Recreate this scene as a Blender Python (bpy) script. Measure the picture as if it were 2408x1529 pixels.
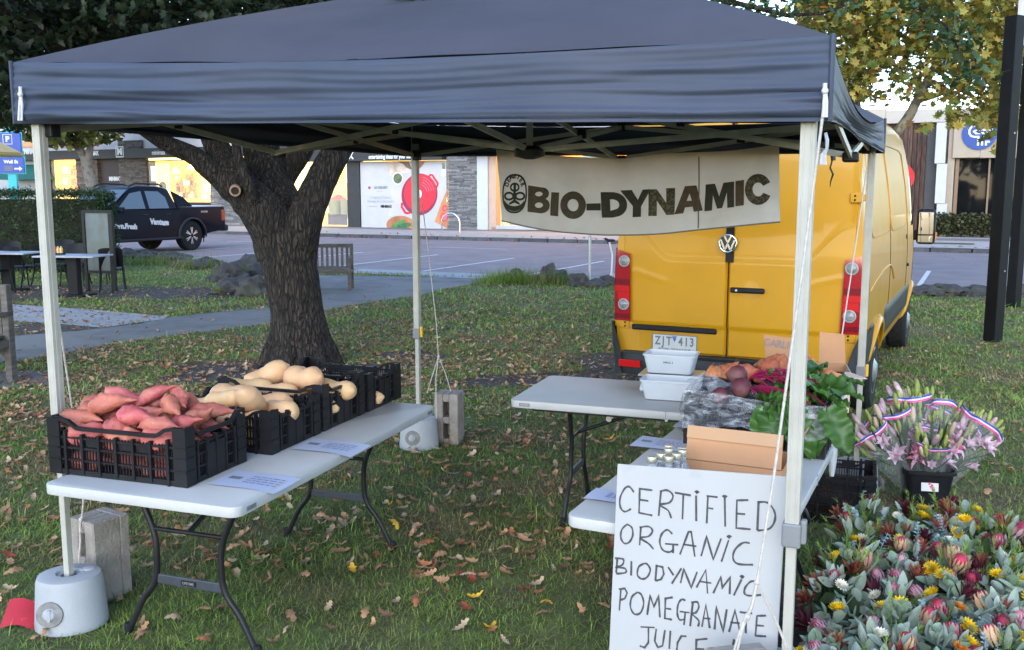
import bpy, bmesh, math, random
import numpy as np
from mathutils import Vector, Matrix, noise
random.seed(7); rng = np.random.default_rng(7)
R = math.radians; PI = math.pi
sc = bpy.context.scene
for o in list(bpy.data.objects): bpy.data.objects.remove(o)
col = sc.collection

# ------------------------------------------------------------------ camera
EYE = 1.884; PITCH = R(7.92); FPX = 2250.0
cam_d = bpy.data.cameras.new('camera'); cam = bpy.data.objects.new('camera', cam_d); col.objects.link(cam)
cam_d.sensor_width = 36.0; cam_d.lens = 36.0*FPX/2408.0; cam_d.clip_start = .05; cam_d.clip_end = 2000
cam.location = (0, 0, EYE); cam.rotation_euler = (PI/2-PITCH, 0, 0)
sc.camera = cam

# ------------------------------------------------------------------ sky, sun, exposure
SUN_EL, SUN_ROT = R(24), R(195)
w = bpy.data.worlds.new('World'); sc.world = w; w.use_nodes = True
nt = w.node_tree; bg = nt.nodes['Background']
sky = nt.nodes.new('ShaderNodeTexSky'); sky.sky_type = 'NISHITA'; sky.sun_disc = False
sky.sun_elevation = SUN_EL; sky.sun_rotation = SUN_ROT
sky.air_density = 1.0; sky.dust_density = .25; sky.ozone_density = 1.9
nt.links.new(sky.outputs[0], bg.inputs[0]); bg.inputs[1].default_value = .15
sun_d = bpy.data.lights.new('sun', 'SUN'); sun = bpy.data.objects.new('sun', sun_d); col.objects.link(sun)
sun_d.energy = .65; sun_d.angle = R(60); sun_d.color = (1, .95, .90)
# Nishita: rotation 0 puts the sun at +Y, turning clockwise seen from above
sd = Vector((math.sin(SUN_ROT)*math.cos(SUN_EL), math.cos(SUN_ROT)*math.cos(SUN_EL), math.sin(SUN_EL)))
sun.rotation_euler = (-sd).to_track_quat('-Z', 'Y').to_euler(); sun.location = (0, -5, 30)
sc.view_settings.view_transform = 'Standard'; sc.view_settings.look = 'None'
sc.view_settings.exposure = 2.05; sc.view_settings.gamma = 1; sc.view_settings.use_curve_mapping = False
sc.render.engine = 'CYCLES'
sc.cycles.max_bounces = 6; sc.cycles.transparent_max_bounces = 12; sc.cycles.use_denoising = True
sc.cycles.caustics_reflective = False; sc.cycles.caustics_refractive = False
sc.cycles.sample_clamp_indirect = 4

# ------------------------------------------------------------------ survey helpers: a bearing in the photograph meets a known plane of the place
def ray(px, py):
    u = (px-1204)/FPX; v = -(py-764.5)/FPX
    c, s = math.cos(PITCH), math.sin(PITCH)
    return Vector((u, c+v*s, -s+v*c))
def G(px, py, z=0.0):
    d = ray(px, py); t = (z-EYE)/d.z
    return Vector((d.x*t, d.y*t, z))
def D(px, py, y):
    d = ray(px, py); t = y/d.y
    return Vector((d.x*t, y, EYE+d.z*t))
ST = R(26.0)                                   # the street runs at this angle
SU = Vector((math.cos(ST), -math.sin(ST), 0)); SW = Vector((math.sin(ST), math.cos(ST), 0))
def S(u, w, z=0.0): return SU*u + SW*w + Vector((0, 0, z))
def uw(p): return p.x*SU.x+p.y*SU.y, p.x*SW.x+p.y*SW.y
def FW(px, py, wd):                            # where a bearing meets the upright plane at street depth wd -> (u, z)
    d = ray(px, py); t = wd/(d.x*SW.x+d.y*SW.y)
    return d.x*t*SU.x+d.y*t*SU.y, EYE+d.z*t

# ------------------------------------------------------------------ objects
def props(o, label=None, cat=None, group=None, kind=None):
    if label: o['label'] = label
    if cat: o['category'] = cat
    if group: o['group'] = group
    if kind: o['kind'] = kind
    return o
def frame_px(p):                               # bearing of a point in the photograph
    c, s = math.cos(PITCH), math.sin(PITCH); z = p[2]-EYE; zc = p[1]*c-z*s; return 1204+FPX*p[0]/zc, 764.5-FPX*(z*c+p[1]*s)/zc
def T(name, label, cat, loc=(0, 0, 0), rz=0, group=None):
    o = bpy.data.objects.new(name, None); col.objects.link(o)
    o.empty_display_size = .1
    o.location = loc; o.rotation_euler = (0, 0, rz)
    return props(o, label, cat, group)
def link(name, me, parent=None, loc=None, rot=None, sca=None):
    o = bpy.data.objects.new(name, me); col.objects.link(o)
    if parent: o.parent = parent
    if loc is not None: o.location = loc
    if rot is not None: o.rotation_euler = rot
    if sca is not None: o.scale = (sca,)*3 if isinstance(sca, (int, float)) else sca
    return o
KIDS = {}
def copy_tree(o, parent=None):
    c = o.copy(); col.objects.link(c)
    if parent: c.parent = parent
    for ch in [x for x in col.objects if x.parent == o]: copy_tree(ch, c)
    return c

class MB:
    def __init__(s): s.v = []; s.f = []
    def add(s, vs, fs, m=None):
        b = len(s.v)
        s.v += [tuple(m @ Vector(p)) for p in vs] if m is not None else [tuple(p) for p in vs]
        s.f += [tuple(i+b for i in f) for f in fs]; return s
    def box(s, c, d, rz=0, m=None, taper=1.0):
        x, y, z = d[0]/2, d[1]/2, d[2]/2; t = taper
        vs = [(-x*t, -y*t, -z), (x*t, -y*t, -z), (x*t, y*t, -z), (-x*t, y*t, -z), (-x, -y, z), (x, -y, z), (x, y, z), (-x, y, z)]
        fs = [(0, 3, 2, 1), (4, 5, 6, 7), (0, 1, 5, 4), (1, 2, 6, 5), (2, 3, 7, 6), (3, 0, 4, 7)]
        mm = Matrix.Translation(Vector(c)) @ Matrix.Rotation(rz, 4, 'Z')
        if m is not None: mm = m @ mm
        return s.add(vs, fs, mm)
    def bar(s, p0, p1, wd, ht, up=(0, 0, 1)):
        p0, p1 = Vector(p0), Vector(p1); d = (p1-p0); L = d.length; d.normalize()
        a = d.cross(Vector(up));
        if a.length < 1e-4: a = d.cross(Vector((1, 0, 0)))
        a.normalize(); b = a.cross(d)
        m = Matrix((( a.x, d.x, b.x, 0), (a.y, d.y, b.y, 0), (a.z, d.z, b.z, 0), (0, 0, 0, 1)))
        m = Matrix.Translation((p0+p1)/2) @ m
        return s.box((0, 0, 0), (wd, L, ht), m=m)
    def tube(s, pts, r, n=8, cap=True, sq=1.0):
        pts = [Vector(p) for p in pts]; k = len(pts)
        rs = list(r) if isinstance(r, (list, tuple)) else [r]*k
        b = len(s.v); t0 = (pts[1]-pts[0]).normalized()
        a = t0.orthogonal().normalized(); 
        for i, p in enumerate(pts):
            t = (pts[min(i+1, k-1)]-pts[max(i-1, 0)])
            if t.length > 1e-9: t.normalize()
            else: t = t0
            a = (a - t*a.dot(t)).normalized(); c = t.cross(a)
            for j in range(n):
                q = 2*PI*j/n
                s.v.append(tuple(p + a*(rs[i]*math.cos(q)) + c*(rs[i]*sq*math.sin(q))))
        for i in range(k-1):
            for j in range(n):
                j2 = (j+1) % n
                s.f.append((b+i*n+j, b+i*n+j2, b+(i+1)*n+j2, b+(i+1)*n+j))
        if cap:
            s.f.append(tuple(b+j for j in reversed(range(n)))); s.f.append(tuple(b+(k-1)*n+j for j in range(n)))
        return s
    def lathe(s, prof, n=20, m=None, sx=1, sy=1):
        vs = []; fs = []
        for r, z in prof:
            for j in range(n): vs.append((r*sx*math.cos(2*PI*j/n), r*sy*math.sin(2*PI*j/n), z))
        for i in range(len(prof)-1):
            for j in range(n):
                j2 = (j+1) % n; fs.append((i*n+j, i*n+j2, (i+1)*n+j2, (i+1)*n+j))
        if prof[0][0] > 1e-5: fs.append(tuple(reversed(range(n))))
        if prof[-1][0] > 1e-5: fs.append(tuple((len(prof)-1)*n+j for j in range(n)))
        return s.add(vs, fs, m)
    def prism(s, poly, z0, z1, m=None):
        k = len(poly)
        ar = sum(poly[i][0]*poly[(i+1) % k][1]-poly[(i+1) % k][0]*poly[i][1] for i in range(k))
        if ar < 0: poly = poly[::-1]
        vs = [(p[0], p[1], z0) for p in poly]+[(p[0], p[1], z1) for p in poly]
        fs = [tuple(reversed(range(k))), tuple(range(k, 2*k))]+[(i, (i+1) % k, k+(i+1) % k, k+i) for i in range(k)]
        return s.add(vs, fs, m)
    def grid(s, fn, nu, nv, m=None):
        vs = [fn(i/nu, j/nv) for j in range(nv+1) for i in range(nu+1)]
        fs = [(j*(nu+1)+i, j*(nu+1)+i+1, (j+1)*(nu+1)+i+1, (j+1)*(nu+1)+i) for j in range(nv) for i in range(nu)]
        return s.add(vs, fs, m)
    def ball(s, c, r, n=12, k=8, m=None):
        r = (r,)*3 if isinstance(r, (int, float)) else r
        vs = []; fs = []
        for i in range(k+1):
            th = PI*i/k
            for j in range(n):
                q = 2*PI*j/n; vs.append((c[0]+r[0]*math.sin(th)*math.cos(q), c[1]+r[1]*math.sin(th)*math.sin(q), c[2]-r[2]*math.cos(th)))
        for i in range(k):
            for j in range(n):
                j2 = (j+1) % n; fs.append((i*n+j, i*n+j2, (i+1)*n+j2, (i+1)*n+j))
        return s.add(vs, fs, m)
    def ribbon(s, pts, wd, z=0, m=None, vary=0.0):   # flat line in a plane, mitred; vary: pen pressure
        k = len(pts); P = [Vector((p[0], p[1])) for p in pts]; L = []; Rr = []
        for i in range(k):
            a = (P[i]-P[i-1]).normalized() if i else (P[1]-P[0]).normalized()
            b = (P[i+1]-P[i]).normalized() if i < k-1 else a
            t = a+b
            t = t.normalized() if t.length > .3 else a
            nn = Vector((-t.y, t.x)); sc_ = wd*(1+vary*math.sin(i*1.7+pts[0][0]*90)+vary*.7*math.sin(i*.6+pts[0][1]*70))/2/max(.5, nn.dot(Vector((-a.y, a.x))))
            L.append(P[i]+nn*sc_); Rr.append(P[i]-nn*sc_)
        vs = [(p.x, p.y, z) for p in L]+[(p.x, p.y, z) for p in Rr]
        fs = [(k+i, k+i+1, i+1, i) for i in range(k-1)]
        return s.add(vs, fs, m)
    def mesh(s, name, mat=None, smooth=None, bevel=0, bseg=2):
        me = bpy.data.meshes.new(name); me.from_pydata(s.v, [], s.f)
        if bevel:
            bm = bmesh.new(); bm.from_mesh(me)
            es = [e for e in bm.edges if len(e.link_faces) == 2 and e.calc_face_angle() > .5]
            bmesh.ops.bevel(bm, geom=es, offset=bevel, segments=bseg, profile=.5, affect='EDGES', clamp_overlap=True)
            bm.to_mesh(me); bm.free()
        me.validate()
        if mat: me.materials.append(mat)
        if smooth is not None:
            me.polygons.foreach_set('use_smooth', [True]*len(me.polygons)); me.set_sharp_from_angle(angle=smooth)
        me.update(); return me
    def build(s, name, mat=None, parent=None, smooth=None, bevel=0, bseg=2, loc=None, rot=None):
        return link(name, s.mesh(name, mat, smooth, bevel, bseg), parent, loc, rot)

def fast_mesh(name, V, F, mat=None, smooth=False):   # V (n,3), F (m,k) numpy
    me = bpy.data.meshes.new(name); n, m, k = len(V), len(F), F.shape[1]
    me.vertices.add(n); me.vertices.foreach_set('co', np.ascontiguousarray(V, np.float32).ravel())
    me.loops.add(m*k); me.loops.foreach_set('vertex_index', np.ascontiguousarray(F, np.int32).ravel())
    me.polygons.add(m); me.polygons.foreach_set('loop_start', np.arange(0, m*k, k, dtype=np.int32))
    if smooth: me.polygons.foreach_set('use_smooth', np.ones(m, bool))
    me.update(calc_edges=True)
    if mat: me.materials.append(mat)
    return me

def scatter_mesh(name, BV, BF, P, rot, scale, mat):
    """many copies of a small base shape as one mesh. rot (n,3,3)"""
    n, k = len(P), len(BV)
    V = np.einsum('nij,kj->nki', rot, BV)*scale[:, None, None] + P[:, None, :]
    F = (BF[None]+(np.arange(n)*k)[:, None, None]).reshape(-1, BF.shape[1])
    return fast_mesh(name, V.reshape(-1, 3), F, mat)
def rand_rot(n, tilt=None, rg=rng):
    """yaw any, tilt spread in radians (None: any way up)"""
    a = rg.uniform(0, 2*PI, n)
    if tilt is None: t = rg.uniform(0, PI, n)
    else: t = rg.normal(0, tilt, n)
    b = rg.uniform(0, 2*PI, n)
    ca, sa, ct, st, cb, sb = np.cos(a), np.sin(a), np.cos(t), np.sin(t), np.cos(b), np.sin(b)
    z = np.zeros(n); o = np.ones(n)
    Rz = np.stack([ca, -sa, z, sa, ca, z, z, z, o], 1).reshape(n, 3, 3)
    Rx = np.stack([o, z, z, z, ct, -st, z, st, ct], 1).reshape(n, 3, 3)
    Rb = np.stack([cb, -sb, z, sb, cb, z, z, z, o], 1).reshape(n, 3, 3)
    return Rz @ Rx @ Rb

def text_mesh(body, size, mat, bold=0, xs=1.0, align='CENTER', space=1.0):
    cu = bpy.data.curves.new('text', 'FONT'); cu.body = body; cu.size = size; cu.offset = bold
    cu.align_x = align; cu.align_y = 'CENTER'; cu.resolution_u = 3; cu.space_character = space
    o = bpy.data.objects.new('text', cu); col.objects.link(o)
    dg = bpy.context.evaluated_depsgraph_get()
    me = bpy.data.meshes.new_from_object(o.evaluated_get(dg), depsgraph=dg)
    bpy.data.objects.remove(o); bpy.data.curves.remove(cu)
    if xs != 1.0: me.transform(Matrix.Diagonal((xs, 1, 1, 1)))
    me.materials.clear(); me.materials.append(mat); return me

# ------------------------------------------------------------------ materials
def M(name, c, rough=.6, var=.12, scale=6, bump=0, bscale=80, metal=0, spec=.5, coat=0, island=0, objr=0,
      emit=0, trans=0, alpha=1, stretch=(1, 1, 1), detail=4, c2=None, mixscale=None, mixlo=.45, mixhi=.6, transl=0, ior=1.45, coords='Object', hue=0):
    m = bpy.data.materials.new(name); m.use_nodes = True; N = m.node_tree.nodes; L = m.node_tree.links
    p = N['Principled BSDF']; out = N['Material Output']
    tc = N.new('ShaderNodeTexCoord'); mp = N.new('ShaderNodeMapping'); mp.inputs['Scale'].default_value = stretch
    L.new(tc.outputs[coords], mp.inputs[0])
    nz = N.new('ShaderNodeTexNoise'); nz.inputs['Scale'].default_value = scale; nz.inputs['Detail'].default_value = detail
    L.new(mp.outputs[0], nz.inputs['Vector'])
    c = tuple(c)+(1,)
    def shade(k): return (min(1, c[0]*k), min(1, c[1]*k), min(1, c[2]*k), 1)
    mr = N.new('ShaderNodeMapRange'); mr.inputs[1].default_value = .3; mr.inputs[2].default_value = .7
    L.new(nz.outputs[0], mr.inputs[0])
    mx = N.new('ShaderNodeMix'); mx.data_type = 'RGBA'; L.new(mr.outputs[0], mx.inputs[0])
    mx.inputs[6].default_value = shade(1-var); mx.inputs[7].default_value = shade(1+var)
    cur = mx.outputs[2]
    if c2 is not None:
        n2 = N.new('ShaderNodeTexNoise'); n2.inputs['Scale'].default_value = mixscale or scale*.5; n2.inputs['Detail'].default_value = 5
        L.new(mp.outputs[0], n2.inputs['Vector'])
        r2 = N.new('ShaderNodeMapRange'); r2.inputs[1].default_value = mixlo; r2.inputs[2].default_value = mixhi; L.new(n2.outputs[0], r2.inputs[0])
        m2 = N.new('ShaderNodeMix'); m2.data_type = 'RGBA'; L.new(r2.outputs[0], m2.inputs[0]); L.new(cur, m2.inputs[6]); m2.inputs[7].default_value = tuple(c2)+(1,)
        cur = m2.outputs[2]
    if island or objr:
        if island:
            g = N.new('ShaderNodeNewGeometry'); src = g.outputs['Random Per Island']; amt = island
        else:
            g = N.new('ShaderNodeObjectInfo'); src = g.outputs['Random']; amt = objr
        hs = N.new('ShaderNodeHueSaturation'); r3 = N.new('ShaderNodeMapRange')
        r3.inputs[3].default_value = 1-amt; r3.inputs[4].default_value = 1+amt; L.new(src, r3.inputs[0]); L.new(r3.outputs[0], hs.inputs['Value'])
        if hue:
            ml = N.new('ShaderNodeMath'); ml.operation = 'MULTIPLY'; ml.inputs[1].default_value = 7.31; L.new(src, ml.inputs[0])
            fr = N.new('ShaderNodeMath'); fr.operation = 'FRACT'; L.new(ml.outputs[0], fr.inputs[0])
            r4 = N.new('ShaderNodeMapRange'); r4.inputs[3].default_value = .5-hue; r4.inputs[4].default_value = .5+hue
            L.new(fr.outputs[0], r4.inputs[0]); L.new(r4.outputs[0], hs.inputs['Hue'])
        L.new(cur, hs.inputs['Color']); cur = hs.outputs[0]
    L.new(cur, p.inputs['Base Color'])
    p.inputs['Roughness'].default_value = rough; p.inputs['Metallic'].default_value = metal
    p.inputs['Specular IOR Level'].default_value = spec; p.inputs['IOR'].default_value = ior
    if coat: p.inputs['Coat Weight'].default_value = coat; p.inputs['Coat Roughness'].default_value = .06
    if trans: p.inputs['Transmission Weight'].default_value = trans
    if alpha < 1: p.inputs['Alpha'].default_value = alpha
    if emit:
        L.new(cur, p.inputs['Emission Color']); p.inputs['Emission Strength'].default_value = emit
    if bump:
        nb = N.new('ShaderNodeTexNoise'); nb.inputs['Scale'].default_value = bscale; nb.inputs['Detail'].default_value = 6
        L.new(mp.outputs[0], nb.inputs['Vector'])
        bp = N.new('ShaderNodeBump'); bp.inputs['Strength'].default_value = min(1, bump); bp.inputs['Distance'].default_value = .01*max(1, bump)
        L.new(nb.outputs[0], bp.inputs['Height']); L.new(bp.outputs[0], p.inputs['Normal'])
    if transl:
        tr = N.new('ShaderNodeBsdfTranslucent'); L.new(cur, tr.inputs[0]); ms = N.new('ShaderNodeMixShader'); ms.inputs[0].default_value = transl
        L.new(p.outputs[0], ms.inputs[1]); L.new(tr.outputs[0], ms.inputs[2]); L.new(ms.outputs[0], out.inputs[0])
    return m

def add_cracks(m, scale, stretch, dark=.35, wid=.09, strength=.9):
    """furrows between plates: cell borders darken the crack floor and sink it"""
    N = m.node_tree.nodes; L = m.node_tree.links; p = N['Principled BSDF']
    tc = N.new('ShaderNodeTexCoord'); mp = N.new('ShaderNodeMapping'); mp.inputs['Scale'].default_value = stretch; L.new(tc.outputs['Object'], mp.inputs[0])
    nz = N.new('ShaderNodeTexNoise'); nz.inputs['Scale'].default_value = 4; nz.inputs['Detail'].default_value = 4; L.new(mp.outputs[0], nz.inputs['Vector'])
    ad = N.new('ShaderNodeVectorMath'); ad.operation = 'MULTIPLY_ADD'; ad.inputs[1].default_value = (.22,)*3; L.new(nz.outputs['Color'], ad.inputs[0]); L.new(mp.outputs[0], ad.inputs[2])
    vo = N.new('ShaderNodeTexVoronoi'); vo.feature = 'DISTANCE_TO_EDGE'; vo.inputs['Scale'].default_value = scale; L.new(ad.outputs[0], vo.inputs['Vector'])
    mr = N.new('ShaderNodeMapRange'); mr.inputs[1].default_value = 0; mr.inputs[2].default_value = wid*2; L.new(vo.outputs['Distance'], mr.inputs[0])
    src = p.inputs['Base Color'].links[0].from_socket; mx = N.new('ShaderNodeMix'); mx.data_type = 'RGBA'; mx.blend_type = 'MULTIPLY'; mx.inputs[0].default_value = 1
    m2 = N.new('ShaderNodeMapRange'); m2.inputs[3].default_value = dark; L.new(mr.outputs[0], m2.inputs[0])
    cb = N.new('ShaderNodeCombineColor'); [L.new(m2.outputs[0], cb.inputs[i]) for i in range(3)]
    L.new(src, mx.inputs[6]); L.new(cb.outputs[0], mx.inputs[7]); L.new(mx.outputs[2], p.inputs['Base Color'])
    bp = N.new('ShaderNodeBump'); bp.inputs['Strength'].default_value = strength; bp.inputs['Distance'].default_value = .03; L.new(mr.outputs[0], bp.inputs['Height'])
    if p.inputs['Normal'].links: L.new(p.inputs['Normal'].links[0].from_socket, bp.inputs['Normal'])
    L.new(bp.outputs[0], p.inputs['Normal'])
black_plastic = M('black plastic', (.010, .010, .012), .45, .25, 9, spec=.25, bump=.15, bscale=40)
dark_plastic = M('dark grey plastic', (.024, .027, .031), .5, .2, 9, spec=.3)
white_plastic = M('moulded white plastic', (.40, .395, .39), .5, .06, 5, bump=.12, bscale=260, c2=(.42, .40, .37), mixscale=7, mixlo=.62, mixhi=.85)
black_metal = M('black powder coat', (.012, .012, .014), .42, .25, 12, spec=.3, bump=.08, bscale=200)
cream_metal = M('cream powder coat', (.36, .345, .305), .45, .08, 14, bump=.06, bscale=150, c2=(.36, .33, .28), mixscale=22, mixlo=.64, mixhi=.75)
grey_frame = M('grey painted steel', (.38, .37, .32), .5, .15, 14)
zinc = M('dull zinc', (.42, .42, .42), .4, .12, 20, metal=.7)
chrome = M('chrome', (.75, .76, .78), .14, .03, 4, metal=1)
rope_mat = M('pale cotton rope', (.46, .42, .38), .85, .15, 60, bump=.4, bscale=300)
white_rope = M('white cord', (.55, .54, .55), .8, .1, 60, bump=.4, bscale=300)
yellow_plastic = M('yellow plastic', (.72, .40, .015), .4, .08, 8)
grey_plastic = M('grey plastic', (.17, .175, .185), .5, .1, 12)
paper = M('white paper', (.40, .44, .56), .55, .03, 6)
ink = M('black ink', (.012, .012, .014), .6, .3, 40)
grey_ink = M('grey ink', (.16, .17, .20), .6, .2, 40)
blue_ink = M('blue print', (.10, .12, .28), .6, .2, 40)
white_print = M('white print', (.60, .60, .60), .5, .04, 10)
card = M('cardboard', (.42, .215, .108), .8, .07, 4, bump=.12, bscale=120, c2=(.38, .20, .10), mixscale=3, mixlo=.5, mixhi=.8)
card_pale = M('pale cardboard', (.60, .47, .37), .8, .06, 4, bump=.1, bscale=120)
card_tape = M('brown tape', (.36, .19, .085), .35, .06, 6)
concrete = M('concrete', (.25, .22, .195), .9, .22, 9, bump=.7, bscale=70, c2=(.20, .145, .115), mixscale=5, mixlo=.5, mixhi=.75)
rubber = M('tyre rubber', (.014, .014, .015), .8, .3, 20, spec=.25, bump=.2, bscale=60)
# ================================================================== ground, road, paths
def poly_sheet(name, pts, z, mat, kind='structure'):
    b = MB(); k = len(pts); b.add([(p[0], p[1], z) for p in pts], [tuple(range(k))])
    o = b.build(name, mat); props(o, kind=kind)
    me = o.data
    if me.polygons[0].normal.z < 0:
        bm = bmesh.new(); bm.from_mesh(me); bmesh.ops.reverse_faces(bm, faces=bm.faces); bm.to_mesh(me); bm.free()
    return o
def inside(P, poly):
    x, y = P[:, 0], P[:, 1]; r = np.zeros(len(P), bool); k = len(poly)
    for i in range(k):
        x1, y1 = poly[i][0], poly[i][1]; x2, y2 = poly[(i+1) % k][0], poly[(i+1) % k][1]
        if y1 == y2: continue
        c = ((y1 > y) != (y2 > y)) & (x < (x2-x1)*(y-y1)/(y2-y1)+x1); r ^= c
    return r

soil_grass = M('soil and thatch under grass', (.095, .105, .04), .95, .45, 3.5, bump=.8, bscale=30, c2=(.095, .068, .042), mixscale=1.1, mixlo=.5, mixhi=.62, detail=8)
asphalt = M('road asphalt', (.212, .172, .180), .85, .16, 1.2, bump=.3, bscale=90, detail=10)
path_asphalt = M('old path asphalt', (.150, .142, .140), .9, .24, 2.5, bump=.5, bscale=110, detail=12, c2=(.19, .18, .175), mixscale=.7)
pale_concrete = M('pale concrete', (.30, .30, .31), .85, .12, 3, bump=.2, bscale=60, detail=8)
foot_conc = M('footpath concrete', (.36, .325, .31), .85, .1, 2, bump=.15, bscale=60)
bluestone = M('bluestone kerb', (.07, .07, .075), .85, .25, 8, bump=.5, bscale=40, objr=.25)
line_paint = M('white line paint', (.62, .62, .64), .7, .14, 6, c2=(.3, .3, .31), mixscale=14, mixlo=.6, mixhi=.75)
dirt = M('bare damp soil', (.055, .040, .033), .95, .4, 5, bump=1.2, bscale=24, detail=10)

ground = poly_sheet('ground', [(-400, -200), (400, -200), (400, 700), (-400, 700)], 0, soil_grass)

NEAR_W, FAR_W = 18.45, 33.0
road = poly_sheet('road', [S(-150, NEAR_W+.9), S(150, NEAR_W+.9), S(150, FAR_W), S(-150, FAR_W)], .004, asphalt)
gutter = poly_sheet('gutter', [S(-13.6, NEAR_W), S(-3.5, NEAR_W-.1), S(-3.5, NEAR_W+1.1), S(-13.6, NEAR_W+1.1)], .008, pale_concrete)
lower = [G(a, b) for a, b in ((-160, 862), (40, 850), (128, 836), (255, 810), (397, 791), (624, 764), (753, 733), (813, 721), (897, 707), (969, 699), (1054, 679), (1111, 669), (1185, 659), (1260, 655))]
upper = [G(a, b) for a, b in ((742, 648), (735, 700), (700, 722), (624, 725), (468, 739), (394, 747), (330, 762), (180, 779), (40, 790), (-160, 800))]
PATH = lower+upper
path = poly_sheet('path', PATH, .004, path_asphalt)
SIDEPATH = [G(a, b) for a, b in ((-160, 712), (31, 717), (198, 728), (394, 745), (385, 752), (240, 772), (150, 764), (40, 757), (-160, 748))]
poly_sheet('side_path', SIDEPATH, .008, pale_concrete)
PAD = [G(a, b) for a, b in ((-200, 880), (60, 872), (138, 880), (130, 905), (-200, 925))]
poly_sheet('bench_pad', PAD, .006, path_asphalt)

# far footpath, a real step up with bluestone kerb blocks
b = MB(); k0, k1 = FAR_W+.16, 60.0
b.add([S(-150, k0, .13), S(150, k0, .13), S(150, k1, .13), S(-150, k1, .13)], [(0, 1, 2, 3)])
fp = props(b.build('footpath', foot_conc), kind='structure')
shade_strip = poly_sheet('paving_shade_strip', [S(-60, 38.3), S(2.5, 38.3), S(2.5, 40.2), S(-60, 40.2)], .134, M('paving with awning shade in colour', (.17, .165, .17), .8, .1, 3))  # darker strip: shade under the awning put into the colour
kerb = T('kerb', None, None, S(0, FAR_W+.08)); kerb.rotation_euler.z = -ST; kerb['kind'] = 'structure'
kme = [MB().box((0, 0, .065), (1.16, .17, .15)).mesh('kerb_stone', bluestone, bevel=.012) for _ in range(3)]
for i in range(46):
    link('kerb_stone', kme[i % 3], kerb, (-32+1.2*i, random.uniform(-.01, .01), random.uniform(-.008, .004)))
# parking bay lines
b = MB()
for k in range(-7, 14):
    u0 = -14.7+2.72*k
    if -12 < u0 < -5: a0 = NEAR_W+1.15
    else: a0 = NEAR_W+1.5
    b.add([S(u0, a0, .012), S(u0+.1, a0, .012), S(u0+.1, a0+5.0, .012), S(u0, a0+5.0, .012)], [(0, 1, 2, 3)])
for k in range(8):
    b.add([S(-44+9*k, 28.3, .012), S(-41+9*k, 28.3, .012), S(-41+9*k, 28.4, .012), S(-44+9*k, 28.4, .012)], [(0, 1, 2, 3)])
props(b.build('road_markings', line_paint), kind='structure')

# bare soil patches
def blob(name, c, rx, ry, z, mat, seed, rz=0):
    n = 40; pts = []
    for i in range(n):
        q = 2*PI*i/n; k = 1+.45*noise.noise(Vector((math.cos(q)*1.7, math.sin(q)*1.7, seed)))+.15*noise.noise(Vector((math.cos(q)*6, math.sin(q)*6, seed)))
        x, y = rx*k*math.cos(q), ry*k*math.sin(q)
        pts.append((c.x+x*math.cos(rz)-y*math.sin(rz), c.y+x*math.sin(rz)+y*math.cos(rz)))
    poly_sheet(name, pts, z, mat); return pts
DIRT = [blob('bare_soil', G(1330, 892), 1.25, .42, .0020, dirt, 1.3, .25), blob('bare_soil', G(950, 838), .42, .32, .0022, dirt, 4.3),
        blob('bare_soil', G(1475, 850), .55, .55, .007, dirt, 2.3), blob('bare_soil', G(690, 876), 1.3, .75, .0024, dirt, 7.3),
        blob('bare_soil', G(120, 690), 3.6, 1.5, .0026, dirt, 9.1), blob('bare_soil', G(110, 772), 1.4, .5, .0028, dirt, 5.5),
        blob('bare_soil', G(1895, 1480), .22, .5, .005, dirt, 3.5)]
TREE = G(706, 858)

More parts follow.
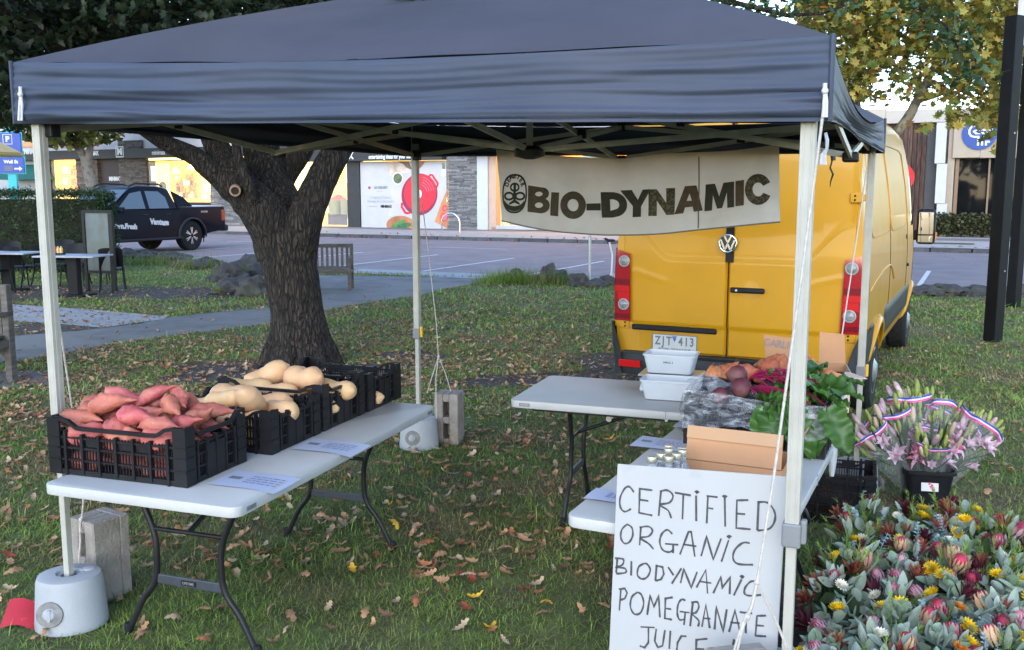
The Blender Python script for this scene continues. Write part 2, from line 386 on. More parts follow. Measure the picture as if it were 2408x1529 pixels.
# grass ------------------------------------------------------------
def grass_mat(name, c, c2):
    m = M(name, c, .6, .3, 1.6, island=.5, hue=.02, c2=c2, mixscale=1.3, mixlo=.47, mixhi=.66, detail=5, transl=.3, spec=.25); return m
grass_near = grass_mat('lawn blades', (.165, .235, .052), (.245, .205, .09))
grass_far = grass_mat('far lawn blades with light in colour', (.205, .295, .066), (.31, .26, .12))  # same grass, colour lightened to stand in for brighter light
def blades(name, y0, y1, dens, h, wd, xa, mat, rg):
    area = []; n = int(dens*(y1-y0)*(xa(y1)[1]-xa(y1)[0]+xa(y0)[1]-xa(y0)[0])/2)
    P = np.zeros((n, 2)); y = y0+(y1-y0)*rg.random(n)
    lo = np.array([xa(v)[0] for v in (y0, y1)]); hi = np.array([xa(v)[1] for v in (y0, y1)])
    t = (y-y0)/(y1-y0); x = (lo[0]+(lo[1]-lo[0])*t); x = x + ((hi[0]+(hi[1]-hi[0])*t)-x)*rg.random(n)
    P = np.stack([x, y], 1)
    keep = ~inside(P, PATH) & ~inside(P, SIDEPATH) & ~inside(P, PAD)
    for d in DIRT: keep &= ~(inside(P, d) & (rg.random(n) < .95))
    wv = P[:, 0]*SW.x+P[:, 1]*SW.y; keep &= wv < NEAR_W+.3
    # thin patches
    nz = np.sin(P[:, 0]*2.1+1.3*np.sin(P[:, 1]*1.7))*np.sin(P[:, 1]*2.6+1.1*np.sin(P[:, 0]*1.9))
    keep &= rg.random(n) < (.78+.3*nz)
    keep &= np.hypot(P[:, 0]-TREE.x, P[:, 1]-TREE.y) > .42
    P = P[keep]; n = len(P)
    az = rg.uniform(0, 2*PI, n); hh = h*rg.lognormal(-.12, .42, n); ln = np.abs(rg.normal(1.25, .75, n)); ww = wd*rg.uniform(.6, 1.3, n)
    dx, dy = np.cos(az), np.sin(az); fx, fy = -dy, dx
    V = np.zeros((n, 5, 3))
    for i, (tt, s) in enumerate(((0, -1), (0, 1), (.55, 1), (.55, -1), (1, 0))):
        wk = ww*(1 if tt == 0 else .8)
        V[:, i, 0] = P[:, 0]+fx*s*wk/2+dx*ln*hh*tt**1.6; V[:, i, 1] = P[:, 1]+fy*s*wk/2+dy*ln*hh*tt**1.6
        V[:, i, 2] = hh*tt*(1-.25*np.minimum(ln, 1.6)*tt)
    F = np.array([[0, 1, 2], [0, 2, 3], [3, 2, 4]])
    FF = (F[None]+(np.arange(n)*5)[:, None, None]).reshape(-1, 3)
    o = link(name, fast_mesh(name, V.reshape(-1, 3), FF, mat)); props(o, kind='stuff'); return o
rg = np.random.default_rng(11)
blades('grass', 2.3, 4.6, 10500, .027, .0036, lambda y: (-.62*y-.25, .62*y+.25), grass_near, rg)
blades('grass', 4.6, 8.0, 4200, .031, .0056, lambda y: (-.6*y-.2, .6*y+.2), grass_near, rg)
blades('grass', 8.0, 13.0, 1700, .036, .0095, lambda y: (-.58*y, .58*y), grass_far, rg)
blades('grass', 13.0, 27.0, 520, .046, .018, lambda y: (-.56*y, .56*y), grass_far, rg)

# fallen leaves ------------------------------------------------------
def oak_leaf(L=.1, W=.06, lobes=4, curl=.4, seed=0, fold=.25):
    """lobed leaf blade about a midrib, curled along and across; ~40 triangles"""
    r = random.Random(seed); n = lobes*2+2; mid = []; le = []; ri = []
    bend = curl*r.uniform(.5, 1.3); tw = r.uniform(-.5, .5)
    for i in range(n+1):
        t = i/n; env = math.sin(PI*min(1, t*.92+.06))**.7*(.55+.6*t)
        lob = 1 if i % 2 else .52
        wv = W/2*env*lob*r.uniform(.85, 1.15); wr = W/2*env*lob*r.uniform(.85, 1.15)
        y = (t-.5)*L; z = bend*L*.5*(2*t-1)**2+r.uniform(-.004, .004)*L*10*.3
        a = fold*r.uniform(.6, 1.4)+tw*(t-.5)
        mid.append((0, y, z)); le.append((-wv*math.cos(a), y+.006*L*10*(i % 2)*.3, z+wv*math.sin(a)*1.1)); ri.append((wr*math.cos(a*.6), y+.006*L*10*(i % 2)*.3, z+wr*math.sin(a*.6+tw*.3)))
    vs = mid+le+ri; k = n+1; fs = []
    for i in range(n):
        fs += [(i, i+1, k+i+1), (i, k+i+1, k+i), (i, 2*k+i, 2*k+i+1), (i, 2*k+i+1, i+1)]
    zmin = min(v[2] for v in vs)
    return [(v[0], v[1], v[2]-zmin) for v in vs], fs
LEAF_COL = dict(tan=(.34, .19, .10), brown=(.21, .115, .065), pale=(.37, .265, .17), rust=(.30, .115, .05), yellow=(.62, .36, .03), red=(.22, .045, .025))
leaf_m = {k: M(k+' dry leaf', v, .75, .22, 30, objr=.28, transl=.12, bump=.2, bscale=160) for k, v in LEAF_COL.items()}
leaf_me = {}
for k in LEAF_COL:
    leaf_me[k] = []
    for s in range(3):
        b = MB(); v, f = oak_leaf(.1, .062, 3+s % 2, .55, 10*s+len(k), .3); b.add(v, f); leaf_me[k].append(b.mesh('fallen_leaf', leaf_m[k], smooth=1.0))
def leaf_kind(r):
    return r.choices(['tan', 'brown', 'pale', 'rust', 'yellow', 'red'], [38, 24, 18, 15, 2, 2])[0]
LEAFNAME = dict(tan='tan', brown='dark brown', pale='pale beige', rust='rusty brown', yellow='bright yellow', red='red')
MARKS = [((-1.6, 3.3), 'in front of the left table end'), ((-.75, 3.0), 'by the near right leg of the left table'), ((-.1, 3.0), 'on the near grass left of the sign'), ((.3, 2.75), 'at the foot of the white sign'), ((-.35, 3.7), 'beside the middle of the left table'), ((.1, 3.6), 'between the two long tables'), ((-.25, 4.5), 'near the far legs of the left table'), ((.3, 4.4), 'in the middle of the stall floor'),
 ((.25, 5.1), 'below the left end of the back table'), ((-.1, 5.4), 'left of the back table'), ((-.4, 6.3), 'near the far left tent weight'), ((.3, 6.2), 'behind the back table'), ((.9, 6.6), 'in front of the yellow van'), ((-2.1, 4.0), 'beside the front left tent weight'), ((-1.9, 4.9), 'left of the sweet potato crate'), ((-1.6, 5.8), 'behind the left table crates'), ((-2.8, 6.0), 'at the left edge of the lawn'),
 ((.75, 3.4), 'under the right table'), ((1.2, 5.6), 'under the back table near the van'), ((2.6, 6.5), 'behind the lily bucket'), ((3.2, 6.0), 'right of the lily bucket'), ((1.5, 3.6), 'beside the flower bunches')]
def zone(p): return min(MARKS, key=lambda m: math.hypot(m[0][0]-p.x, m[0][1]-p.y))[1]
r = random.Random(5); cnt = 0
def drop_leaf(p, k=None, s=None):
    k = k or leaf_kind(r); me = r.choice(leaf_me[k])
    o = link('fallen_leaf', me, None, (p.x, p.y, .018+r.random()*.02), (r.gauss(0, .3)+(PI if r.random() < .4 else 0), r.gauss(0, .3), r.uniform(0, 6.28)), s or r.uniform(.55, .95))
    if abs(o.rotation_euler.x) > 1.5: o.location.z += .025
    props(o, ('small ' if o.scale.x < .66 else 'large ' if o.scale.x > .85 else '')+LEAFNAME[k]+' fallen oak leaf '+zone(p), 'leaf', 'fallen leaves on the lawn')
while cnt < 292:
    px, py = r.uniform(-30, 2430), 1529-(r.random()**.8)*520
    p = G(px, py)
    if inside(np.array([[p.x, p.y]]), PATH)[0]: continue
    if p.x > 1.0 and p.y < 5.2: continue
    if p.x > 1.4 and r.random() < .75: continue
    drop_leaf(p); cnt += 1
for px, py, k in ((830, 1356, 'yellow'), (1120, 1415, 'yellow'), (1285, 1437, 'yellow'), (1152, 1490, 'yellow'), (1100, 1440, 'red')): drop_leaf(G(px, py), k, .8)
# the many small ones farther off, one mass per colour
def small_leaves(name, n, gen, mat, rg, sc_=(.42, .92)):
    v, f = oak_leaf(.1, .066, 2, .5, 3, .3); BV = np.array(v)-np.array([0, 0, .01]); BF = np.array(f)
    P = gen(n, rg); n = len(P)
    rot = rand_rot(n, .38, rg)
    o = link(name, scatter_mesh(name, BV, BF, P, rot, rg.uniform(sc_[0], sc_[1], n), mat)); props(o, kind='stuff'); return o
litter = {k: M(k+' leaf litter', LEAF_COL[k], .8, .2, 20, island=.35, transl=.1) for k in ('tan', 'brown', 'pale', 'rust')}
def gen_mid(n, rg):
    y = 4.4+14.6*rg.random(n)**.95; x = y*rg.uniform(-.56, .56, n); P = np.stack([x, y], 1)
    w_ = P@np.array([SW.x, SW.y])
    dens = .35+.65*np.exp(-((x+2.0)/3.2)**2-((y-10.5)/3.6)**2) + .5*((x < -1.6) & (y > 7.5) & (y < 12))
    dens *= np.where((x > 1.5), .4, 1)*np.where(y < 6.8, .55, 1)
    # drift along the near edge of the path
    k = (rg.random(n) < dens) & (w_ < NEAR_W+1) & ~((x > 1.1) & (y < 6)) & (np.hypot(x-TREE.x, y-TREE.y) > .4)
    inp = inside(P, PATH); k &= ~(inp & (rg.random(n) < .93))
    P = P[k]; return np.column_stack([P, .016+.024*rg.random(len(P))])
rg = np.random.default_rng(3)
for k, n in (('tan', 9500), ('brown', 5200), ('pale', 9000), ('rust', 3400)):
    small_leaves('leaf_litter', n, gen_mid, litter[k], rg)
def gen_far(n, rg):
    u = rg.uniform(-26, 22, n); w_ = np.where(rg.random(n) < .5, rg.uniform(33.2, 34.4, n), FAR_W-.35*rg.random(n)**2)
    k = (u > 7) | (rg.random(n) < .12); u = u[k]; w_ = w_[k]
    return np.column_stack([u*SU.x+w_*SW.x, u*SU.y+w_*SW.y, np.where(w_ > FAR_W, .15, .03)])
small_leaves('leaf_litter', 2600, gen_far, litter['rust'], rg, (1.0, 1.6))
def gen_road(n, rg):
    u = rg.uniform(-20, 22, n); w_ = rg.uniform(18.6, 32.5, n)
    return np.column_stack([u*SU.x+w_*SW.x, u*SU.y+w_*SW.y, np.full(n, .03)])
small_leaves('leaf_litter', 160, gen_road, litter['pale'], rg)

# rocks along the road edge -------------------------------------------
rock_m = M('mossy basalt', (.06, .056, .056), .95, .4, 5, bump=1.0, bscale=18, detail=10, c2=(.07, .085, .03), mixscale=3, mixlo=.55, mixhi=.72)
def rock(p, sx, sy, sz, label, seed, group='rocks edging the park'):
    bm = bmesh.new(); bmesh.ops.create_icosphere(bm, subdivisions=4, radius=1)
    for v in bm.verts:
        d = v.co.normalized(); k = 1+.35*noise.noise(d*1.3+Vector((seed*3.1, 0, 0)))+.20*noise.noise(d*3.4+Vector((0, seed, 0)))+.10*abs(noise.noise(d*8+Vector((0, 0, seed))))-.10*abs(noise.noise(d*2.2+Vector((seed, 0, 4))))
        v.co = Vector((d.x*k*sx, d.y*k*sy, max(-.25, d.z*k)*sz))
    me = bpy.data.meshes.new('rock'); bm.to_mesh(me); bm.free(); me.materials.append(rock_m)
    me.polygons.foreach_set('use_smooth', [True]*len(me.polygons)); me.set_sharp_from_angle(angle=.35)
    o = link('rock', me, None, (p.x, p.y, p.z+.03), (0, 0, seed)); props(o, label, 'rock', group)
for i, (px, py, sx, sz, lb) in enumerate((
    (1215, 660, .30, .24, 'low rock tufted with grass at the lawn corner by the path'), (1290, 660, .22, .36, 'tall upright brown rock on the lawn edge'),
    (1312, 664, .26, .28, 'rounded mossy rock beside the tall upright one'), (1358, 668, .30, .22, 'grey rock at the foot of the grey street pole'),
    (1400, 672, .26, .14, 'small dark rock left of the yellow van'), (1425, 668, .2, .16, 'small rock beside the trolley by the van'),
    (2175, 690, .4, .14, 'low grey rock right of the van nose'), (2232, 688, .42, .16, 'mossy rock in the far kerb line behind lilies'), (2295, 690, .4, .15, 'flat rock just left of the black posts'),
    (2395, 694, .3, .2, 'rock partly hidden by the second black post'))):
    p = G(px, py+4); rock(p, sx, sx*.8, sz, lb, i+1)
for i, (px, py, sx, sz, lb) in enumerate(((300, 612, .5, .3, 'grassy rock behind the outdoor chairs'), (352, 612, .45, .26, 'mossy rock in the row below the ute'), (405, 612, .5, .26, 'rock below the ute rear wheel'), (486, 626, .5, .25, 'weedy rock on the lawn corner right of the ute'), (440, 622, .35, .14, 'low flat rock between two mossy rocks'))):
    rock(G(px, py+5), sx, .35, sz, lb, 20+i)
for i, (px, py, sx, sz, lb) in enumerate(((535, 655, .42, .34, 'large dark boulder at the left end of the boulder border'), (585, 645, .5, .42, 'big dark boulder just left of the oak trunk'), (560, 682, .5, .28, 'long low boulder at the front of the leaf bed'), (604, 690, .4, .28, 'dark boulder touching the oak trunk outline'))):
    rock(G(px, py+6), sx, .4, sz, lb, 40+i, 'boulders around the leaf bed')
poly_sheet('leaf_bed', [G(560, 672), G(640, 640), G(720, 640), (G(700, 700)), G(600, 690)], .05, M('leafy bed', (.13, .075, .06), .9, .4, 14, bump=1, bscale=30))
# long grass tufts by the rocks
def tufts(cs, n, h, mat, rg):
    P = np.concatenate([np.column_stack([rg.normal(c[0], c[2], n), rg.normal(c[1], c[2]*.7, n)]) for c in cs]); m = len(P)
    az = rg.uniform(0, 2*PI, m); hh = h*rg.lognormal(0, .35, m); ln = np.abs(rg.normal(.6, .4, m)); V = np.zeros((m, 3, 3)); dx, dy = np.cos(az), np.sin(az)
    for i, (s, t) in enumerate(((-1, 0), (1, 0), (0, 1))):
        V[:, i, 0] = P[:, 0]-dy*s*.008+dx*ln*hh*t; V[:, i, 1] = P[:, 1]+dx*s*.008+dy*ln*hh*t; V[:, i, 2] = hh*t
    props(link('grass_tufts', fast_mesh('grass_tufts', V.reshape(-1, 3), np.arange(3*m).reshape(-1, 3), mat)), kind='stuff')
tufts([(*G(1170, 668)[:2], .22), (*G(1205, 666)[:2], .2), (*G(1250, 668)[:2], .2), (*G(350, 622)[:2], .5), (*G(470, 632)[:2], .3), (*G(1310, 670)[:2], .25)], 700, .2, grass_near, rg)
# ================================================================== shops across the road
FD = 40.0
stone_m = M('stacked grey slate', (.155, .152, .155), .85, .25, 7, island=.42, bump=.4, bscale=40, stretch=(1, 1, 3))
stone_br = M('stacked brown slate', (.10, .082, .072), .85, .25, 7, island=.4, bump=.4, bscale=40)
fascia_dark = M('charcoal fascia', (.022, .022, .025), .55, .15, 5)
white_wall = M('white render', (.42, .41, .43), .75, .06, 2)
peach_wall = M('peach reveal', (.48, .33, .25), .7, .05, 3)
maroon = M('dark maroon door', (.030, .014, .014), .5, .15, 5)
warm_wall = M('lit shop interior', (.92, .56, .10), .7, .16, 1.3, emit=.55)  # shop walls and ceilings glow by emission, standing in for lamp light
warm_white = M('lit shop wall', (1.0, .76, .25), .7, .05, 2, emit=1.15)
orange_lit = M('lit orange room', (.90, .40, .06), .7, .1, 2, emit=.42)
lamp_glow = M('shop lamp', (1, .88, .62), .5, .0, 2, emit=4)
shelf_m = M('honey shelf', (.52, .30, .08), .6, .15, 6)
pane = M('shop window pane', (.8, .85, .85), .03, .0, 3, alpha=.10, spec=.6)
fairy = M('orange fairy lights', (1, .26, .02), .5, .35, 14, emit=.8, c2=(.35, .05, .0), mixscale=16, mixlo=.42, mixhi=.5)
shop = T('shop', 'row of dark fronted homeware shops with lit windows across the road', 'shop', tuple(S(0, FD)), -ST)
def fr(px0, py0, px1, py1, wd=FD):                      # facade rectangle seen between two bearings
    cx = (px0+px1)/2; cy = (py0+py1)/2
    return FW(px0, cy, wd)[0], FW(px1, cy, wd)[0], FW(cx, py1, wd)[1], FW(cx, py0, wd)[1]
def fbox(name, px0, py0, px1, py1, mat, y0=0.0, th=.3, par=shop, floor=False, wd=FD, bevel=0):
    u0, u1, z0, z1 = fr(px0, py0, px1, py1, wd)
    if floor: z0 = .13
    return MB().box(((u0+u1)/2, y0+th/2, (z0+z1)/2), (u1-u0, th, z1-z0)).build(name, mat, par, bevel=bevel)
def cladding(u0, u1, z0, z1, y0, mat, par, name='stone_cladding', seed=0):
    r = random.Random(seed); b = MB(); z = z0
    while z < z1-.02:
        h = min(r.uniform(.045, .10), z1-z); u = u0
        while u < u1-.01:
            L = min(r.uniform(.22, .75), u1-u)
            d = r.uniform(.03, .085); b.box((u+L/2, y0-d/2+.1, z+h/2), (L-.008, d+.2, h-.008)); u += L
        z += h
    o = b.build(name, mat, par); o['kind'] = 'stuff'; return o
Z0 = .13
# solid wall mass with window openings left free: build as pieces
uL = FW(-260, 450, FD)[0]; uR = FW(1122, 450, FD)[0]
zf0, zf1 = FW(390, 371, FD)[1], FW(390, 349, FD)[1]
zg0, zg1 = FW(930, 378, FD)[1], FW(930, 352, FD)[1]
u_mid = FW(640, 360, FD)[0]
MB().box(((uL+uR)/2, 3.3, 3.4), (uR-uL, .2, 6.6)).build('back_wall', warm_wall, shop)
MB().box(((uL+uR)/2, 1.6, 6.0), (uR-uL, 3.2, .25)).build('roof', fascia_dark, shop)
MB().box(((uL+uR)/2, .25, (zf1+5.9)/2), (uR-uL, .3, 5.9-zf1)).build('upper_wall', white_wall, shop)
MB().box(((uL+u_mid)/2, -.15, (zf0+zf1)/2), (u_mid-uL, .7, zf1-zf0)).build('fascia', fascia_dark, shop)
MB().box(((u_mid+FW(1052, 365, FD)[0])/2, -.15, (zg0+zf1)/2), (FW(1052, 365, FD)[0]-u_mid-.02, .7, zf1-zg0)).build('fascia', fascia_dark, shop)
fbox('awning_edge', 85, 334, 278, 348, M('peach awning edge', (.42, .21, .15), .6, .1, 3), -1.6, .3)
for a, b_ in ((60, 176), (225, 278)): fbox('awning_edge', a, 336, b_, 346, M('peach edge with light in colour', (.60, .26, .11), .6, .1, 3), -1.62, .04)  # brighter strips on the awning edge, light put into the colour
def pier(px0, px1, mat, seed, top=349):
    u0, u1, _, z1 = fr(px0, top, px1, 500)
    cladding(u0, u1, Z0, z1, -.02, mat, shop, seed=seed)
    MB().box(((u0+u1)/2, .35, (Z0+z1)/2), (u1-u0-.02, .5, z1-Z0)).build('pier_core', fascia_dark, shop)
pier(296, 349, stone_br, 1, 372); pier(497, 607, stone_m, 2, 376); pier(1052.5, 1123, stone_m, 3, 340); pier(184, 234, stone_br, 4, 372); pier(283, 338, stone_br, 8, 330)
fbox('door_panel', 236, 372, 297, 470, maroon, .1, .15, floor=True)
fbox('door_panel', 100, 372, 121, 470, maroon, .1, .15, floor=True)
fbox('door_panel', -260, 372, 100, 470, M('pale grey shopfront', (.30, .32, .33), .6, .08, 3), .1, .15, floor=True)
fbox('column', 821, 377, 849, 543, fascia_dark, -.12, .4, floor=True)
# lit window bays
def bay(px0, px1, ytop, ybot, seed, white=None):
    u0, u1, z0, z1 = fr(px0, ytop, px1, ybot); r = random.Random(seed)
    MB().box(((u0+u1)/2, .12, (Z0+z0)/2), (u1-u0, .3, z0-Z0)).build('stall_riser', fascia_dark, shop)
    wn = MB().box(((u0+u1)/2, -.0, (z0+z1)/2), (u1-u0, .012, z1-z0)).build('window', pane, shop)
    fm = MB()
    for u in (u0+.03, u1-.03): fm.box((u, .0, (z0+z1)/2), (.06, .08, z1-z0))
    fm.box(((u0+u1)/2, 0, z1-.03), (u1-u0-.13, .08, .06)).box(((u0+u1)/2, 0, z0+.03), (u1-u0-.13, .08, .06)); fm.build('window_frame', fascia_dark, wn)
    MB().box(((u0+u1)/2, 1.6, z0-.05), (u1-u0, 3, .1)).build('display_floor', shelf_m, shop)
    MB().box(((u0+u1)/2, 1.6, z1+.06), (u1-u0, 3, .1)).build('ceiling', warm_white, shop)
    return u0, u1, z0, z1, r
u0, u1, z0, z1, r = bay(349, 497, 376, 478, 1)
fbox('lit_wall', 440, 376, 497, 472, warm_white, 1.2, .1)
fbox('lit_wall', 352, 384, 382, 470, M('lit cream panel', (.9, .68, .3), .6, .1, 3, emit=.3), .5, .05)
m = Matrix.Translation((FW(368, 438, FD)[0], .47, FW(368, 438, FD)[1])) @ Matrix.Rotation(PI/2, 4, 'X')
MB().lathe([(.0, 0), (.26, 0), (.26, .02), (0, .02)], 24, m=m).build('round_emblem', M('olive emblem', (.20, .15, .05), .6, .3, 10), shop)
prod = [M('shop goods', c, .5, .1, 5, emit=e*.4) for c, e in (((.85, .45, .05), .5), ((.9, .70, .25), .8), ((.55, .25, .05), .2), ((.95, .85, .5), .8), ((.2, .12, .05), 0))]  # most goods glow weakly, standing in for shop light on them
def shelves(px0, px1, rows, y, seed):
    r = random.Random(seed); ua, ub = FW(px0, 430, FD)[0], FW(px1, 430, FD)[0]
    for py in rows:
        z = FW((px0+px1)/2, py, FD)[1]; MB().box(((ua+ub)/2, y, z), (ub-ua, .35, .05)).build('shelf', shelf_m, shop)
        u = ua+.1
        while u < ub-.1:
            wv = r.uniform(.12, .35); hh = r.uniform(.15, .48); MB().box((u+wv/2, y-.05, z+.026+hh/2), (wv*.85, .2, hh)).build('shelf_goods', r.choice(prod), shop); u += wv+.04
shelves(386, 436, (424, 437, 452, 466), .9, 4); shelves(444, 492, (412, 432, 455, 470), .95, 5)
for px, py in ((391, 398), (428, 388), (470, 384)):
    u, z = FW(px, py, FD); MB().lathe([(.02, .35), (.05, .3), (.22, .02), (.2, 0), (0, 0)], 14, m=Matrix.Translation((u, .7, z-.2))).build('pendant_lamp', lamp_glow, shop, smooth=1)
u0, u1, z0, z1, r = bay(607, 820, 378, 540, 2)
fbox('lit_wall', 612, 380, 760, 500, warm_white, 1.0, .1)
fbox('lit_wall', 800, 382, 820, 530, M('lit pale wall', (.95, .95, .8), .6, .05, 3, emit=.45), .55, .05)
fbox('shop_poster', 757, 430, 803, 515, M('orange poster', (.75, .42, .14), .6, .15, 2, emit=.15), .5, .03)  # poster glows faintly in place of light falling on it
fbox('poster_band', 757, 502, 803, 530, M('brown poster band', (.10, .05, .04), .6, .1, 2), .49, .02)
u, z = FW(781, 482, FD)
b = MB(); b.lathe([(0, -.02), (.25, .0), (.52, .28), (.5, .3), (0, .3)], 20, m=Matrix.Translation((u, .49, z-.1)) @ Matrix.Diagonal((1, .05, 1, 1))); b.build('printed_bowl', M('printed green bowl', (.12, .14, .06), .5, .15, 5), shop, smooth=1)
r = random.Random(3)
for i in range(16):
    a = r.uniform(-.42, .42); MB().ball((u+a, .47, z+.24+.25*(1-abs(a)/.45)*r.random()), (.13, .01, .11), 8, 6).build('printed_tomato', M('printed tomato', (.55, .07, .03), .5, .2, 5, emit=.15) if i == 0 else bpy.data.materials['printed tomato'], shop, smooth=1)  # tomatoes share the poster's faint glow, no source of light themselves
for px in (778, 806):
    u, z = FW(px, 540, FD); MB().lathe([(.30, 0), (.36, .75), (.32, .75), (.3, .7), (0, .7)], 16, m=Matrix.Translation((u, .4, .75))).build('wicker_basket', M('wicker', (.32, .26, .10), .8, .3, 30, bump=1, bscale=60) if px == 778 else bpy.data.materials['wicker'], shop, smooth=1)
u0, u1, z0, z1, r = bay(121, 184, 372, 470, 3)
fbox('fairy_light_column', 162, 388, 181, 452, fairy, .35, .25)
fbox('lit_wall', 121, 374, 184, 384, M('lit yellow pelmet', (1, .6, .12), .6, .1, 3, emit=.6), .3, .1)
shelves(124, 160, (410, 435, 455), .8, 6)
u, z = FW(152, 366, FD); MB().ball((u, -.2, z), .22, 10, 8).build('wall_lamp', lamp_glow, shop)
# green awning at the far left
ua, ub = FW(30, 410, FD)[0], FW(130, 410, FD)[0]; zt, zb = FW(90, 387, FD)[1], FW(90, 423, FD)[1]
b = MB(); b.add([(ua, -.1, zt), (ub-.6, -.1, zt), (ub, -1.3, zb), (ua, -1.3, zb), (ua, -.1, zb), (ub, -.1, zb)], [(0, 1, 2, 3), (1, 5, 2), (0, 3, 4), (3, 2, 5, 4), (0, 4, 5, 1)])
b.build('green_awning', M('green awning', (.01, .085, .065), .7, .1, 3), shop)

# signwriting on the fascia
def flabel(s, size, px, py, mat=white_print, y=-.51, bold=.0, xs=1.0, name='lettering', par=shop, wd=FD):
    u, z = FW(px, py, wd); return link(name, text_mesh(s, size, mat, bold, xs), par, (u, y, z), (PI/2, 0, 0))
flabel('MINIMAX', .40, 84, 358, bold=.02, xs=.8); flabel('minimax', .34, 389, 360, bold=.010, xs=.85); flabel('MINIMAX', .40, 655, 371, bold=.02, xs=.85); flabel('MINIMAX', .42, 815, 368.5, bold=.025, y=-.52, xs=.85); flabel('entertaining ideas for your life', .29, 929, 369.5, bold=.010, xs=.68)
flabel('MINIMAX', .32, 268, 421, y=.08, bold=.016, xs=.72); flabel('MINIMAX', .34, 233, 362, y=-.52, bold=.02, xs=.75)
u, z = FW(298, 358, FD); b = MB(); b.ribbon([(-.28, -.28), (.28, -.28), (.28, .28), (-.28, .28), (-.28, -.27)], .05, 0, m=Matrix.Translation((u, -.51, z)) @ Matrix.Rotation(PI/2, 4, 'X')); b.build('sign_frame', white_print, shop)
flabel('M', .5, 298, 358, bold=.03)
# big printed window board ------------------------------------------------
bd = fbox('printed_board', 850, 379, 1051.5, 545, M('printed board', (.42, .41, .43), .45, .04, 2), -.05, .1)
def pp(zx, zy): return FW((850+zx/6.337)*.9632, (370+zy/6.337)*.9632, FD-.05)
def pshape(name, zpts, mat, lay):
    b = MB(); k = len(zpts); q = [pp(*p) for p in zpts]
    ar = sum(q[i][0]*q[(i+1) % k][1]-q[(i+1) % k][0]*q[i][1] for i in range(k))
    if ar < 0: q = q[::-1]
    b.add([(u, -.055-.004*lay, z) for u, z in q], [tuple(range(k))]); return b.build(name, mat, bd)
def pell(name, cx, cy, rx, ry, mat, lay, rot=0, n=36, cut=None):
    pts = []
    for i in range(n):
        q = 2*PI*i/n; x, y = rx*math.cos(q), ry*math.sin(q); x, y = x*math.cos(rot)-y*math.sin(rot), x*math.sin(rot)+y*math.cos(rot)
        x += cx; y += cy
        if cut: x, y = min(max(x, cut[0]), cut[2]), min(max(y, cut[1]), cut[3])
        pts.append((x, y))
    return pshape(name, pts, mat, lay)
def pr(n, c, v=.15, s=4): return M('print '+n, c, .45, v, s)
shade_p = pr('soft grey', (.46, .43, .435), .1, 1)
pshape('printed_shadow', [(640, 380), (840, 480), (840, 760), (780, 1000), (620, 1000), (690, 760), (640, 560)], shade_p, 1)
cream_p = pr('linen', (.46, .37, .31), .3, 3)
pshape('printed_cloth', [(590, 155), (1000, 155), (985, 285), (930, 330), (720, 330), (650, 385), (625, 300)], cream_p, 1)
pshape('printed_cloth', [(760, 155), (940, 160), (1000, 290), (900, 250), (850, 190)], pr('brown fold', (.13, .08, .06), .4, 3), 2)
pshape('printed_cloth', [(1090, 155), (1185, 155), (1150, 220), (1100, 270)], pr('red brown', (.30, .10, .07), .4, 3), 2)
red_p = pr('enamel red', (.66, .012, .035), .06, 2); plum_p = pr('plum rim', (.23, .012, .05), .1, 2); pinkhi = pr('light red', (.80, .12, .17), .1, 2); white_p = pr('white', (.68, .66, .66), .05)
for pts in ([(1235, 385), (1270, 345), (1310, 352), (1400, 480), (1400, 520), (1380, 565), (1350, 560), (1375, 505), (1290, 372), (1262, 395)], [(820, 790), (860, 800), (845, 850), (900, 935), (965, 940), (960, 965), (905, 975), (870, 960), (815, 860)]):
    pshape('printed_handle', pts, red_p, 2)
pell('printed_pot', 1105, 665, 278, 325, plum_p, 2, .15); pell('printed_pot', 1118, 640, 248, 292, red_p, 3, .15)
for rx in (215, 180, 145, 110):
    pts = [(1118+rx*math.cos(q)*1.0, 640+rx*1.17*math.sin(q)) for q in [-1.35+1.2*i/14 for i in range(15)]]
    pshape('printed_highlight', pts+[(1118+(rx-9)*math.cos(q), 640+(rx-9)*1.17*math.sin(q)) for q in reversed([-1.35+1.2*i/14 for i in range(15)])], pinkhi, 4)
pell('printed_knob', 1108, 655, 34, 62, white_p, 5)
pell('printed_bowl', 768, 415, 83, 97, white_p, 3); pell('printed_herbs', 770, 418, 68, 80, pr('herb green', (.085, .11, .05), .6, 9), 4)
board_p = pr('timber board', (.36, .13, .06), .3, 3)
pell('printed_board_timber', 810, 1130, 215, 135, board_p, 2, cut=(590, 990, 1030, 1195))
green_p = pr('courgette', (.07, .19, .05), .35, 6)
pell('printed_courgette', 775, 1125, 125, 42, green_p, 3, -.55); pell('printed_courgette', 862, 1150, 118, 40, pr('dark courgette', (.03, .12, .04), .3, 6), 4, -.25, cut=(600, 1000, 1100, 1196))
pshape('printed_carrot', [(950, 1170), (1015, 1165), (1015, 1200), (955, 1198)], pr('orange', (.62, .20, .04)), 5)
pshape('printed_board_timber', [(1540, 565), (1545, 1200), (1340, 1085), (1440, 800)], pr('orange timber', (.50, .19, .075), .2, 3), 2)
for cx, cy in ((1500, 880), (1470, 1000), (1520, 1000), (1500, 1040)): pell('printed_tomato', cx, cy, 46, 52, pr('tomato', (.62, .06, .035), .2, 6) if cx == 1500 and cy == 880 else bpy.data.materials['print tomato'], 3, cut=(1300, 800, 1543, 1150)); pell('printed_tomato', cx, cy, 24, 28, pinkhi, 4, cut=(1300, 800, 1543, 1150))
pell('printed_egg', 1535, 750, 16, 34, pr('egg', (.7, .6, .3)), 4, cut=(1500, 700, 1543, 800))
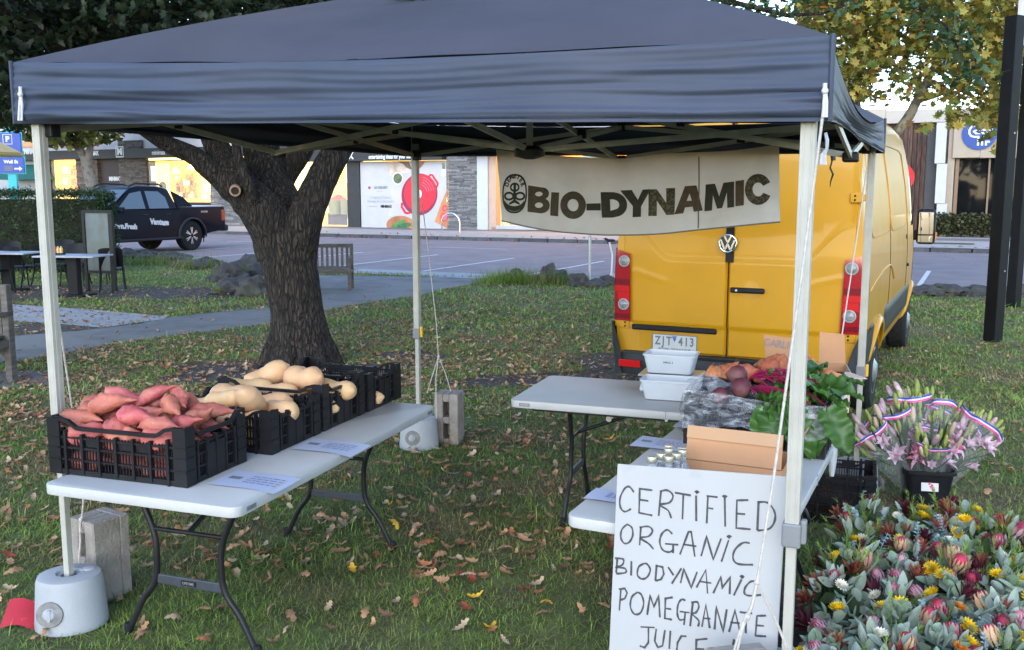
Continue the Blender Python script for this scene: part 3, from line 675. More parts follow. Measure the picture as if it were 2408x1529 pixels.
pshape('printed_leaf', [(1450, 180), (1500, 170), (1505, 250), (1490, 290), (1460, 265)], pr('sage', (.17, .2, .11), .5, 9), 3); pell('printed_leaf', 1480, 330, 36, 60, pr('white petals', (.70, .70, .62), .1, 9), 3)
def ptext(s, size, zx, zy, mat, bold=0, xs=1.0):
    u, z = pp(zx, zy); link('print_text', text_mesh(s, size, mat, bold, xs), bd, (u, -.06, z), (PI/2, 0, 0))
pt_grey = pr('grey type', (.27, .28, .31), .05)
ptext('LE CREUSET', .155, 508, 560, grey_ink, .008, .95); pell('printed_roundel', 330, 560, 20, 22, pr('roundel', (.35, .05, .06)), 2)
ptext('FRANCE 1925', .06, 490, 617, pt_grey, .001); ptext('A Legacy of Colour,', .19, 502, 712, pt_grey, .0, .78); ptext('Heritage & Craftsmanship', .19, 508, 772, pt_grey, .0, .80)
ptext('AVAILABLE AT', .075, 385, 852, pt_grey, .001); ptext('MINIMAX', .18, 590, 852, ink, .012, .85)
fbox('board_sill', 850, 545, 1051.5, 549, white_wall, -.14, .2)

# second shop, behind the banner and the van
shop2 = T('shop', 'white fronted shop with orange lit room behind the banner', 'shop', tuple(S(0, FD)), -ST)
uA = FW(1123.5, 450, FD)[0]; uB = FW(1990, 450, FD)[0]
fbox('column', 1124, 362, 1149, 547, M('white painted column', (.45, .46, .51), .6, .04, 3), -.1, .45, shop2, True)
fbox('reveal', 1149.2, 362, 1166, 547, peach_wall, .0, .5, shop2, True)
fbox('canopy_edge', 1104, 356, 1470, 361.5, M('white canopy edge', (.66, .68, .74), .5, .04, 3), -.7, .8, shop2)
MB().box(((uA+uB)/2, .3, 5.3), (uB-uA, .6, 2.4)).build('upper_wall', white_wall, shop2)
MB().box(((uA+uB)/2+.3, 3.2, 2.2), (uB-uA-.8, .2, 4.2)).build('lit_room', orange_lit, shop2)
MB().box(((uA+uB)/2+.3, 1.6, 4.15), (uB-uA-.8, 3, .1)).build('lit_ceiling', warm_white, shop2)
MB().box(((uA+uB)/2+.3, 1.6, .2), (uB-uA-.8, 3.2, .12)).build('floor', white_wall, shop2)
MB().box(((uA+uB)/2+.6, .0, 2.2), (uB-uA-1.2, .012, 3.9)).build('window', pane, shop2)
for i in range(6): MB().box((uA+1.3+i*2.6, 0.02, 2.2), (.08, .09, 3.9)).build('mullion', white_wall, shop2)
MB().box(((uA+uB)/2+.5, -.08, .25), (uB-uA-1.1, .2, .16)).build('sill', white_wall, shop2)
for i in range(3): MB().box((uA+3+i*4, 1.8, .8), (1.6, .8, 1.1)).build('counter', peach_wall, shop2)

# right hand building
RD = 42.4
b3 = T('commercial_building', 'beige clad building with timber boards and a blue round logo', 'building', tuple(S(0, RD)), -ST)
beige = M('beige cladding panel', (.36, .295, .225), .7, .05, 2); fas = M('pale fascia panel', (.40, .365, .325), .6, .05, 2)
def bbox(name, px0, py0, px1, py1, mat, y0=0, th=.3, floor=False, bevel=0, par=b3): return fbox(name, px0, py0, px1, py1, mat, y0, th, par, floor, RD, bevel)
for a, b_ in ((1960, 2083.5), (2084.2, 2226)): bbox('fascia_panel', a, 259, b_, 289.5, fas, -.25, .5)
tim = M('weathered timber boards', (.098, .056, .042), .85, .45, 2.2, objr=.35, stretch=(6, 6, .8), c2=(.045, .026, .022), mixscale=2.5, mixlo=.45, mixhi=.62, bump=.5, bscale=25)
xs = [2040+11.2*i for i in range(13)]
for i, (a, b_) in enumerate(zip(xs, xs[1:])): bbox('plank', a+.5, 290, b_-.5, 560, tim, -.01-.02*(i % 3), .1, True, .008)
bbox('dark_panel', 2174.6, 290, 2201, 560, M('charcoal panel', (.045, .046, .052), .6, .1, 3), .02, .1, True)
for a, b_ in ((290, 385), (386, 478), (479, 570)): bbox('pillar_block', 2201.5, a, 2226, b_, M('white pillar panel', (.45, .45, .48), .5, .04, 3) if a == 290 else bpy.data.materials['white pillar panel'], -.45, .6, b_ == 570)
bbox('wall', 2226.5, 259, 2243, 570, beige, -.1, .3, True)
for a, b_ in ((2243.4, 2307.5), (2308, 2372), (2372.5, 2436), (2436.5, 2560)): bbox('fascia_panel', a, 257, b_, 371.5, beige, -.25, .5, bevel=.01)
bronze = M('bronze frame', (.20, .125, .075), .45, .08, 5)
wdw = MB(); u0, u1, z0, z1 = fr(2243, 372, 2560, 522, RD)
wn = MB().box(((u0+u1)/2, .1, (z0+z1)/2), (u1-u0, .02, z1-z0)).build('window', glass_dark0 if 'glass_dark0' in globals() else M('dark reflective shop glass', (.006, .007, .008), .03, .0, 3, spec=.18), b3)
for a, b_ in ((2243.2, 2252), (2321, 2325.5), (2404, 2408.5), (2480, 2484)): bbox('mullion', a, 372.5, b_, 521.5, bronze, .0, .12, par=wn)
bbox('sill', 2243, 522.5, 2560, 528, M('pale sill', (.40, .31, .22), .6, .05, 4), -.05, .3); bbox('stall_wall', 2243, 528.5, 2560, 560, beige, .05, .3, True)
bbox('notice', 2252.5, 513, 2259, 519, white_print, .06, .02)
zc_ = FW(2240, 261, RD)[1]-.35
MB().box(((FW(1960, 400, RD)[0]+FW(2560, 400, RD)[0])/2, 3.6, zc_/2), (FW(2560, 400, RD)[0]-FW(1960, 400, RD)[0], 6.5, zc_)).build('core', beige, b3)
u, z = FW(2304, 314.5, RD); rr = 36/2250*RD*.93
lg = MB().lathe([(0, 0), (rr, 0), (rr, .05), (0, .05)], 48, m=Matrix.Translation((u, -.26, z)) @ Matrix.Rotation(PI/2, 4, 'X')).build('logo_disc', M('logo blue', (.012, .055, .25), .4, .05, 5), b3)
k = rr/130; b = MB(); mm = Matrix.Translation((u, -.315, z)) @ Matrix.Rotation(PI/2, 4, 'X')
LS = [[(-8, 118), (-8, 100), (0, 92), (20, 92), (34, 100)], [(95, 60), (-35, 60), (-62, 52), (-76, 28), (-76, 2), (-62, -20), (-38, -28), (-8, -28), (-8, -98)], [(95, 26), (-28, 26), (-42, 14), (-28, 0), (60, 0), (82, -14), (70, -34), (22, -36), (22, -98)], [(50, -98), (50, -68), (78, -68)]]
for s_ in LS: b.ribbon([(x*k, y*k) for x, y in s_], 15*k, 0, m=mm)
b.build('logo_symbol', white_print, lg)
# hedge of small shrubs under that window, verge grass
shrub_m = M('brown green shrub leaves', (.055, .06, .022), .6, .3, 3, island=.5, hue=.03, transl=.2)
def leaf_ball(c, r_, n, mat, size, rg, name='crown', parent=None, flat=1.0, loc=None):
    v = np.array([(-.5, 0, 0), (0, -.5, .08), (.5, 0, 0), (0, .5, .08)]); f = np.array([[0, 1, 2, 3]])
    d = rg.normal(size=(n, 3)); d /= np.linalg.norm(d, axis=1)[:, None]; P = d*(rg.random(n)[:, None]**.4)*np.array(r_); P = P+np.array(c); P[:, 2] = np.maximum(P[:, 2], .01)
    return link(name, scatter_mesh(name, v, f, P, rand_rot(n, None, rg), size*rg.uniform(.6, 1.4, n), mat), parent)
rgb = np.random.default_rng(8)
for i, px in enumerate((2207, 2232, 2258, 2286, 2312, 2338, 2366, 2392)):
    p = S(FW(px, 555, RD-.9)[0], RD-.9, .13)
    t = T('shrub', ('first', 'second', 'third', 'fourth', 'fifth', 'sixth', 'seventh', 'eighth')[i]+' small brown green shrub from the white pillar under the far window', 'shrub', tuple(p), 0, 'shrubs under the right hand shop window')
    MB().tube([(0, 0, 0), (0, .02, .3)], .03, 5).build('stem', M('shrub stem', (.06, .04, .03), .9) if i == 0 else bpy.data.materials['shrub stem'], t)
    leaf_ball((0, 0, .5), (.42, .4, .48), 520, shrub_m, .11, rgb, 'foliage', t)
pts = [S(*FW(2185, 590, 36.0)[:1], 35.6), S(*FW(2290, 590, 36.0)[:1], 35.6), S(*FW(2290, 590, 36)[:1], 36.6), S(*FW(2170, 590, 36)[:1], 36.6)]
poly_sheet('verge_grass', pts, .136, M('thin verge grass', (.06, .075, .035), .9, .3, 5))
# ================================================================== trees
bark_oak = M('furrowed oak bark', (.052, .039, .032), .95, .4, 6, bump=3.0, bscale=11, stretch=(5, 5, .62), detail=12, c2=(.019, .015, .012), mixscale=7.5, mixlo=.44, mixhi=.60)
bark_plane = M('mottled plane bark', (.30, .26, .20), .85, .25, 5, c2=(.13, .11, .085), mixscale=4, mixlo=.45, mixhi=.55, bump=.3, bscale=20)
bark_grey = M('grey street tree bark', (.15, .135, .115), .9, .3, 4, bump=.5, bscale=14, c2=(.08, .07, .06), mixscale=4)
add_cracks(bark_oak, 11, (2.4, 2.4, .55), .40, .10, 1.0)
heart = M('cut branch face', (.30, .20, .13), .8, .2, 20)
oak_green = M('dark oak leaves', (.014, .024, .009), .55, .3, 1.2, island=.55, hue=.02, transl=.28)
def limb(b, pts, rs, n=12, wob=.0, seed=0):
    P = [Vector(p) for p in pts]; out_ = []; rr = []
    k = 6
    for i in range(len(P)-1):
        a = P[max(i-1, 0)]; p, q = P[i], P[i+1]; c = P[min(i+2, len(P)-1)]
        for j in range(k):
            t = j/k; out_.append(.5*((2*p)+(q-a)*t+(2*a-5*p+4*q-c)*t*t+(3*p-a-3*q+c)*t**3)); rr.append((rs[i]+(rs[i+1]-rs[i])*t)*(1+wob*noise.noise(Vector((i+t, seed, 0))*2)))
    out_.append(P[-1]); rr.append(rs[-1]); b.tube(out_, rr, n); return out_
oak = T('oak_tree', 'large spreading oak with forked furrowed trunk behind the left table', 'tree', (TREE.x, TREE.y, 0))
ty = TREE.y
def O(px, py, dy=0): return D(px, py, ty+dy)-Vector((TREE.x, TREE.y, 0))
b = MB()
def Rp(w_): return w_/2/FPX*(ty+.3)
base = O(706, 880); base.z = -.1
limb(b, [base, O(708, 838), O(705, 790), O(697, 720), O(684, 640), O(676, 590), O(668, 545)], [Rp(208), Rp(168), Rp(136), Rp(120), Rp(122), Rp(132), Rp(142)], 28, .05, 1)
# root flare
for a, L in ((.1, .55), (1.3, .45), (2.4, .5), (3.6, .55), (4.6, .6), (5.5, .55)):
    c, s = math.cos(a), math.sin(a); limb(b, [(c*.22, s*.22, .34), (c*.34, s*.34, .13), (c*(.22+L*.4), s*(.22+L*.4), -.03)], [.11, .09, .05], 8)
L1 = limb(b, [O(652, 600), O(622, 525), O(570, 455, -.1), O(520, 415, -.15), O(487, 392, -.2), O(455, 366, -.2), O(405, 344, -.3), O(366, 320, -.4), O(250, 230, -.9), O(90, 70, -1.6), O(-120, -80, -2.3)], [Rp(96), Rp(84), Rp(72), Rp(58), Rp(48), Rp(42), Rp(37), Rp(36), Rp(34), Rp(30), Rp(24)], 16, .10, 2)
L2 = limb(b, [O(660, 580), O(628, 510, -.12), O(584, 462, -.12), O(546, 420, -.1), O(520, 370, 0), O(503, 328, .1), O(440, 170, .8), O(330, -20, 1.6)], [Rp(104), Rp(98), Rp(90), Rp(82), Rp(66), Rp(56), Rp(48), Rp(38)], 16, .10, 3)
L3 = limb(b, [O(668, 590), O(652, 490, .2), O(630, 410, .35), O(612, 330, .4), O(620, 200, .5), O(690, 0, .8), O(720, -200, 1.1)], [Rp(120), Rp(112), Rp(96), Rp(84), Rp(74), Rp(60), Rp(44)], 16, .10, 4)
L4 = limb(b, [O(694, 600), O(712, 530, -.1), O(731, 477, -.08), O(757, 420, 0), O(781, 375, .05), O(806, 328, .2), O(885, 150, .8), O(1010, -60, 1.4)], [Rp(104), Rp(84), Rp(76), Rp(70), Rp(66), Rp(62), Rp(48), Rp(36)], 16, .08, 5)
L5 = limb(b, [O(680, 580, .1), O(662, 490, .3), O(663, 430, .4), O(688, 386, .45), O(713, 350, .5), O(760, 240, .8), O(800, 120, 1.2)], [Rp(90), Rp(76), Rp(58), Rp(54), Rp(50), Rp(42), Rp(34)], 12, .08, 6)
limb(b, [O(600, 480, -.3), O(582, 430, -.42), O(560, 370, -.4), O(553, 320, -.3), O(540, 220, .2)], [Rp(26), Rp(24), Rp(22), Rp(20), Rp(16)], 8, .1, 7)
tk = b.build('trunk', bark_oak, oak, smooth=1.2)
m = Matrix.Translation(O(553, 449, -.42)) @ Matrix.Rotation(PI/2+.1, 4, 'X') @ Matrix.Rotation(.25, 4, 'Y')
b = MB(); b.lathe([(.058, -.25), (.060, .0), (.056, .018), (.043, .020), (.038, .006)], 18, m=m); b.build('branch_stub', heart, oak, smooth=.6)
MB().lathe([(.039, .007), (0, -.03)], 18, m=m).build('stub_hollow', M('dark hollow', (.02, .014, .01), .95), oak)
# a few boughs through the crown
rt = random.Random(4); b = MB()
for src in (L1, L2, L3, L4, L5):
    for i in range(14, len(src), 3):
        if src[i].z < 3.3: continue
        p = src[i]; d = Vector((rt.uniform(-1, 1), rt.uniform(-1, 1), rt.uniform(.15, .8))).normalized(); L = rt.uniform(1, 2.4)
        limb(b, [p, p+d*L*.5+Vector((0, 0, .15)), p+d*L+Vector((0, 0, rt.uniform(-.3, .3)))], [.07, .045, .02], 6)
b.build('bough', bark_oak, oak, smooth=1.2)['kind'] = 'stuff'
# crown: leaf clusters, left out over the gazebo to let light in, thinner towards the rim
rgo = np.random.default_rng(21)
lv, lf = oak_leaf(.125, .085, 2, .3, 5, .2); LBV, LBF = np.array(lv), np.array(lf)
def clusters(C, per, spread, size, mat, name, parent, rg, off):
    P = np.repeat(C, per, 0)+rg.normal(0, 1, (len(C)*per, 3))*np.repeat(spread, per)[:, None]*np.array([1, 1, .75])
    fx, fy = frame_px((P[:, 0], np.maximum(P[:, 1], .5), P[:, 2])); P = P[~((fy > np.where(fx > 55, 300, 318)) & (P[:, 1] > 2))]
    return link(name, scatter_mesh(name, LBV, LBF, P-off, rand_rot(len(P), .9, rg), size*rg.uniform(.65, 1.25, len(P)), mat), parent)
C = []
while len(C) < 620:
    p = rgo.uniform(-1, 1, 3); rr = np.linalg.norm(p)
    if rr > 1 or rr < .25: continue
    q = np.array([TREE.x-1.2, TREE.y+.6, 6.3])+p*np.array([8.0, 6.6, 3.7])
    if q[1] < 7.0 and q[2] < 4.6 and q[0] > -3: continue
    if q[0] > 2.2 and q[1] > 6: continue
    if q[1] < 8.2 and q[0] > -3.6: continue
    if q[2] < 2.7+.05*abs(q[0]): continue
    C.append(q)
off = np.array([TREE.x, TREE.y, 0])
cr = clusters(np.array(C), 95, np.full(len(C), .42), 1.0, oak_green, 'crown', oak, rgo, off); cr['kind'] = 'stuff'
# lower skirts seen over and beside the canopy
low = []
def skirt(px, py, y, k=1, sp=30):
    for _ in range(k): low.append(tuple(D(px+rt.gauss(0, sp), py+rt.gauss(0, sp*.6), y+rt.gauss(0, .3))))
for px in range(-60, 900, 38):
    for y in (9.0, 11.5, 13.5):
        for py in range(-20, int(150-.17*px), 34): skirt(px, py, y, 1, 18)
for px, py in ((10, 190), (15, 240), (20, 280), (-10, 220), (30, 130), (-20, 270), (5, 150)): skirt(px, py, 10.5, 3, 14)
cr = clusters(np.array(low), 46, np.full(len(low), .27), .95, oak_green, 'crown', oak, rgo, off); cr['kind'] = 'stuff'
right = []
for px, py, y in ((1640, 5, 9), (1690, 12, 9.4), (1740, 15, 9.2), (1790, 20, 9.6), (1830, 10, 9), (1875, 14, 9.5), (1760, 50, 9.3), (1810, 52, 9.3), (1700, -10, 9), (1920, -5, 9.5), (1960, 8, 9.5), (1835, 35, 9.5), (2010, -6, 9.2),
                  (2160, 10, 8.4), (2180, 30, 8.2), (2190, 50, 8.3), (2140, 0, 8.4), (2232, 75, 8.4), (2245, 100, 8.4), (2262, 125, 8.3), (2275, 160, 8.4), (2285, 185, 8.4), (2262, 178, 8.4), (2210, 62, 8.4)):
    right.append(tuple(D(px, py, y)))
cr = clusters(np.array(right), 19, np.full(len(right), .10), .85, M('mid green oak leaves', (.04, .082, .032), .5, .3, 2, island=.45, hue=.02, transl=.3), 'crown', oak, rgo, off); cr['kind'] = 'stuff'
b = MB(); b.tube([O(1560, -40, -1), O(1700, 0, -1), O(1850, 36, -.9), O(1935, 32, -.8), O(1990, 12, -.8)], [.03, .026, .02, .014, .008], 6); b.tube([D(2090, -40, 8.4)-Vector(off), D(2160, 14, 8.4)-Vector(off), D(2225, 62, 8.4)-Vector(off), D(2262, 130, 8.4)-Vector(off), D(2285, 190, 8.4)-Vector(off)], [.016, .014, .011, .008, .004], 6)
b.build('bough', bark_oak, oak, smooth=1)['kind'] = 'stuff'
# sprig that hangs against the canopy roof
sp = [tuple(D(px, py, 4.25)) for px, py in ((960, 2), (985, 0), (1008, 8), (1030, 3), (985, 12))]
cr = clusters(np.array(sp), 10, np.full(len(sp), .035), .62, bpy.data.materials['mid green oak leaves'], 'leaf_sprig', oak, rgo, off); cr['kind'] = 'stuff'

# plane tree, autumn leaves, behind the van's nose ------------------------------
def plane_leaf():
    pts = []
    for ang, r_ in ((-90, .16), (-58, .36), (-38, .22), (-8, .50), (12, .26), (42, .56), (64, .30), (90, .66), (116, .30), (138, .56), (168, .26), (188, .50), (218, .22), (238, .36)):
        a = R(ang); x, y = r_*math.cos(a), r_*math.sin(a); pts.append((x, y, .06*abs(x)-.10*y*y))
    return [(0, 0, 0)]+pts, [(0, i+1, (i+1) % 14+1) for i in range(14)]
pv, pf = plane_leaf(); PBV, PBF = np.array(pv), np.array(pf)
PY = 17.2
plane = T('plane_tree', 'plane tree with yellow green autumn leaves behind the van', 'tree', tuple(Vector((D(2046, 400, PY).x, PY, 0))))
po = Vector(plane.location)
def Q(px, py, dy=0): return D(px, py, PY+dy)-po
b = MB()
def Rq(w_): return w_/2/FPX*PY
limb(b, [(0, 0, -.1), Q(2040, 560), Q(2046, 440), Q(2062, 366)], [Rq(60), Rq(44), Rq(38), Rq(34)], 14)
limb(b, [Q(2056, 380), Q(2090, 334), Q(2130, 285), Q(2155, 240), Q(2185, 180), Q(2215, 110, .3), Q(2235, 0, .5)], [Rq(30), Rq(25), Rq(23), Rq(21), Rq(17), Rq(12), Rq(8)], 12)
limb(b, [Q(2166, 214), Q(2200, 196), Q(2260, 192), Q(2310, 180, .4)], [Rq(9), Rq(7), Rq(5), Rq(3)], 6)
limb(b, [Q(2050, 420, .3), Q(2030, 330, .6), Q(2012, 240, .8), Q(2018, 160, 1), Q(1995, 60, 1.2), Q(1960, -60, 1.6)], [Rq(30), Rq(26), Rq(22), Rq(20), Rq(14), Rq(9)], 10)
limb(b, [Q(2018, 180, 1), Q(2070, 90, 1), Q(2110, 0, 1.2)], [Rq(12), Rq(9), Rq(5)], 8); limb(b, [Q(2155, 240), Q(2240, 210, .5), Q(2330, 150, .8), Q(2420, 60, 1)], [Rq(10), Rq(8), Rq(6), Rq(4)], 8)
for i in range(26):
    x, y = rt.uniform(1900, 2400), rt.uniform(-80, 50); limb(b, [Q(x, y, rt.uniform(-1, 1)), Q(x+rt.uniform(-60, 60), y+rt.uniform(10, 60), rt.uniform(-1, 1))], [.014, .005], 5)
b.build('trunk', bark_plane, plane, smooth=1)
PC = dict(olive=(.27, .25, .05), yellow=(.44, .33, .07), green=(.14, .185, .04), orange=(.46, .17, .04), brown=(.24, .13, .05))
pm = {k: M('plane leaves '+k, v, .6, .2, 3, island=.35, objr=0, hue=.015, transl=.35) for k, v in PC.items()}
pmo = {k: M('plane leaf '+k, v, .6, .2, 3, objr=.35, transl=.35) for k, v in PC.items()}
def plane_pt(r):
    while True:
        x, y = r.uniform(1870, 2480), r.uniform(-90, 300)
        if y > 235 and not (2230 < x < 2400 and y < 345) and r.random() < .93: continue
        lim = 250 if x > 2100 else 225+.2*(x-1900)
        if y > lim and not (2230 < x < 2400): continue
        # open sky windows
        if ((x-2135)/75)**2+((y-185)/58)**2 < 1 and r.random() < .5: continue
        if ((x-2260)/80)**2+((y-215)/45)**2 < 1 and r.random() < .5: continue
        if ((x-2085)/60)**2+((y-225)/40)**2 < 1 and r.random() < .5: continue
        if noise.noise(Vector((x*.020, y*.024, 3))) < -.30 and r.random() < .7: continue
        return x, y
rp = random.Random(12); leaves = {k: [] for k in PC}
def pk(): return rp.choices(list(PC), [40, 32, 22, 2.5, 4])[0]
tot = 0
pme = {}
for k in PC:
    bb = MB(); bb.add(pv, pf); pme[k] = bb.mesh('leaf', pmo[k])
nb = 0
while nb < 285:
    x, y = plane_pt(rp); p = D(x, y, PY+rp.uniform(-2.6, -1.2))-po
    link('leaf', pme[pk()], plane, p, (rp.gauss(.6, .7), rp.gauss(0, .6), rp.uniform(0, 6.28)), rp.uniform(.13, .20)); nb += 1
for x, y in ((2210, 268), (2235, 275), (2260, 290), (2290, 285), (2310, 320), (2330, 340), (2340, 300), (2360, 280), (2150, 290), (2165, 305)):
    for _ in range(4):
        p = D(x+rp.gauss(0, 14), y+rp.gauss(0, 10), PY+rp.uniform(-1.5, -.5))-po
        link('leaf', pme[pk()], plane, p, (rp.gauss(.6, .7), rp.gauss(0, .6), rp.uniform(0, 6.28)), rp.uniform(.15, .24))
for _ in range(14500):
    x, y = plane_pt(rp); leaves[pk()].append(tuple(D(x, y, PY+rp.uniform(-1.2, 3.2))-po))
for k, P in leaves.items():
    P = np.array(P); o = link('crown', scatter_mesh('crown', PBV, PBF, P, rand_rot(len(P), 1.0, rgo), rgo.uniform(.11, .20, len(P)), pm[k]), plane); o['kind'] = 'stuff'
# the crown goes on above the frame
P = np.column_stack([rgo.normal(.9, 2.2, 5200), rgo.normal(.5, 1.8, 5200), rgo.uniform(5.4, 9.5, 5200)])
o = link('crown', scatter_mesh('crown', PBV, PBF, P, rand_rot(len(P), 1.0, rgo), rgo.uniform(.14, .25, len(P)), pm['olive']), plane); o['kind'] = 'stuff'

# street tree before the shops on the left --------------------------------------
SP = S(FW(218, 470, 34.6)[0], 34.6, .13)
stt = T('street_tree', 'grey trunked street tree with green leaves before the shops on the left', 'tree', tuple(SP))
def F2(px, py): u, z = FW(px, py, 34.6); return S(u, 34.6, z)-SP
b = MB(); limb(b, [F2(222, 560), F2(219, 456), F2(208, 400), F2(202, 372)], [.42, .33, .28, .27], 12)
limb(b, [F2(204, 380), F2(185, 350), F2(160, 325), F2(130, 290)], [.22, .19, .15, .09], 10); limb(b, [F2(206, 380), F2(212, 345), F2(207, 310), F2(215, 260)], [.19, .17, .14, .08], 10); limb(b, [F2(196, 362), F2(190, 330), F2(196, 300)], [.12, .1, .06], 8)
b.build('trunk', bark_grey, stt, smooth=1)
rs_ = np.random.default_rng(2)
leaf_ball((-1.0, 0, 6.6), (4.2, 3.2, 2.7), 6500, M('street tree leaves', (.085, .105, .022), .6, .3, .8, island=.4, hue=.03, transl=.35), .34, rs_, 'crown', stt)['kind'] = 'stuff'
# ================================================================== pop-up gazebo
GC = dict(NL=Vector((-1.93, 3.98, 0)), NR=Vector((.85, 2.79, 0)), FR=Vector((2.12, 5.72, 0)), FL=Vector((-.69, 6.92, 0)))
CEN = sum(GC.values(), Vector())/4
gz = T('gazebo', 'pop-up market gazebo with dark navy canopy on four cream legs', 'gazebo', (CEN.x, CEN.y, 0))
def L_(p): return Vector(p)-Vector((CEN.x, CEN.y, 0))
GX = (GC['NR']-GC['NL']).normalized(); GYAW = math.atan2(GX.y, GX.x)
fabric = M('navy canopy cloth', (.037, .048, .078), .62, .14, 2.2, bump=.25, bscale=7, detail=8, spec=.35, c2=(.062, .066, .09), mixscale=.7, mixlo=.5, mixhi=.8)
under = fabric
TOPZ = dict(NL=2.40, NR=2.31, FR=2.31, FL=2.36); BOTZ = dict(NL=2.157, NR=2.078, FR=2.11, FL=2.134)
def out(k, e=.055):
    d = (GC[k]-CEN); d.z = 0; return GC[k]+d.normalized()*e*1.414
PEAK = Vector((CEN.x, CEN.y, 2.96))
def hip(k, t):                                            # sagging, pole-pushed hip line from corner to peak
    a = out(k); z = TOPZ[k]+(PEAK.z-TOPZ[k])*(t+.06*math.sin(PI*t)*(1-t)*1.2)
    return Vector((a.x+(PEAK.x-a.x)*t, a.y+(PEAK.y-a.y)*t, z))
def wr(x, y, s): return noise.noise(Vector((x, y, s)))
roofcloth = M('greyer canopy roof cloth', (.053, .052, .067), .7, .16, 1.6, bump=.25, bscale=7, detail=8, spec=.3, c2=(.070, .062, .071), mixscale=.6, mixlo=.45, mixhi=.7)  # roof panels greyer than the valance cloth
def slope(ka, kb, seed, slack=0.0):
    def fn(u, v):
        a, b_ = hip(ka, v), hip(kb, v); p = a.lerp(b_, u)
        sag = math.sin(PI*u)*(1-v)
        p.z -= .03*sag*(1 if v < .02 else 1.6-v)+slack*math.sin(PI*u**.8)*.6*(1-v)**2.2
        e = 4*u*(1-u)
        # soft drapes that run from each corner, plus fine puckers above the valance seam
        p.z += .014*wr(u*5+v*3, v*7, seed)*e+.012*math.sin(60*math.atan2(v+.02, u+.02)/1.57)*math.exp(-((u*u+v*v)**.5)*3.2)*e*.8+.010*math.sin(52*math.atan2(v+.02, 1.02-u)/1.57)*math.exp(-(((1-u)**2+v*v)**.5)*3.0)*e*.8+.006*math.sin(26*u+9*v+3*wr(u*3, v*3, seed))*max(0, .35-v)*e
        p.z += .02*wr(u*2.2, v*2.6, seed+4)*e*v+.012*abs(wr(u*3+v*4, v*2-u, seed+9))*e
        return p-Vector((CEN.x, CEN.y, 0))
    return fn
def valance(ka, kb, seed, slack=0.0, gather=1.0):
    A, B_ = out(ka), out(kb); nrm = Vector(((B_-A).y, -(B_-A).x, 0)).normalized()
    def fn(u, v):                                         # v 0 top, 1 hem
        p = A.lerp(B_, u); zt = TOPZ[ka]+(TOPZ[kb]-TOPZ[ka])*u-.03*math.sin(PI*u); zb = BOTZ[ka]+(BOTZ[kb]-BOTZ[ka])*u
        zt -= slack*math.sin(PI*u**.8)*.6; zb += slack*.25*math.sin(PI*u)
        p.z = zt+(zb-zt)*v
        la, lb = math.exp(-u*3.2)*gather, math.exp(-(1-u)*4.5)
        f = 0
        f += .034*la*math.sin(v*17+1.2*u+.5*wr(u*3, v*2, seed))*min(1, u*14)
        f += .013*lb*math.sin(v*23+.8+1.5*wr(u*5, v*2, seed+2))*min(1, (1-u)*14)
        f += .018*math.sin(PI*u)*math.sin(v*7.5+2*wr(u*2.3, v*1.2, seed+1))
        f += .006*wr(u*11, v*5, seed+7)+.003*math.sin(v*46+6*wr(u*4, v, seed+3))
        f += .010*abs(wr(u*7+v*2, v*9-u*3, seed+5))*(.3+abs(2*u-1))-.010*(v > .93)
        p += nrm*(f*(.25+v*.75)*(.4 if slack else 1)+.012*v)
        if slack: p += nrm*(-.06*math.sin(PI*u)*v)+Vector((0, 0, .006*math.sin(u*7)*v))
        return p-Vector((CEN.x, CEN.y, 0))
    return fn
sides = (('NL', 'NR', 1.1, 0, 1), ('NR', 'FR', 2.7, .16, .3), ('FR', 'FL', 3.9, 0, .4), ('FL', 'NL', 5.3, 0, .4))
for i, (a, b_, s, sl, ga) in enumerate(sides):
    n = 70 if i < 2 else 30
    MB().grid(slope(a, b_, s, sl), n, 34 if i < 2 else 20).build('canopy_panel', roofcloth, gz, smooth=1.2)
    MB().grid(valance(a, b_, s, sl, ga), n+30, 40 if i < 2 else 16).build('valance', fabric, gz, smooth=1.2)
# corner seams / reinforcement tape
for k, al in (('NL', 1), ('NR', 1), ('FR', 1), ('FL', 1)):
    p0 = out(k, .062); b = MB(); b.tube([L_((p0.x, p0.y, TOPZ[k]+.004)), L_((p0.x, p0.y, (TOPZ[k]+BOTZ[k])/2)), L_((p0.x, p0.y, BOTZ[k]))], .008, 6)
    b.build('corner_seam', fabric, gz, smooth=1)
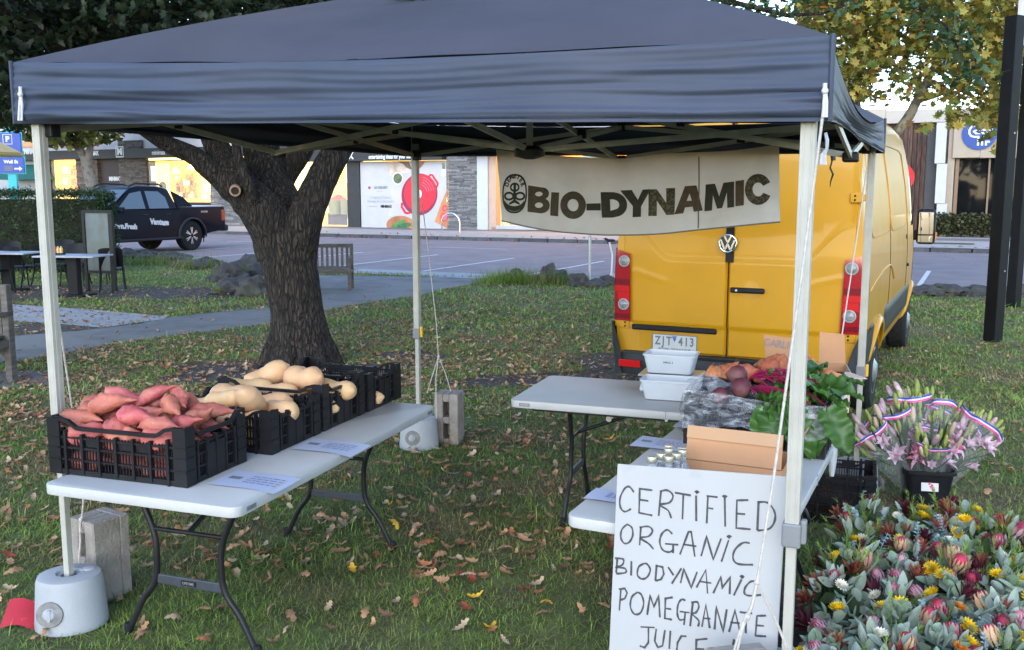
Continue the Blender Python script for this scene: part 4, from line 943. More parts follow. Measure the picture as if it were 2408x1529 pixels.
# legs: wide outer tube above the clip, slim inner tube below
LEGDATA = dict(NL=(.80, 1, 0), NR=(.857, 1, 0), FR=(.80, 1, 1), FL=(.86, 1, 1))
for k, (kz, _, _) in LEGDATA.items():
    p = GC[k]
    b = MB(); b.box((0, 0, (kz+2.28)/2), (.042, .042, 2.28-kz)); 
    for sx in (-1, 1):
        b.box((sx*.0105, -.0212, (kz+2.26)/2), (.006, .002, 2.24-kz)); b.box((.0212*sx, 0, (kz+2.26)/2), (.002, .012, 2.24-kz))
    lg = b.build('leg', cream_metal, gz, bevel=.002, bseg=1, loc=L_((p.x, p.y, 0)), rot=(0, 0, GYAW))
    MB().box((0, 0, kz/2+.03), (.030, .030, kz)).build('inner_tube', cream_metal, lg, bevel=.002, bseg=1)
    MB().box((0, 0, kz), (.056, .056, .075)).build('height_clip', grey_plastic, lg, bevel=.006)
    bx = MB().box((.034, -.004, kz+.012), (.018, .026, .075)).build('clip_button', yellow_plastic if k != 'NR' else grey_plastic, lg, bevel=.005)
    MB().box((0, 0, .006), (.075, .075, .012)).build('foot_plate', zinc, lg)
    inn_ = (CEN-p); inn_.z = 0; inn_.normalize(); q_ = p+inn_*.045
    for zb, hb in ((2.14, .07), (2.25, .06)): MB().box((0, 0, zb), (.05, .05, hb)).build('corner_bracket', black_plastic, gz, bevel=.006, loc=L_((q_.x, q_.y, 0)), rot=(0, 0, GYAW))
# scissor truss
def bar(a, b_, w_=.013, h_=.027):
    MB().bar(L_(a), L_(b_), w_, h_).build('truss_bar', grey_frame, gz)
def at(p, z): return Vector((p.x, p.y, z))
HI, LO = 2.295, 2.135
order = ['NL', 'NR', 'FR', 'FL']; mids = []
for i in range(4):
    A, B_ = GC[order[i]], GC[order[(i+1) % 4]]; m = (A+B_)/2; inn = (CEN-m); inn.z = 0; inn.normalize()
    mids.append(m); o1 = inn*.008; MH, ML = (2.18, 2.04) if i == 1 else (2.31, 2.175) if i == 0 else (2.30, 2.10); LO = 2.19 if i == 0 else 2.135
    HQ = 2.25 if i == 1 else HI; bar(at(A, HQ), at(m, ML)); bar(at(A+o1*2, LO), at(m+o1*2, MH)); bar(at(B_, HQ), at(m, ML)); bar(at(B_+o1*2, LO), at(m+o1*2, MH))
    for q in (A.lerp(m, .5), B_.lerp(m, .5)): MB().box((0, 0, 0), (.03, .05, .05)).build('pivot_block', black_plastic, gz, bevel=.006, loc=L_(at(q, 2.21 if i != 1 else 2.15)), rot=(0, 0, math.atan2(inn.y, inn.x)))
    MB().box((0, 0, ML-.005), (.07, .06, .045)).build('truss_bracket', black_plastic, gz, bevel=.01, loc=L_((m.x, m.y, 0)), rot=(0, 0, math.atan2(inn.y, inn.x)))
    MB().box((0, 0, MH), (.06, .05, .05)).build('truss_bracket', black_plastic, gz, bevel=.01, loc=L_((m.x, m.y, 0)), rot=(0, 0, math.atan2(inn.y, inn.x)))
    c = at(CEN, 0); q = (m+c)/2
    bar(at(m, MH), at(c, 2.09)); bar(at(m+inn.cross(Vector((0, 0, 1)))*.03, ML), at(c+inn.cross(Vector((0, 0, 1)))*.03, 2.34))
    MB().box((0, 0, 0), (.03, .05, .05)).build('pivot_block', black_plastic, gz, bevel=.006, loc=L_(at(q, 2.21)), rot=(0, 0, math.atan2(inn.y, inn.x)))
MB().box((0, 0, 2.49), (.034, .034, .83)).build('centre_pole', grey_frame, gz)
MB().lathe([(.02, 2.045), (.075, 2.06), (.08, 2.09), (.05, 2.11)], 12).build('centre_hub', black_plastic, gz, smooth=.6)
MB().lathe([(.02, 2.33), (.075, 2.34), (.08, 2.37), (.05, 2.39)], 12).build('centre_hub', black_plastic, gz, smooth=.6)
# hanging straps and a twist of plastic bag at the right front corner
m = mids[2]
MB().box((0, 0, 2.03), (.05, .008, .11)).build('strap', black_plastic, gz, loc=L_((m.x+.13, m.y-.03, .05)), rot=(0, 0, GYAW))
p = D(1958, 370, 5.2); b = MB(); b.tube([L_(D(1955, 325, 5.2)), L_(D(1957, 350, 5.2)), L_(D(1960, 378, 5.2))], [.028, .03, .028], 6, sq=.2)
b.build('strap', black_plastic, gz)
b = MB(); b.tube([L_(D(1957, 378, 5.2)), L_(D(1952, 395, 5.2)), L_(D(1959, 410, 5.2)), L_(D(1953, 428, 5.2)), L_(D(1952, 440, 5.2))], [.008, .01, .012, .008, .004], 6, sq=.3)
b.build('webbing_tail', black_plastic, gz)
b = MB(); b.tube([L_(D(1941, 312, 2.95)), L_(D(1945, 330, 2.95)), L_(D(1944, 350, 2.95)), L_(D(1935, 365, 2.95)), L_(D(1934, 388, 2.95))], [.007, .009, .008, .016, .020], 8, sq=.5)
b.build('plastic_tie', M('clear plastic bag', (.6, .63, .68), .25, .1, 20, alpha=.6, bump=.6, bscale=60), gz, smooth=1)
# white looped ties at both front corners
def tie(px, py, y, s):
    b = MB()
    b.ball(L_(D(px, py, y)), .010*s, 8, 6)
    b.tube([L_(D(px, py-18, y)), L_(D(px, py, y))], .006*s, 6)
    b.tube([L_(D(px, py, y)), L_(D(px-2, py+25, y)), L_(D(px-4, py+62, y))], .0045*s, 6)
    b.tube([L_(D(px+1, py, y)), L_(D(px+4, py+25, y)), L_(D(px+3, py+62, y))], .0045*s, 6)
    b.build('corner_tie', white_rope, gz, smooth=1)
tie(1940, 214, 2.69, 1.0); tie(48, 222, 3.90, 1.1)

# ------------------------------------------------------------------ guy ropes
def rope(pts, r_, label, mat=rope_mat, knots=()):
    b = MB(); b.tube(pts, r_, 6)
    for k in knots: b.ball(k, r_*2.4, 8, 6)
    o = b.build('rope', mat, smooth=1); props(o, label, 'rope', 'guy ropes tied to the gazebo'); return o
kn = D(1780, 1370, 2.66); mid2 = D(1755, 1460, 2.66)
b = MB(); b.tube([D(1940, 232, 2.70), D(1886, 640, 2.685), D(1820, 1120, 2.67), kn], .0042, 6)
b.ball(kn, .009, 8, 6); b.tube([kn, D(1768, 1425, 2.66), D(1757, 1450, 2.66)], .0055, 6); b.ball(D(1757, 1450, 2.66), .011, 8, 6)
b.tube([D(1757, 1450, 2.66), D(1745, 1480, 2.65), D(1730, 1545, 2.66)], .0042, 6); b.tube([D(1753, 1452, 2.655), D(1738, 1490, 2.65), D(1722, 1545, 2.66)], .0038, 6)
b.tube([kn, D(1820, 1450, 2.68), D(1858, 1540, 2.70)], .0042, 6)
o = b.build('rope', rope_mat, smooth=1); props(o, 'pale rope running down in front of the handwritten sign to its knot', 'rope', 'guy ropes tied to the gazebo')
rope([D(96, 470, 4.0), D(130, 700, 4.05), D(172, 975, 4.15), D(192, 1165, 4.2)], .0042, 'pale rope beside the front left leg of the gazebo')
k2 = D(191, 1262, 4.22)
b = MB(); b.tube([D(196, 1150, 4.2), D(195, 1205, 4.22), D(189, 1225, 4.22)], .004, 6); b.tube([D(199, 1150, 4.2), D(192, 1222, 4.22)], .004, 6); b.ball(D(190, 1222, 4.22), .010, 8, 6)
b.tube([D(190, 1222, 4.22), D(188, 1245, 4.2), D(189, 1275, 4.16), D(186, 1310, 4.15), D(188, 1345, 4.15)], .004, 6)
props(b.build('rope', rope_mat, smooth=1), 'doubled rope under the left table tied through the left concrete block', 'rope', 'guy ropes tied to the gazebo')
kf = D(1031, 838, 7.0)
b = MB(); b.tube([D(992, 470, 6.95), D(1008, 600, 6.97), D(1026, 760, 7.0), kf], .0036, 6); b.ball(kf, .011, 8, 6)
b.tube([kf, D(1018, 880, 6.98), D(1004, 925, 6.95)], .004, 6); b.tube([kf, D(1025, 890, 6.9), D(1026, 985, 6.8)], .004, 6); b.tube([kf, D(1048, 880, 7.0), D(1060, 920, 7.02)], .004, 6)
props(b.build('rope', rope_mat, smooth=1), 'rope that splits in three over the far concrete block by the rear left leg', 'rope', 'guy ropes tied to the gazebo')
rope([D(2038, 400, 5.6), D(2010, 590, 5.55), D(1978, 800, 5.5)], .0036, 'thin rope crossing the right tail light of the yellow van', white_rope)

# ------------------------------------------------------------------ tent weights and concrete blocks
def weight(p, label, s=1.0, rz=0.0, sc_=1.0):
    t = T('tent_weight', label, 'weight', (p.x, p.y, 0), rz, 'tent weights on the gazebo feet')
    prof = [(0, 0), (.135, 0), (.150, .012), (.150, .03), (.136, .212), (.128, .236), (.108, .243), (.055, .243), (.05, .232), (.034, .232), (.034, .2), (0, .2)]
    MB().lathe([(a*sc_, z*sc_) for a, z in prof], 36, sy=.92).build('body', white_plastic_dirty, t, smooth=.6)
    y = -.1395*sc_
    m = Matrix.Translation((-.05*sc_, y+.012, .11*sc_)) @ Matrix.Rotation(-PI/2+.12, 4, 'X').inverted()
    MB().lathe([(.052*sc_, .012), (.055*sc_, .006), (.047*sc_, .0), (.036*sc_, -.004)], 28, m=m).build('cap_recess', recess, t, smooth=.7)
    MB().lathe([(.030*sc_, -.004), (.030*sc_, .012), (.020*sc_, .022), (0, .024)], 10, m=m).box((0, 0, .02), (.012, .05*sc_, .012), m=m).build('filler_cap', white_plastic_dirty, t, smooth=.5)
    MB().lathe([(.026*sc_, .244*sc_), (.026*sc_, .252*sc_), (.02*sc_, .255*sc_), (0, .255*sc_)], 14, m=Matrix.Translation((.075*sc_, .03*sc_, -.006))).build('lug', white_plastic_dirty, t, smooth=.5)
recess = M('recess ring with shade in colour', (.17, .165, .16), .6, .25, 30)  # coloured darker than the weight, so the recess looks shaded
white_plastic_dirty = M('scuffed white plastic', (.31, .32, .34), .55, .08, 6, bump=.15, bscale=90, c2=(.28, .265, .25), mixscale=9, mixlo=.64, mixhi=.8)
weight(GC['NL'], 'white plastic tent weight on the front left gazebo foot', rz=.18)
weight(GC['FL'], 'white plastic tent weight under the far end of the left table', rz=.1, sc_=.97)
weight(GC['FR'], 'white plastic tent weight behind the black crate stack', rz=1.6, sc_=1.0)
weight(GC['NR'], 'white plastic tent weight hidden behind the handwritten sign', rz=.3)
def cblock(p, rz, label, h=.39):
    t = T('concrete_block', label, 'block', (p.x, p.y, 0), rz, 'hollow concrete blocks used as weights')
    w_, d_ = .185, .19; b = MB(); hw = w_/2
    b.box((0, .07, h/2), (w_, d_-.14, h))                   # solid body, a cored face in front and at the right
    for x0, x1, z0, z1 in ((-hw, -.024, 0, h), (.024, hw, 0, h), (-.0239, .0239, 0, .05), (-.0239, .0239, .165, .215), (-.0239, .0239, .33, h)):
        b.box(((x0+x1)/2, -d_/2+.07, (z0+z1)/2), (x1-x0, .1399, z1-z0))
    b.build('shell', concrete, t, bevel=.006, bseg=1)
    return t
cblock(Vector((-1.93, 4.30, 0)), -.55, 'hollow concrete block standing on end behind the front left weight')
cblock(Vector((-.475, 7.08, 0)), -.2, 'hollow concrete block standing behind the far left tent weight')
cblock(Vector((.70, 2.70, 0)), .2, 'concrete block at the bottom edge in front of the sign', .50)
# red thing lying on the grass behind the front weight
b = MB(); b.grid(lambda u, v: (lambda p: (p.x, p.y, .01+.09*v*(1-.5*u)+.02*math.sin(5*u)))(Vector((-2.22+.22*u, 3.92+.1*v, 0))), 8, 6)
props(b.build('red_cloth', M('red cloth', (.36, .015, .03), .7, .1, 8), smooth=1), 'crumpled red cloth on the grass behind the front left weight', 'cloth')
# ================================================================== yellow van
yellow = M('yellow van paint', (.49, .232, .005), .4, .05, 3, coat=.18, spec=.35, c2=(.45, .222, .006), mixscale=2, mixlo=.5, mixhi=.8)
red_lens = M('red lens', (.30, .005, .012), .12, .1, 40, coat=.6); red_bright = M('bright red lens', (.50, .010, .012), .12, .05, 40, coat=.6); red_dark = M('dark red lens', (.16, .004, .012), .12, .1, 40, coat=.6)
ringm_ = M('lamp ring', (.33, .33, .33), .3, .1, 30); rim_ = M('silver steel rim', (.30, .31, .32), .4, .1, 20, metal=.5); mirg_ = M('mirror glass', (.5, .52, .55), .03, .02, 3, metal=1); amb_ = M('amber lens', (.7, .22, .05), .2, .1, 9)
clear_lens = M('clear lamp lens', (.20, .20, .205), .15, .3, 60, coat=.6, bump=.5, bscale=120)
glass_dark = M('dark tinted glass', (.012, .014, .016), .06, .1, 3, coat=.5)
plate_white = M('number plate white', (.5, .5, .49), .45, .05, 8); plate_grey = M('plate lettering', (.13, .14, .16), .5, .1, 8)
van = T('van', 'yellow panel van with twin rear doors parked on the grass behind the gazebo', 'van', (1.73, 7.53, 0), R(-26.5))
VP = [(.0, .36), (.80, .36), (.90, .40), (.955, .50), (.975, .64), (.988, .80), (.994, 1.0), (.995, 1.2), (.985, 1.45), (.965, 1.7), (.935, 1.95), (.90, 2.15), (.865, 2.35), (.825, 2.5), (.74, 2.6), (.55, 2.655), (.28, 2.685), (0, 2.69)]
YW = (1.25, 4.915)
def arch(y):
    z = .36
    for c in YW:
        d = abs(y-c)
        if d < .435: z = max(z, .35+math.sqrt(.435**2-d*d))
    return z
def px_at(z):
    for i in range(1, len(VP)-1):
        if VP[i][1] <= z <= VP[i+1][1]:
            t = (z-VP[i][1])/max(1e-6, VP[i+1][1]-VP[i][1]); return VP[i][0]+(VP[i+1][0]-VP[i][0])*t
    return VP[1][0]
def lean(z): return .12*max(0, (z-1.3)/1.35)**1.6
def ztop(y):
    pts = [(0, 2.69), (4.3, 2.69), (4.65, 2.66), (4.95, 2.52), (5.2, 2.26), (5.5, 1.72), (5.62, 1.45), (5.8, 1.30), (5.92, 1.14), (5.99, .9), (6.02, .7)]
    for (a, za), (b_, zb) in zip(pts, pts[1:]):
        if a <= y <= b_: return za+(zb-za)*(y-a)/(b_-a)
    return pts[-1][1]
def xs_(y): return 1-.035*max(0, 1-y/.09)-(.16*max(0, (y-4.6)/1.4)**2.2)
def side_pt(y, z, e=0.0, s=1):
    """point on the van's flank at length y, height z"""
    zt = ztop(y); zz = z if zt > 2.6 else (z if z < 1.0 else 1.0+(z-1.0)*1.69/(max(zt, 1.01)-1.0))
    return Vector((s*(px_at(min(zz, 2.6))*xs_(y)+e), y+lean(z)*max(0, 1-y/.7), z))
def van_ring(y):
    zt = ztop(y); ab = arch(y); ring = []
    for x, z in VP:
        x0 = x
        if z < ab: x0 = min(x, px_at(ab)) if x < .8 else px_at(ab); z = ab
        z2 = z if (zt > 2.6 and z < 2.3) or z < 1.0 else 1.0+(z-1.0)*(zt-1.0)/1.69
        if zt < 1.0: z2 = min(z2, zt)
        ring.append((x0*xs_(y), y+lean(z2)*max(0, 1-y/.7), z2))
    return ring
ys = [.05, .075, .12, .2, .35, .55]+[.8+.03*i for i in range(31)]+[1.9, 2.3, 2.8, 3.3, 3.8, 4.2]+[4.46+.03*i for i in range(31)]+[5.42, 5.5, 5.62, 5.72, 5.82, 5.92, 5.99, 6.02]
b = MB(); k = 2*len(VP)-2
for y in ys:
    rr = van_ring(y); full = rr+[(-p[0], p[1], p[2]) for p in rr[-2:0:-1]]; b.v += full
for i in range(len(ys)-1):
    for j in range(k): b.f.append((i*k+j, i*k+(j+1) % k, (i+1)*k+(j+1) % k, (i+1)*k+j))
b.f.append(tuple(range(k))[::-1]); b.f.append(tuple((len(ys)-1)*k+j for j in range(k)))
body = b.build('body', yellow, van, smooth=.55)
# rear doors
def door_y(x, z):
    ax = abs(x); y = .005+.045*(ax/.95)**2+lean(z)
    sm = lambda a, b_, v: max(0, min(1, (v-a)/(b_-a)))**2*(3-2*max(0, min(1, (v-a)/(b_-a))))
    zc = 1.345+.30*sm(.50, .88, ax)
    y += .007*sm(-.02, .02, z-zc)*sm(.0, .02, .90-ax)        # pressed-in blank window field
    y += .016*sm(.0, .022, .815-z)                             # step above the number plate
    if ax > .42: y -= .004*sm(.42, .6, ax)*max(0, 1-abs(z-(1.13+.10*sm(.4, .9, ax)))/.05)*(1 if z > 1.13+.10*sm(.4, .9, ax) else .35)
    return y
def rear_door(x0, x1, name):
    nu, nv = 56, 110; z0, z1 = .572, 2.47
    outer = x0 if abs(x0) > abs(x1) else x1
    def fn(u, v):
        x = x0+(x1-x0)*u; z = z0+(z1-z0)*v
        # rounded lower outer corner
        d = abs(outer-x); rr = .14
        if d < rr: z = max(z, z0+rr-math.sqrt(max(0, rr*rr-(rr-d)**2)))
        e = min(u, 1-u, v*2, (1-v)*2); inn = max(0, 1-e/.012)
        return (x, door_y(x, z)+.022*inn, z)
    return MB().grid(fn, nu, nv).build(name, yellow, van, smooth=.7)
SEAM = -.03
dl = rear_door(-.925, SEAM-.0045, 'rear_door'); dr = rear_door(SEAM+.0045, .925, 'rear_door')
MB().box((SEAM, .047, 1.5), (.02, .01, 1.9)).build('door_seal', rubber, van)
b = MB(); b.box((.133, door_y(.13, 1.12)-.022, 1.118), (.27, .03, .044)); b.build('door_handle', black_plastic, dr, bevel=.014, bseg=3)
MB().lathe([(.082, 0), (.078, .004), (.0, .006)], 28, m=Matrix.Translation((.145, door_y(.14, 1.12)+.004, 1.118)) @ Matrix.Rotation(PI/2, 4, 'X')).build('handle_recess', M('yellow handle cup', (.50, .25, .02), .4, .1, 9), dr, smooth=.6)  # cup in nearly the same yellow as the doors
MB().lathe([(.009, 0), (.009, .004), (0, .004)], 12, m=Matrix.Translation((.05, door_y(.05, 1.12)-.037, 1.118)) @ Matrix.Rotation(PI/2, 4, 'X')).build('lock', zinc, dr)
# badge: dark strip, ring, letters
b = MB(); b.box((SEAM+.012, .003, 1.485), (.062, .02, .30)); b.build('badge_strip', black_plastic, van)
mb_ = Matrix.Translation((SEAM, -.012, 1.482)) @ Matrix.Rotation(PI/2, 4, 'X') @ Matrix.Scale(.74, 4)
bd = MB().lathe([(0, 0), (.098, 0), (.098, .008), (0, .010)], 36, m=mb_).build('badge', M('badge navy', (.01, .014, .03), .25, .1, 9, coat=.4), van, smooth=.6)
b = MB(); b.lathe([(.084, .008), (.098, .008), (.098, .015), (.091, .019), (.084, .015), (.084, .008)], 36, m=mb_); b.build('badge_ring', chrome, bd, smooth=.7)
b = MB()
for pts in (((-.034, .077), (0, .012), (.034, .077)), ((-.073, .038), (-.030, -.070), (0, -.002), (.030, -.070), (.073, .038))):
    q = [(x, z) for x, z in pts]
    mm = Matrix.Translation((SEAM, -.025, 1.482)) @ Matrix.Rotation(PI/2, 4, 'X') @ Matrix.Scale(.74, 4)
    b.ribbon(q, .015, .002, m=mm)
    for (x0, y0), (x1, y1) in zip(q, q[1:]): b.bar(mm @ Vector((x0, y0, -.004)), mm @ Vector((x1, y1, -.004)), .013, .011, up=(0, 1, 0))
b.build('badge_letter', chrome, bd)
# number plate light bar, plate
xb = -.465
b = MB(); b.box((xb, .018, .772), (.715, .035, .046)); b.build('plate_light_bar', black_plastic, dl, bevel=.012, bseg=2)
px_c, pz = -.455, .655; py_ = door_y(px_c, pz)-.008
pl = MB().box((px_c, py_, pz), (.372, .006, .134)).build('number_plate', plate_white, van, bevel=.004, bseg=1)
b = MB(); w_, h_ = .372/2, .134/2; b.ribbon([(-w_, h_), (w_, h_), (w_, -h_), (-w_, -h_), (-w_, h_-.002)], .006, 0, m=Matrix.Translation((px_c, py_-.0042, pz)) @ Matrix.Rotation(PI/2, 4, 'X')); b.build('plate_border', plate_grey, pl)
def rtext(s, size, mat, x, z, bold=0, xs=1.0, dy=.005, name='lettering', parent=pl):
    return link(name, text_mesh(s, size, mat, bold, xs), parent, (x, py_-dy, z), (PI/2, 0, 0))
for ch, x in zip('ZJT413', (-.142, -.094, -.046, .052, .100, .146)): rtext(ch, .098, plate_grey, px_c+x, pz+.012, .0028, .74)
rtext('VICTORIA - THE PLACE TO BE', .021, plate_grey, px_c, pz-.051, .0006, .98)
b = MB(); b.add([(px_c-.024, py_-.005, pz+.058), (px_c+.024, py_-.005, pz+.058), (px_c, py_-.005, pz+.008)], [(0, 2, 1)]); b.build('plate_triangle', M('plate blue', (.03, .06, .28), .5, .1, 60, c2=(.6, .6, .7), mixscale=150, mixlo=.6, mixhi=.62), pl)
# tail lights: wrap round the rear corner
def tail(s, zlo, zhi, name, mat, par, e=0.0, a0=0.0, a1=1.0):
    def fn(u, v):
        z = zlo+(zhi-zlo)*v; u = a0+(a1-a0)*u
        cz = side_pt(.2, z).x; x_in = .838+.02*(z-1)
        if u < .62: t = u/.62; x = x_in+(cz-.035-x_in)*t; y = door_y(x, 1.0)-.028+lean(z)+.02*t
        else:
            t = (u-.62)/.38; q = min(1, t*1.6)*PI/2; x = cz-.035+.048*math.sin(q); y = door_y(.94, 1.0)-.008+lean(z)+.058*(1-math.cos(q))+max(0, t-.62)*.33
        z -= .05*(1-u)*(v if zhi > 1.35 else 0)
        return (s*(x+e), y-e, z)
    m = MB().grid(fn, 22, 10)
    return m.build(name, mat, par, smooth=1)
for s in (1, -1):
    tl = tail(s, .815, 1.425, 'tail_light', red_lens, van)
    tail(s, 1.06, 1.11, 'lens_band', red_bright, tl, .003, .03, .9); tail(s, 1.115, 1.165, 'lens_band', red_dark, tl, .003, .03, .9); tail(s, .835, .875, 'lens_band', red_dark, tl, .003, .03, .75); tail(s, .99, 1.055, 'lens_band', red_bright, tl, .003, .03, .6)
    for z in (1.315, .955):
        m = Matrix.Translation((s*.898, door_y(.87, 1.0)-.026+lean(z), z)) @ Matrix.Rotation(PI/2, 4, 'X')
        MB().lathe([(.049, 0), (.047, .010), (.041, .012), (.039, .004), (0, -.004)], 26, m=m).build('lamp_ring', ringm_, tl, smooth=.5)
        MB().lathe([(.038, .004), (.033, .008), (0, .011)], 26, m=m).build('lamp_lens', clear_lens, tl, smooth=.6)
    # hinges
    for z in (1.84, .785):
        m = MB().box((s*.90, door_y(.9, z)-.010, z), (.085, .022, .072)); m.box((s*.965, door_y(.9, z)+.008, z), (.05, .02, .05))
        hg = m.build('hinge', yellow, van, bevel=.005)
        for dz in (-.015, .015): MB().lathe([(.008, 0), (.008, .004), (0, .004)], 10, m=Matrix.Translation((s*.892, door_y(.9, z)-.021, z+dz)) @ Matrix.Rotation(PI/2, 4, 'X')).build('bolt', rubber, hg)
    # bumper corners, reflectors
    def bc(u, v, s=s):
        z = .37+(.80-.37)*v; cz = px_at(max(z, .5))
        if u < .35: t = u/.35; x = .90+(cz-.01-.90)*t; y = -.035+.02*t
        else: t = (u-.35)/.65; q = min(1, t*2.2)*PI/2; x = cz-.01+.026*math.sin(q); y = -.015+.05*(1-math.cos(q))+max(0, t-.45)*1.35
        if u < .35: x = max(x, .90+.075*max(0, (v-.45)/.55)**1.2)
        zz = z
        if z > arch(y)-.0 and False: pass
        return (s*x, y, max(zz, .37))
    MB().grid(bc, 30, 12).build('bumper_corner', dark_plastic, van, smooth=.8)
    MB().box((s*.815, -.047, .47), (.19, .012, .062)).build('reflector', red_bright, van, bevel=.01)
b = MB(); b.grid(lambda u, v: (-.905+1.81*u, -.045+.05*abs(2*u-1)**3+.012*math.sin(PI*v)*-1, .37+.195*v), 30, 8)
b.box((0, .03, .562), (1.78, .13, .012)); b.build('bumper', dark_plastic, van, smooth=.6)
MB().box((-.03, -.052, .553), (1.1, .02, .02)).build('bumper_step', rubber, van, bevel=.005)
# flanks
def patch(y0, y1, z0, z1, e, name, mat, s, nu=24, nv=8, par=van, sk=0):
    def fn(u, v):
        y = y0+(y1-y0)*u+sk*v; p = side_pt(y, z0+(z1-z0)*v, e-(.02 if min(u, 1-u, v, 1-v) < 1e-6 else 0), s); return p
    return MB().grid(fn, nu, nv).build(name, mat, par, smooth=.6)
for s in (1, -1):
    patch(1.70, 4.47, .55, .86, .016, 'side_cladding', dark_plastic, s)
    patch(.55, .82, .50, .84, .014, 'side_cladding', dark_plastic, s, 8)
    patch(4.40, 5.05, 1.45, 2.12, .004, 'door_window', glass_dark, s, 12, 10, sk=.10)
    for (y0, y1, z0, z1) in ((.45, 1.95, 1.52, 2.32), (2.05, 3.85, 1.52, 2.32)):
        pts = []
        for i in range(48):
            q = 2*PI*i/48; ex = 9; cx = math.copysign(abs(math.cos(q))**(2/ex), math.cos(q)); cy = math.copysign(abs(math.sin(q))**(2/ex), math.sin(q))
            pts.append(side_pt((y0+y1)/2+cx*(y1-y0)/2, (z0+z1)/2+cy*(z1-z0)/2, .000, s))
        MB().tube(pts+[pts[0]], .008, 6).build('pressed_panel_edge', yellow, van, smooth=1)
    for y in (2.0, 3.95, 5.1): MB().tube([side_pt(y, .62+.12*i, .0005, s) for i in range(15)], .0045, 5).build('panel_seam', rubber, van)
    MB().tube([side_pt(.35+.15*i, 1.12+.10*math.sin(min(1, i/9)*PI/2)-.0*i, .0, s) for i in range(10)]+[side_pt(1.9+.12*i, 1.22-.010*i*i, 0, s) for i in range(5)], .012, 6).build('swage_line', yellow, van, smooth=1)
    MB().box((s*1.0, 4.05, 1.08), (.03, .09, .035)).build('side_door_handle', black_plastic, van, bevel=.01)
    MB().ball((s*.985, 3.82, 1.40), (.015, .03, .03)).build('lock_cap', black_plastic, van, smooth=1)
    for c in YW:
        pts = [side_pt(c+.45*math.cos(q), .35+.45*math.sin(q), .010, s) for q in [PI*(.02+.96*i/20) for i in range(21)]]
        MB().tube(pts, [.010+.03*math.sin(PI*i/20) for i in range(21)], 8, sq=.6).build('arch_flare', yellow, van, smooth=1)
        wh = MB(); m = Matrix.Translation((s*.975, c, .345)) @ Matrix.Rotation(s*PI/2, 4, 'Y')
        wh.lathe([(.20, -.21), (.31, -.22), (.342, -.18), (.345, -.10), (.342, -.03), (.315, -.002), (.25, .004), (.205, -.004)], 40, m=m)
        wo = wh.build('wheel', rubber, van, smooth=.5)
        rm = MB().lathe([(.208, -.006), (.198, -.002), (.188, -.03), (.15, -.045), (.13, -.012), (.09, .0), (.06, .022), (0, .024)], 32, m=m); ro = rm.build('rim', rim_, wo, smooth=.5)
    # mirrors
    p = side_pt(5.12, 1.42, 0, s)
    MB().bar(p+Vector((s*-.02, 0, -.06)), p+Vector((s*.16, -.04, -.04)), .10, .12).build('mirror_arm', black_plastic, van, bevel=.02)
    mr_ = MB().box((p.x+s*.15, p.y-.05, 1.47), (.21, .11, .42)).build('mirror', black_plastic, van, bevel=.04, bseg=3)
    MB().box((p.x+s*.15, p.y-.109, 1.51), (.165, .006, .26)).build('mirror_glass', mirg_, mr_, bevel=.002)
    MB().box((p.x+s*.15, p.y-.109, 1.325), (.165, .006, .08)).build('mirror_glass', mirg_, mr_)
    MB().box((p.x+s*.262, p.y-.06, 1.36), (.012, .06, .09)).build('indicator', amb_, mr_, bevel=.004)

# windscreen and nose
def ws(u, v):
    y = 4.84+.66*(1-v); zt = ztop(y); x = (2*u-1)*(.80-.10*v); return (x, y+.015, zt-.035*(abs(2*u-1)**2)+.012)
MB().grid(ws, 14, 10).build('windscreen', glass_dark, van, smooth=1)
MB().box((0, 6.0, .62), (1.5, .08, .34)).build('front_bumper', dark_plastic, van, bevel=.03)
MB().box((0, 5.97, .98), (1.0, .06, .12)).build('grille', black_plastic, van, bevel=.02)
for s in (1, -1): MB().ball((s*.70, 5.86, 1.0), (.15, .14, .14)).build('headlight', clear_lens, van, smooth=1)
MB().box((.0, 2.9, .33), (1.5, 4.6, .12)).build('underbody', rubber, van)
# folding trolley leaning by the van's left rear corner
tr = T('hand_trolley', 'folded hand trolley with white tube frame standing left of the yellow van', 'trolley', tuple(G(1436, 668)))
o = G(1436, 668); Lc = lambda px, py, dy=0: D(px, py, o.y+dy)-o
b = MB(); b.tube([Lc(1432, 566), Lc(1440, 600), Lc(1438, 640), Lc(1440, 668)], .018, 6); b.build('pole', white_print, tr)
b = MB(); b.tube([Lc(1438, 640), Lc(1428, 668)], .016, 6); b.tube([Lc(1440, 640), Lc(1450, 668)], .016, 6); b.build('stand', zinc, tr)
b = MB(); b.tube([Lc(1422, 561), Lc(1430, 566), Lc(1446, 566)], [.03, .045, .03], 8, sq=.5); b.build('handle', black_plastic, tr, smooth=1)
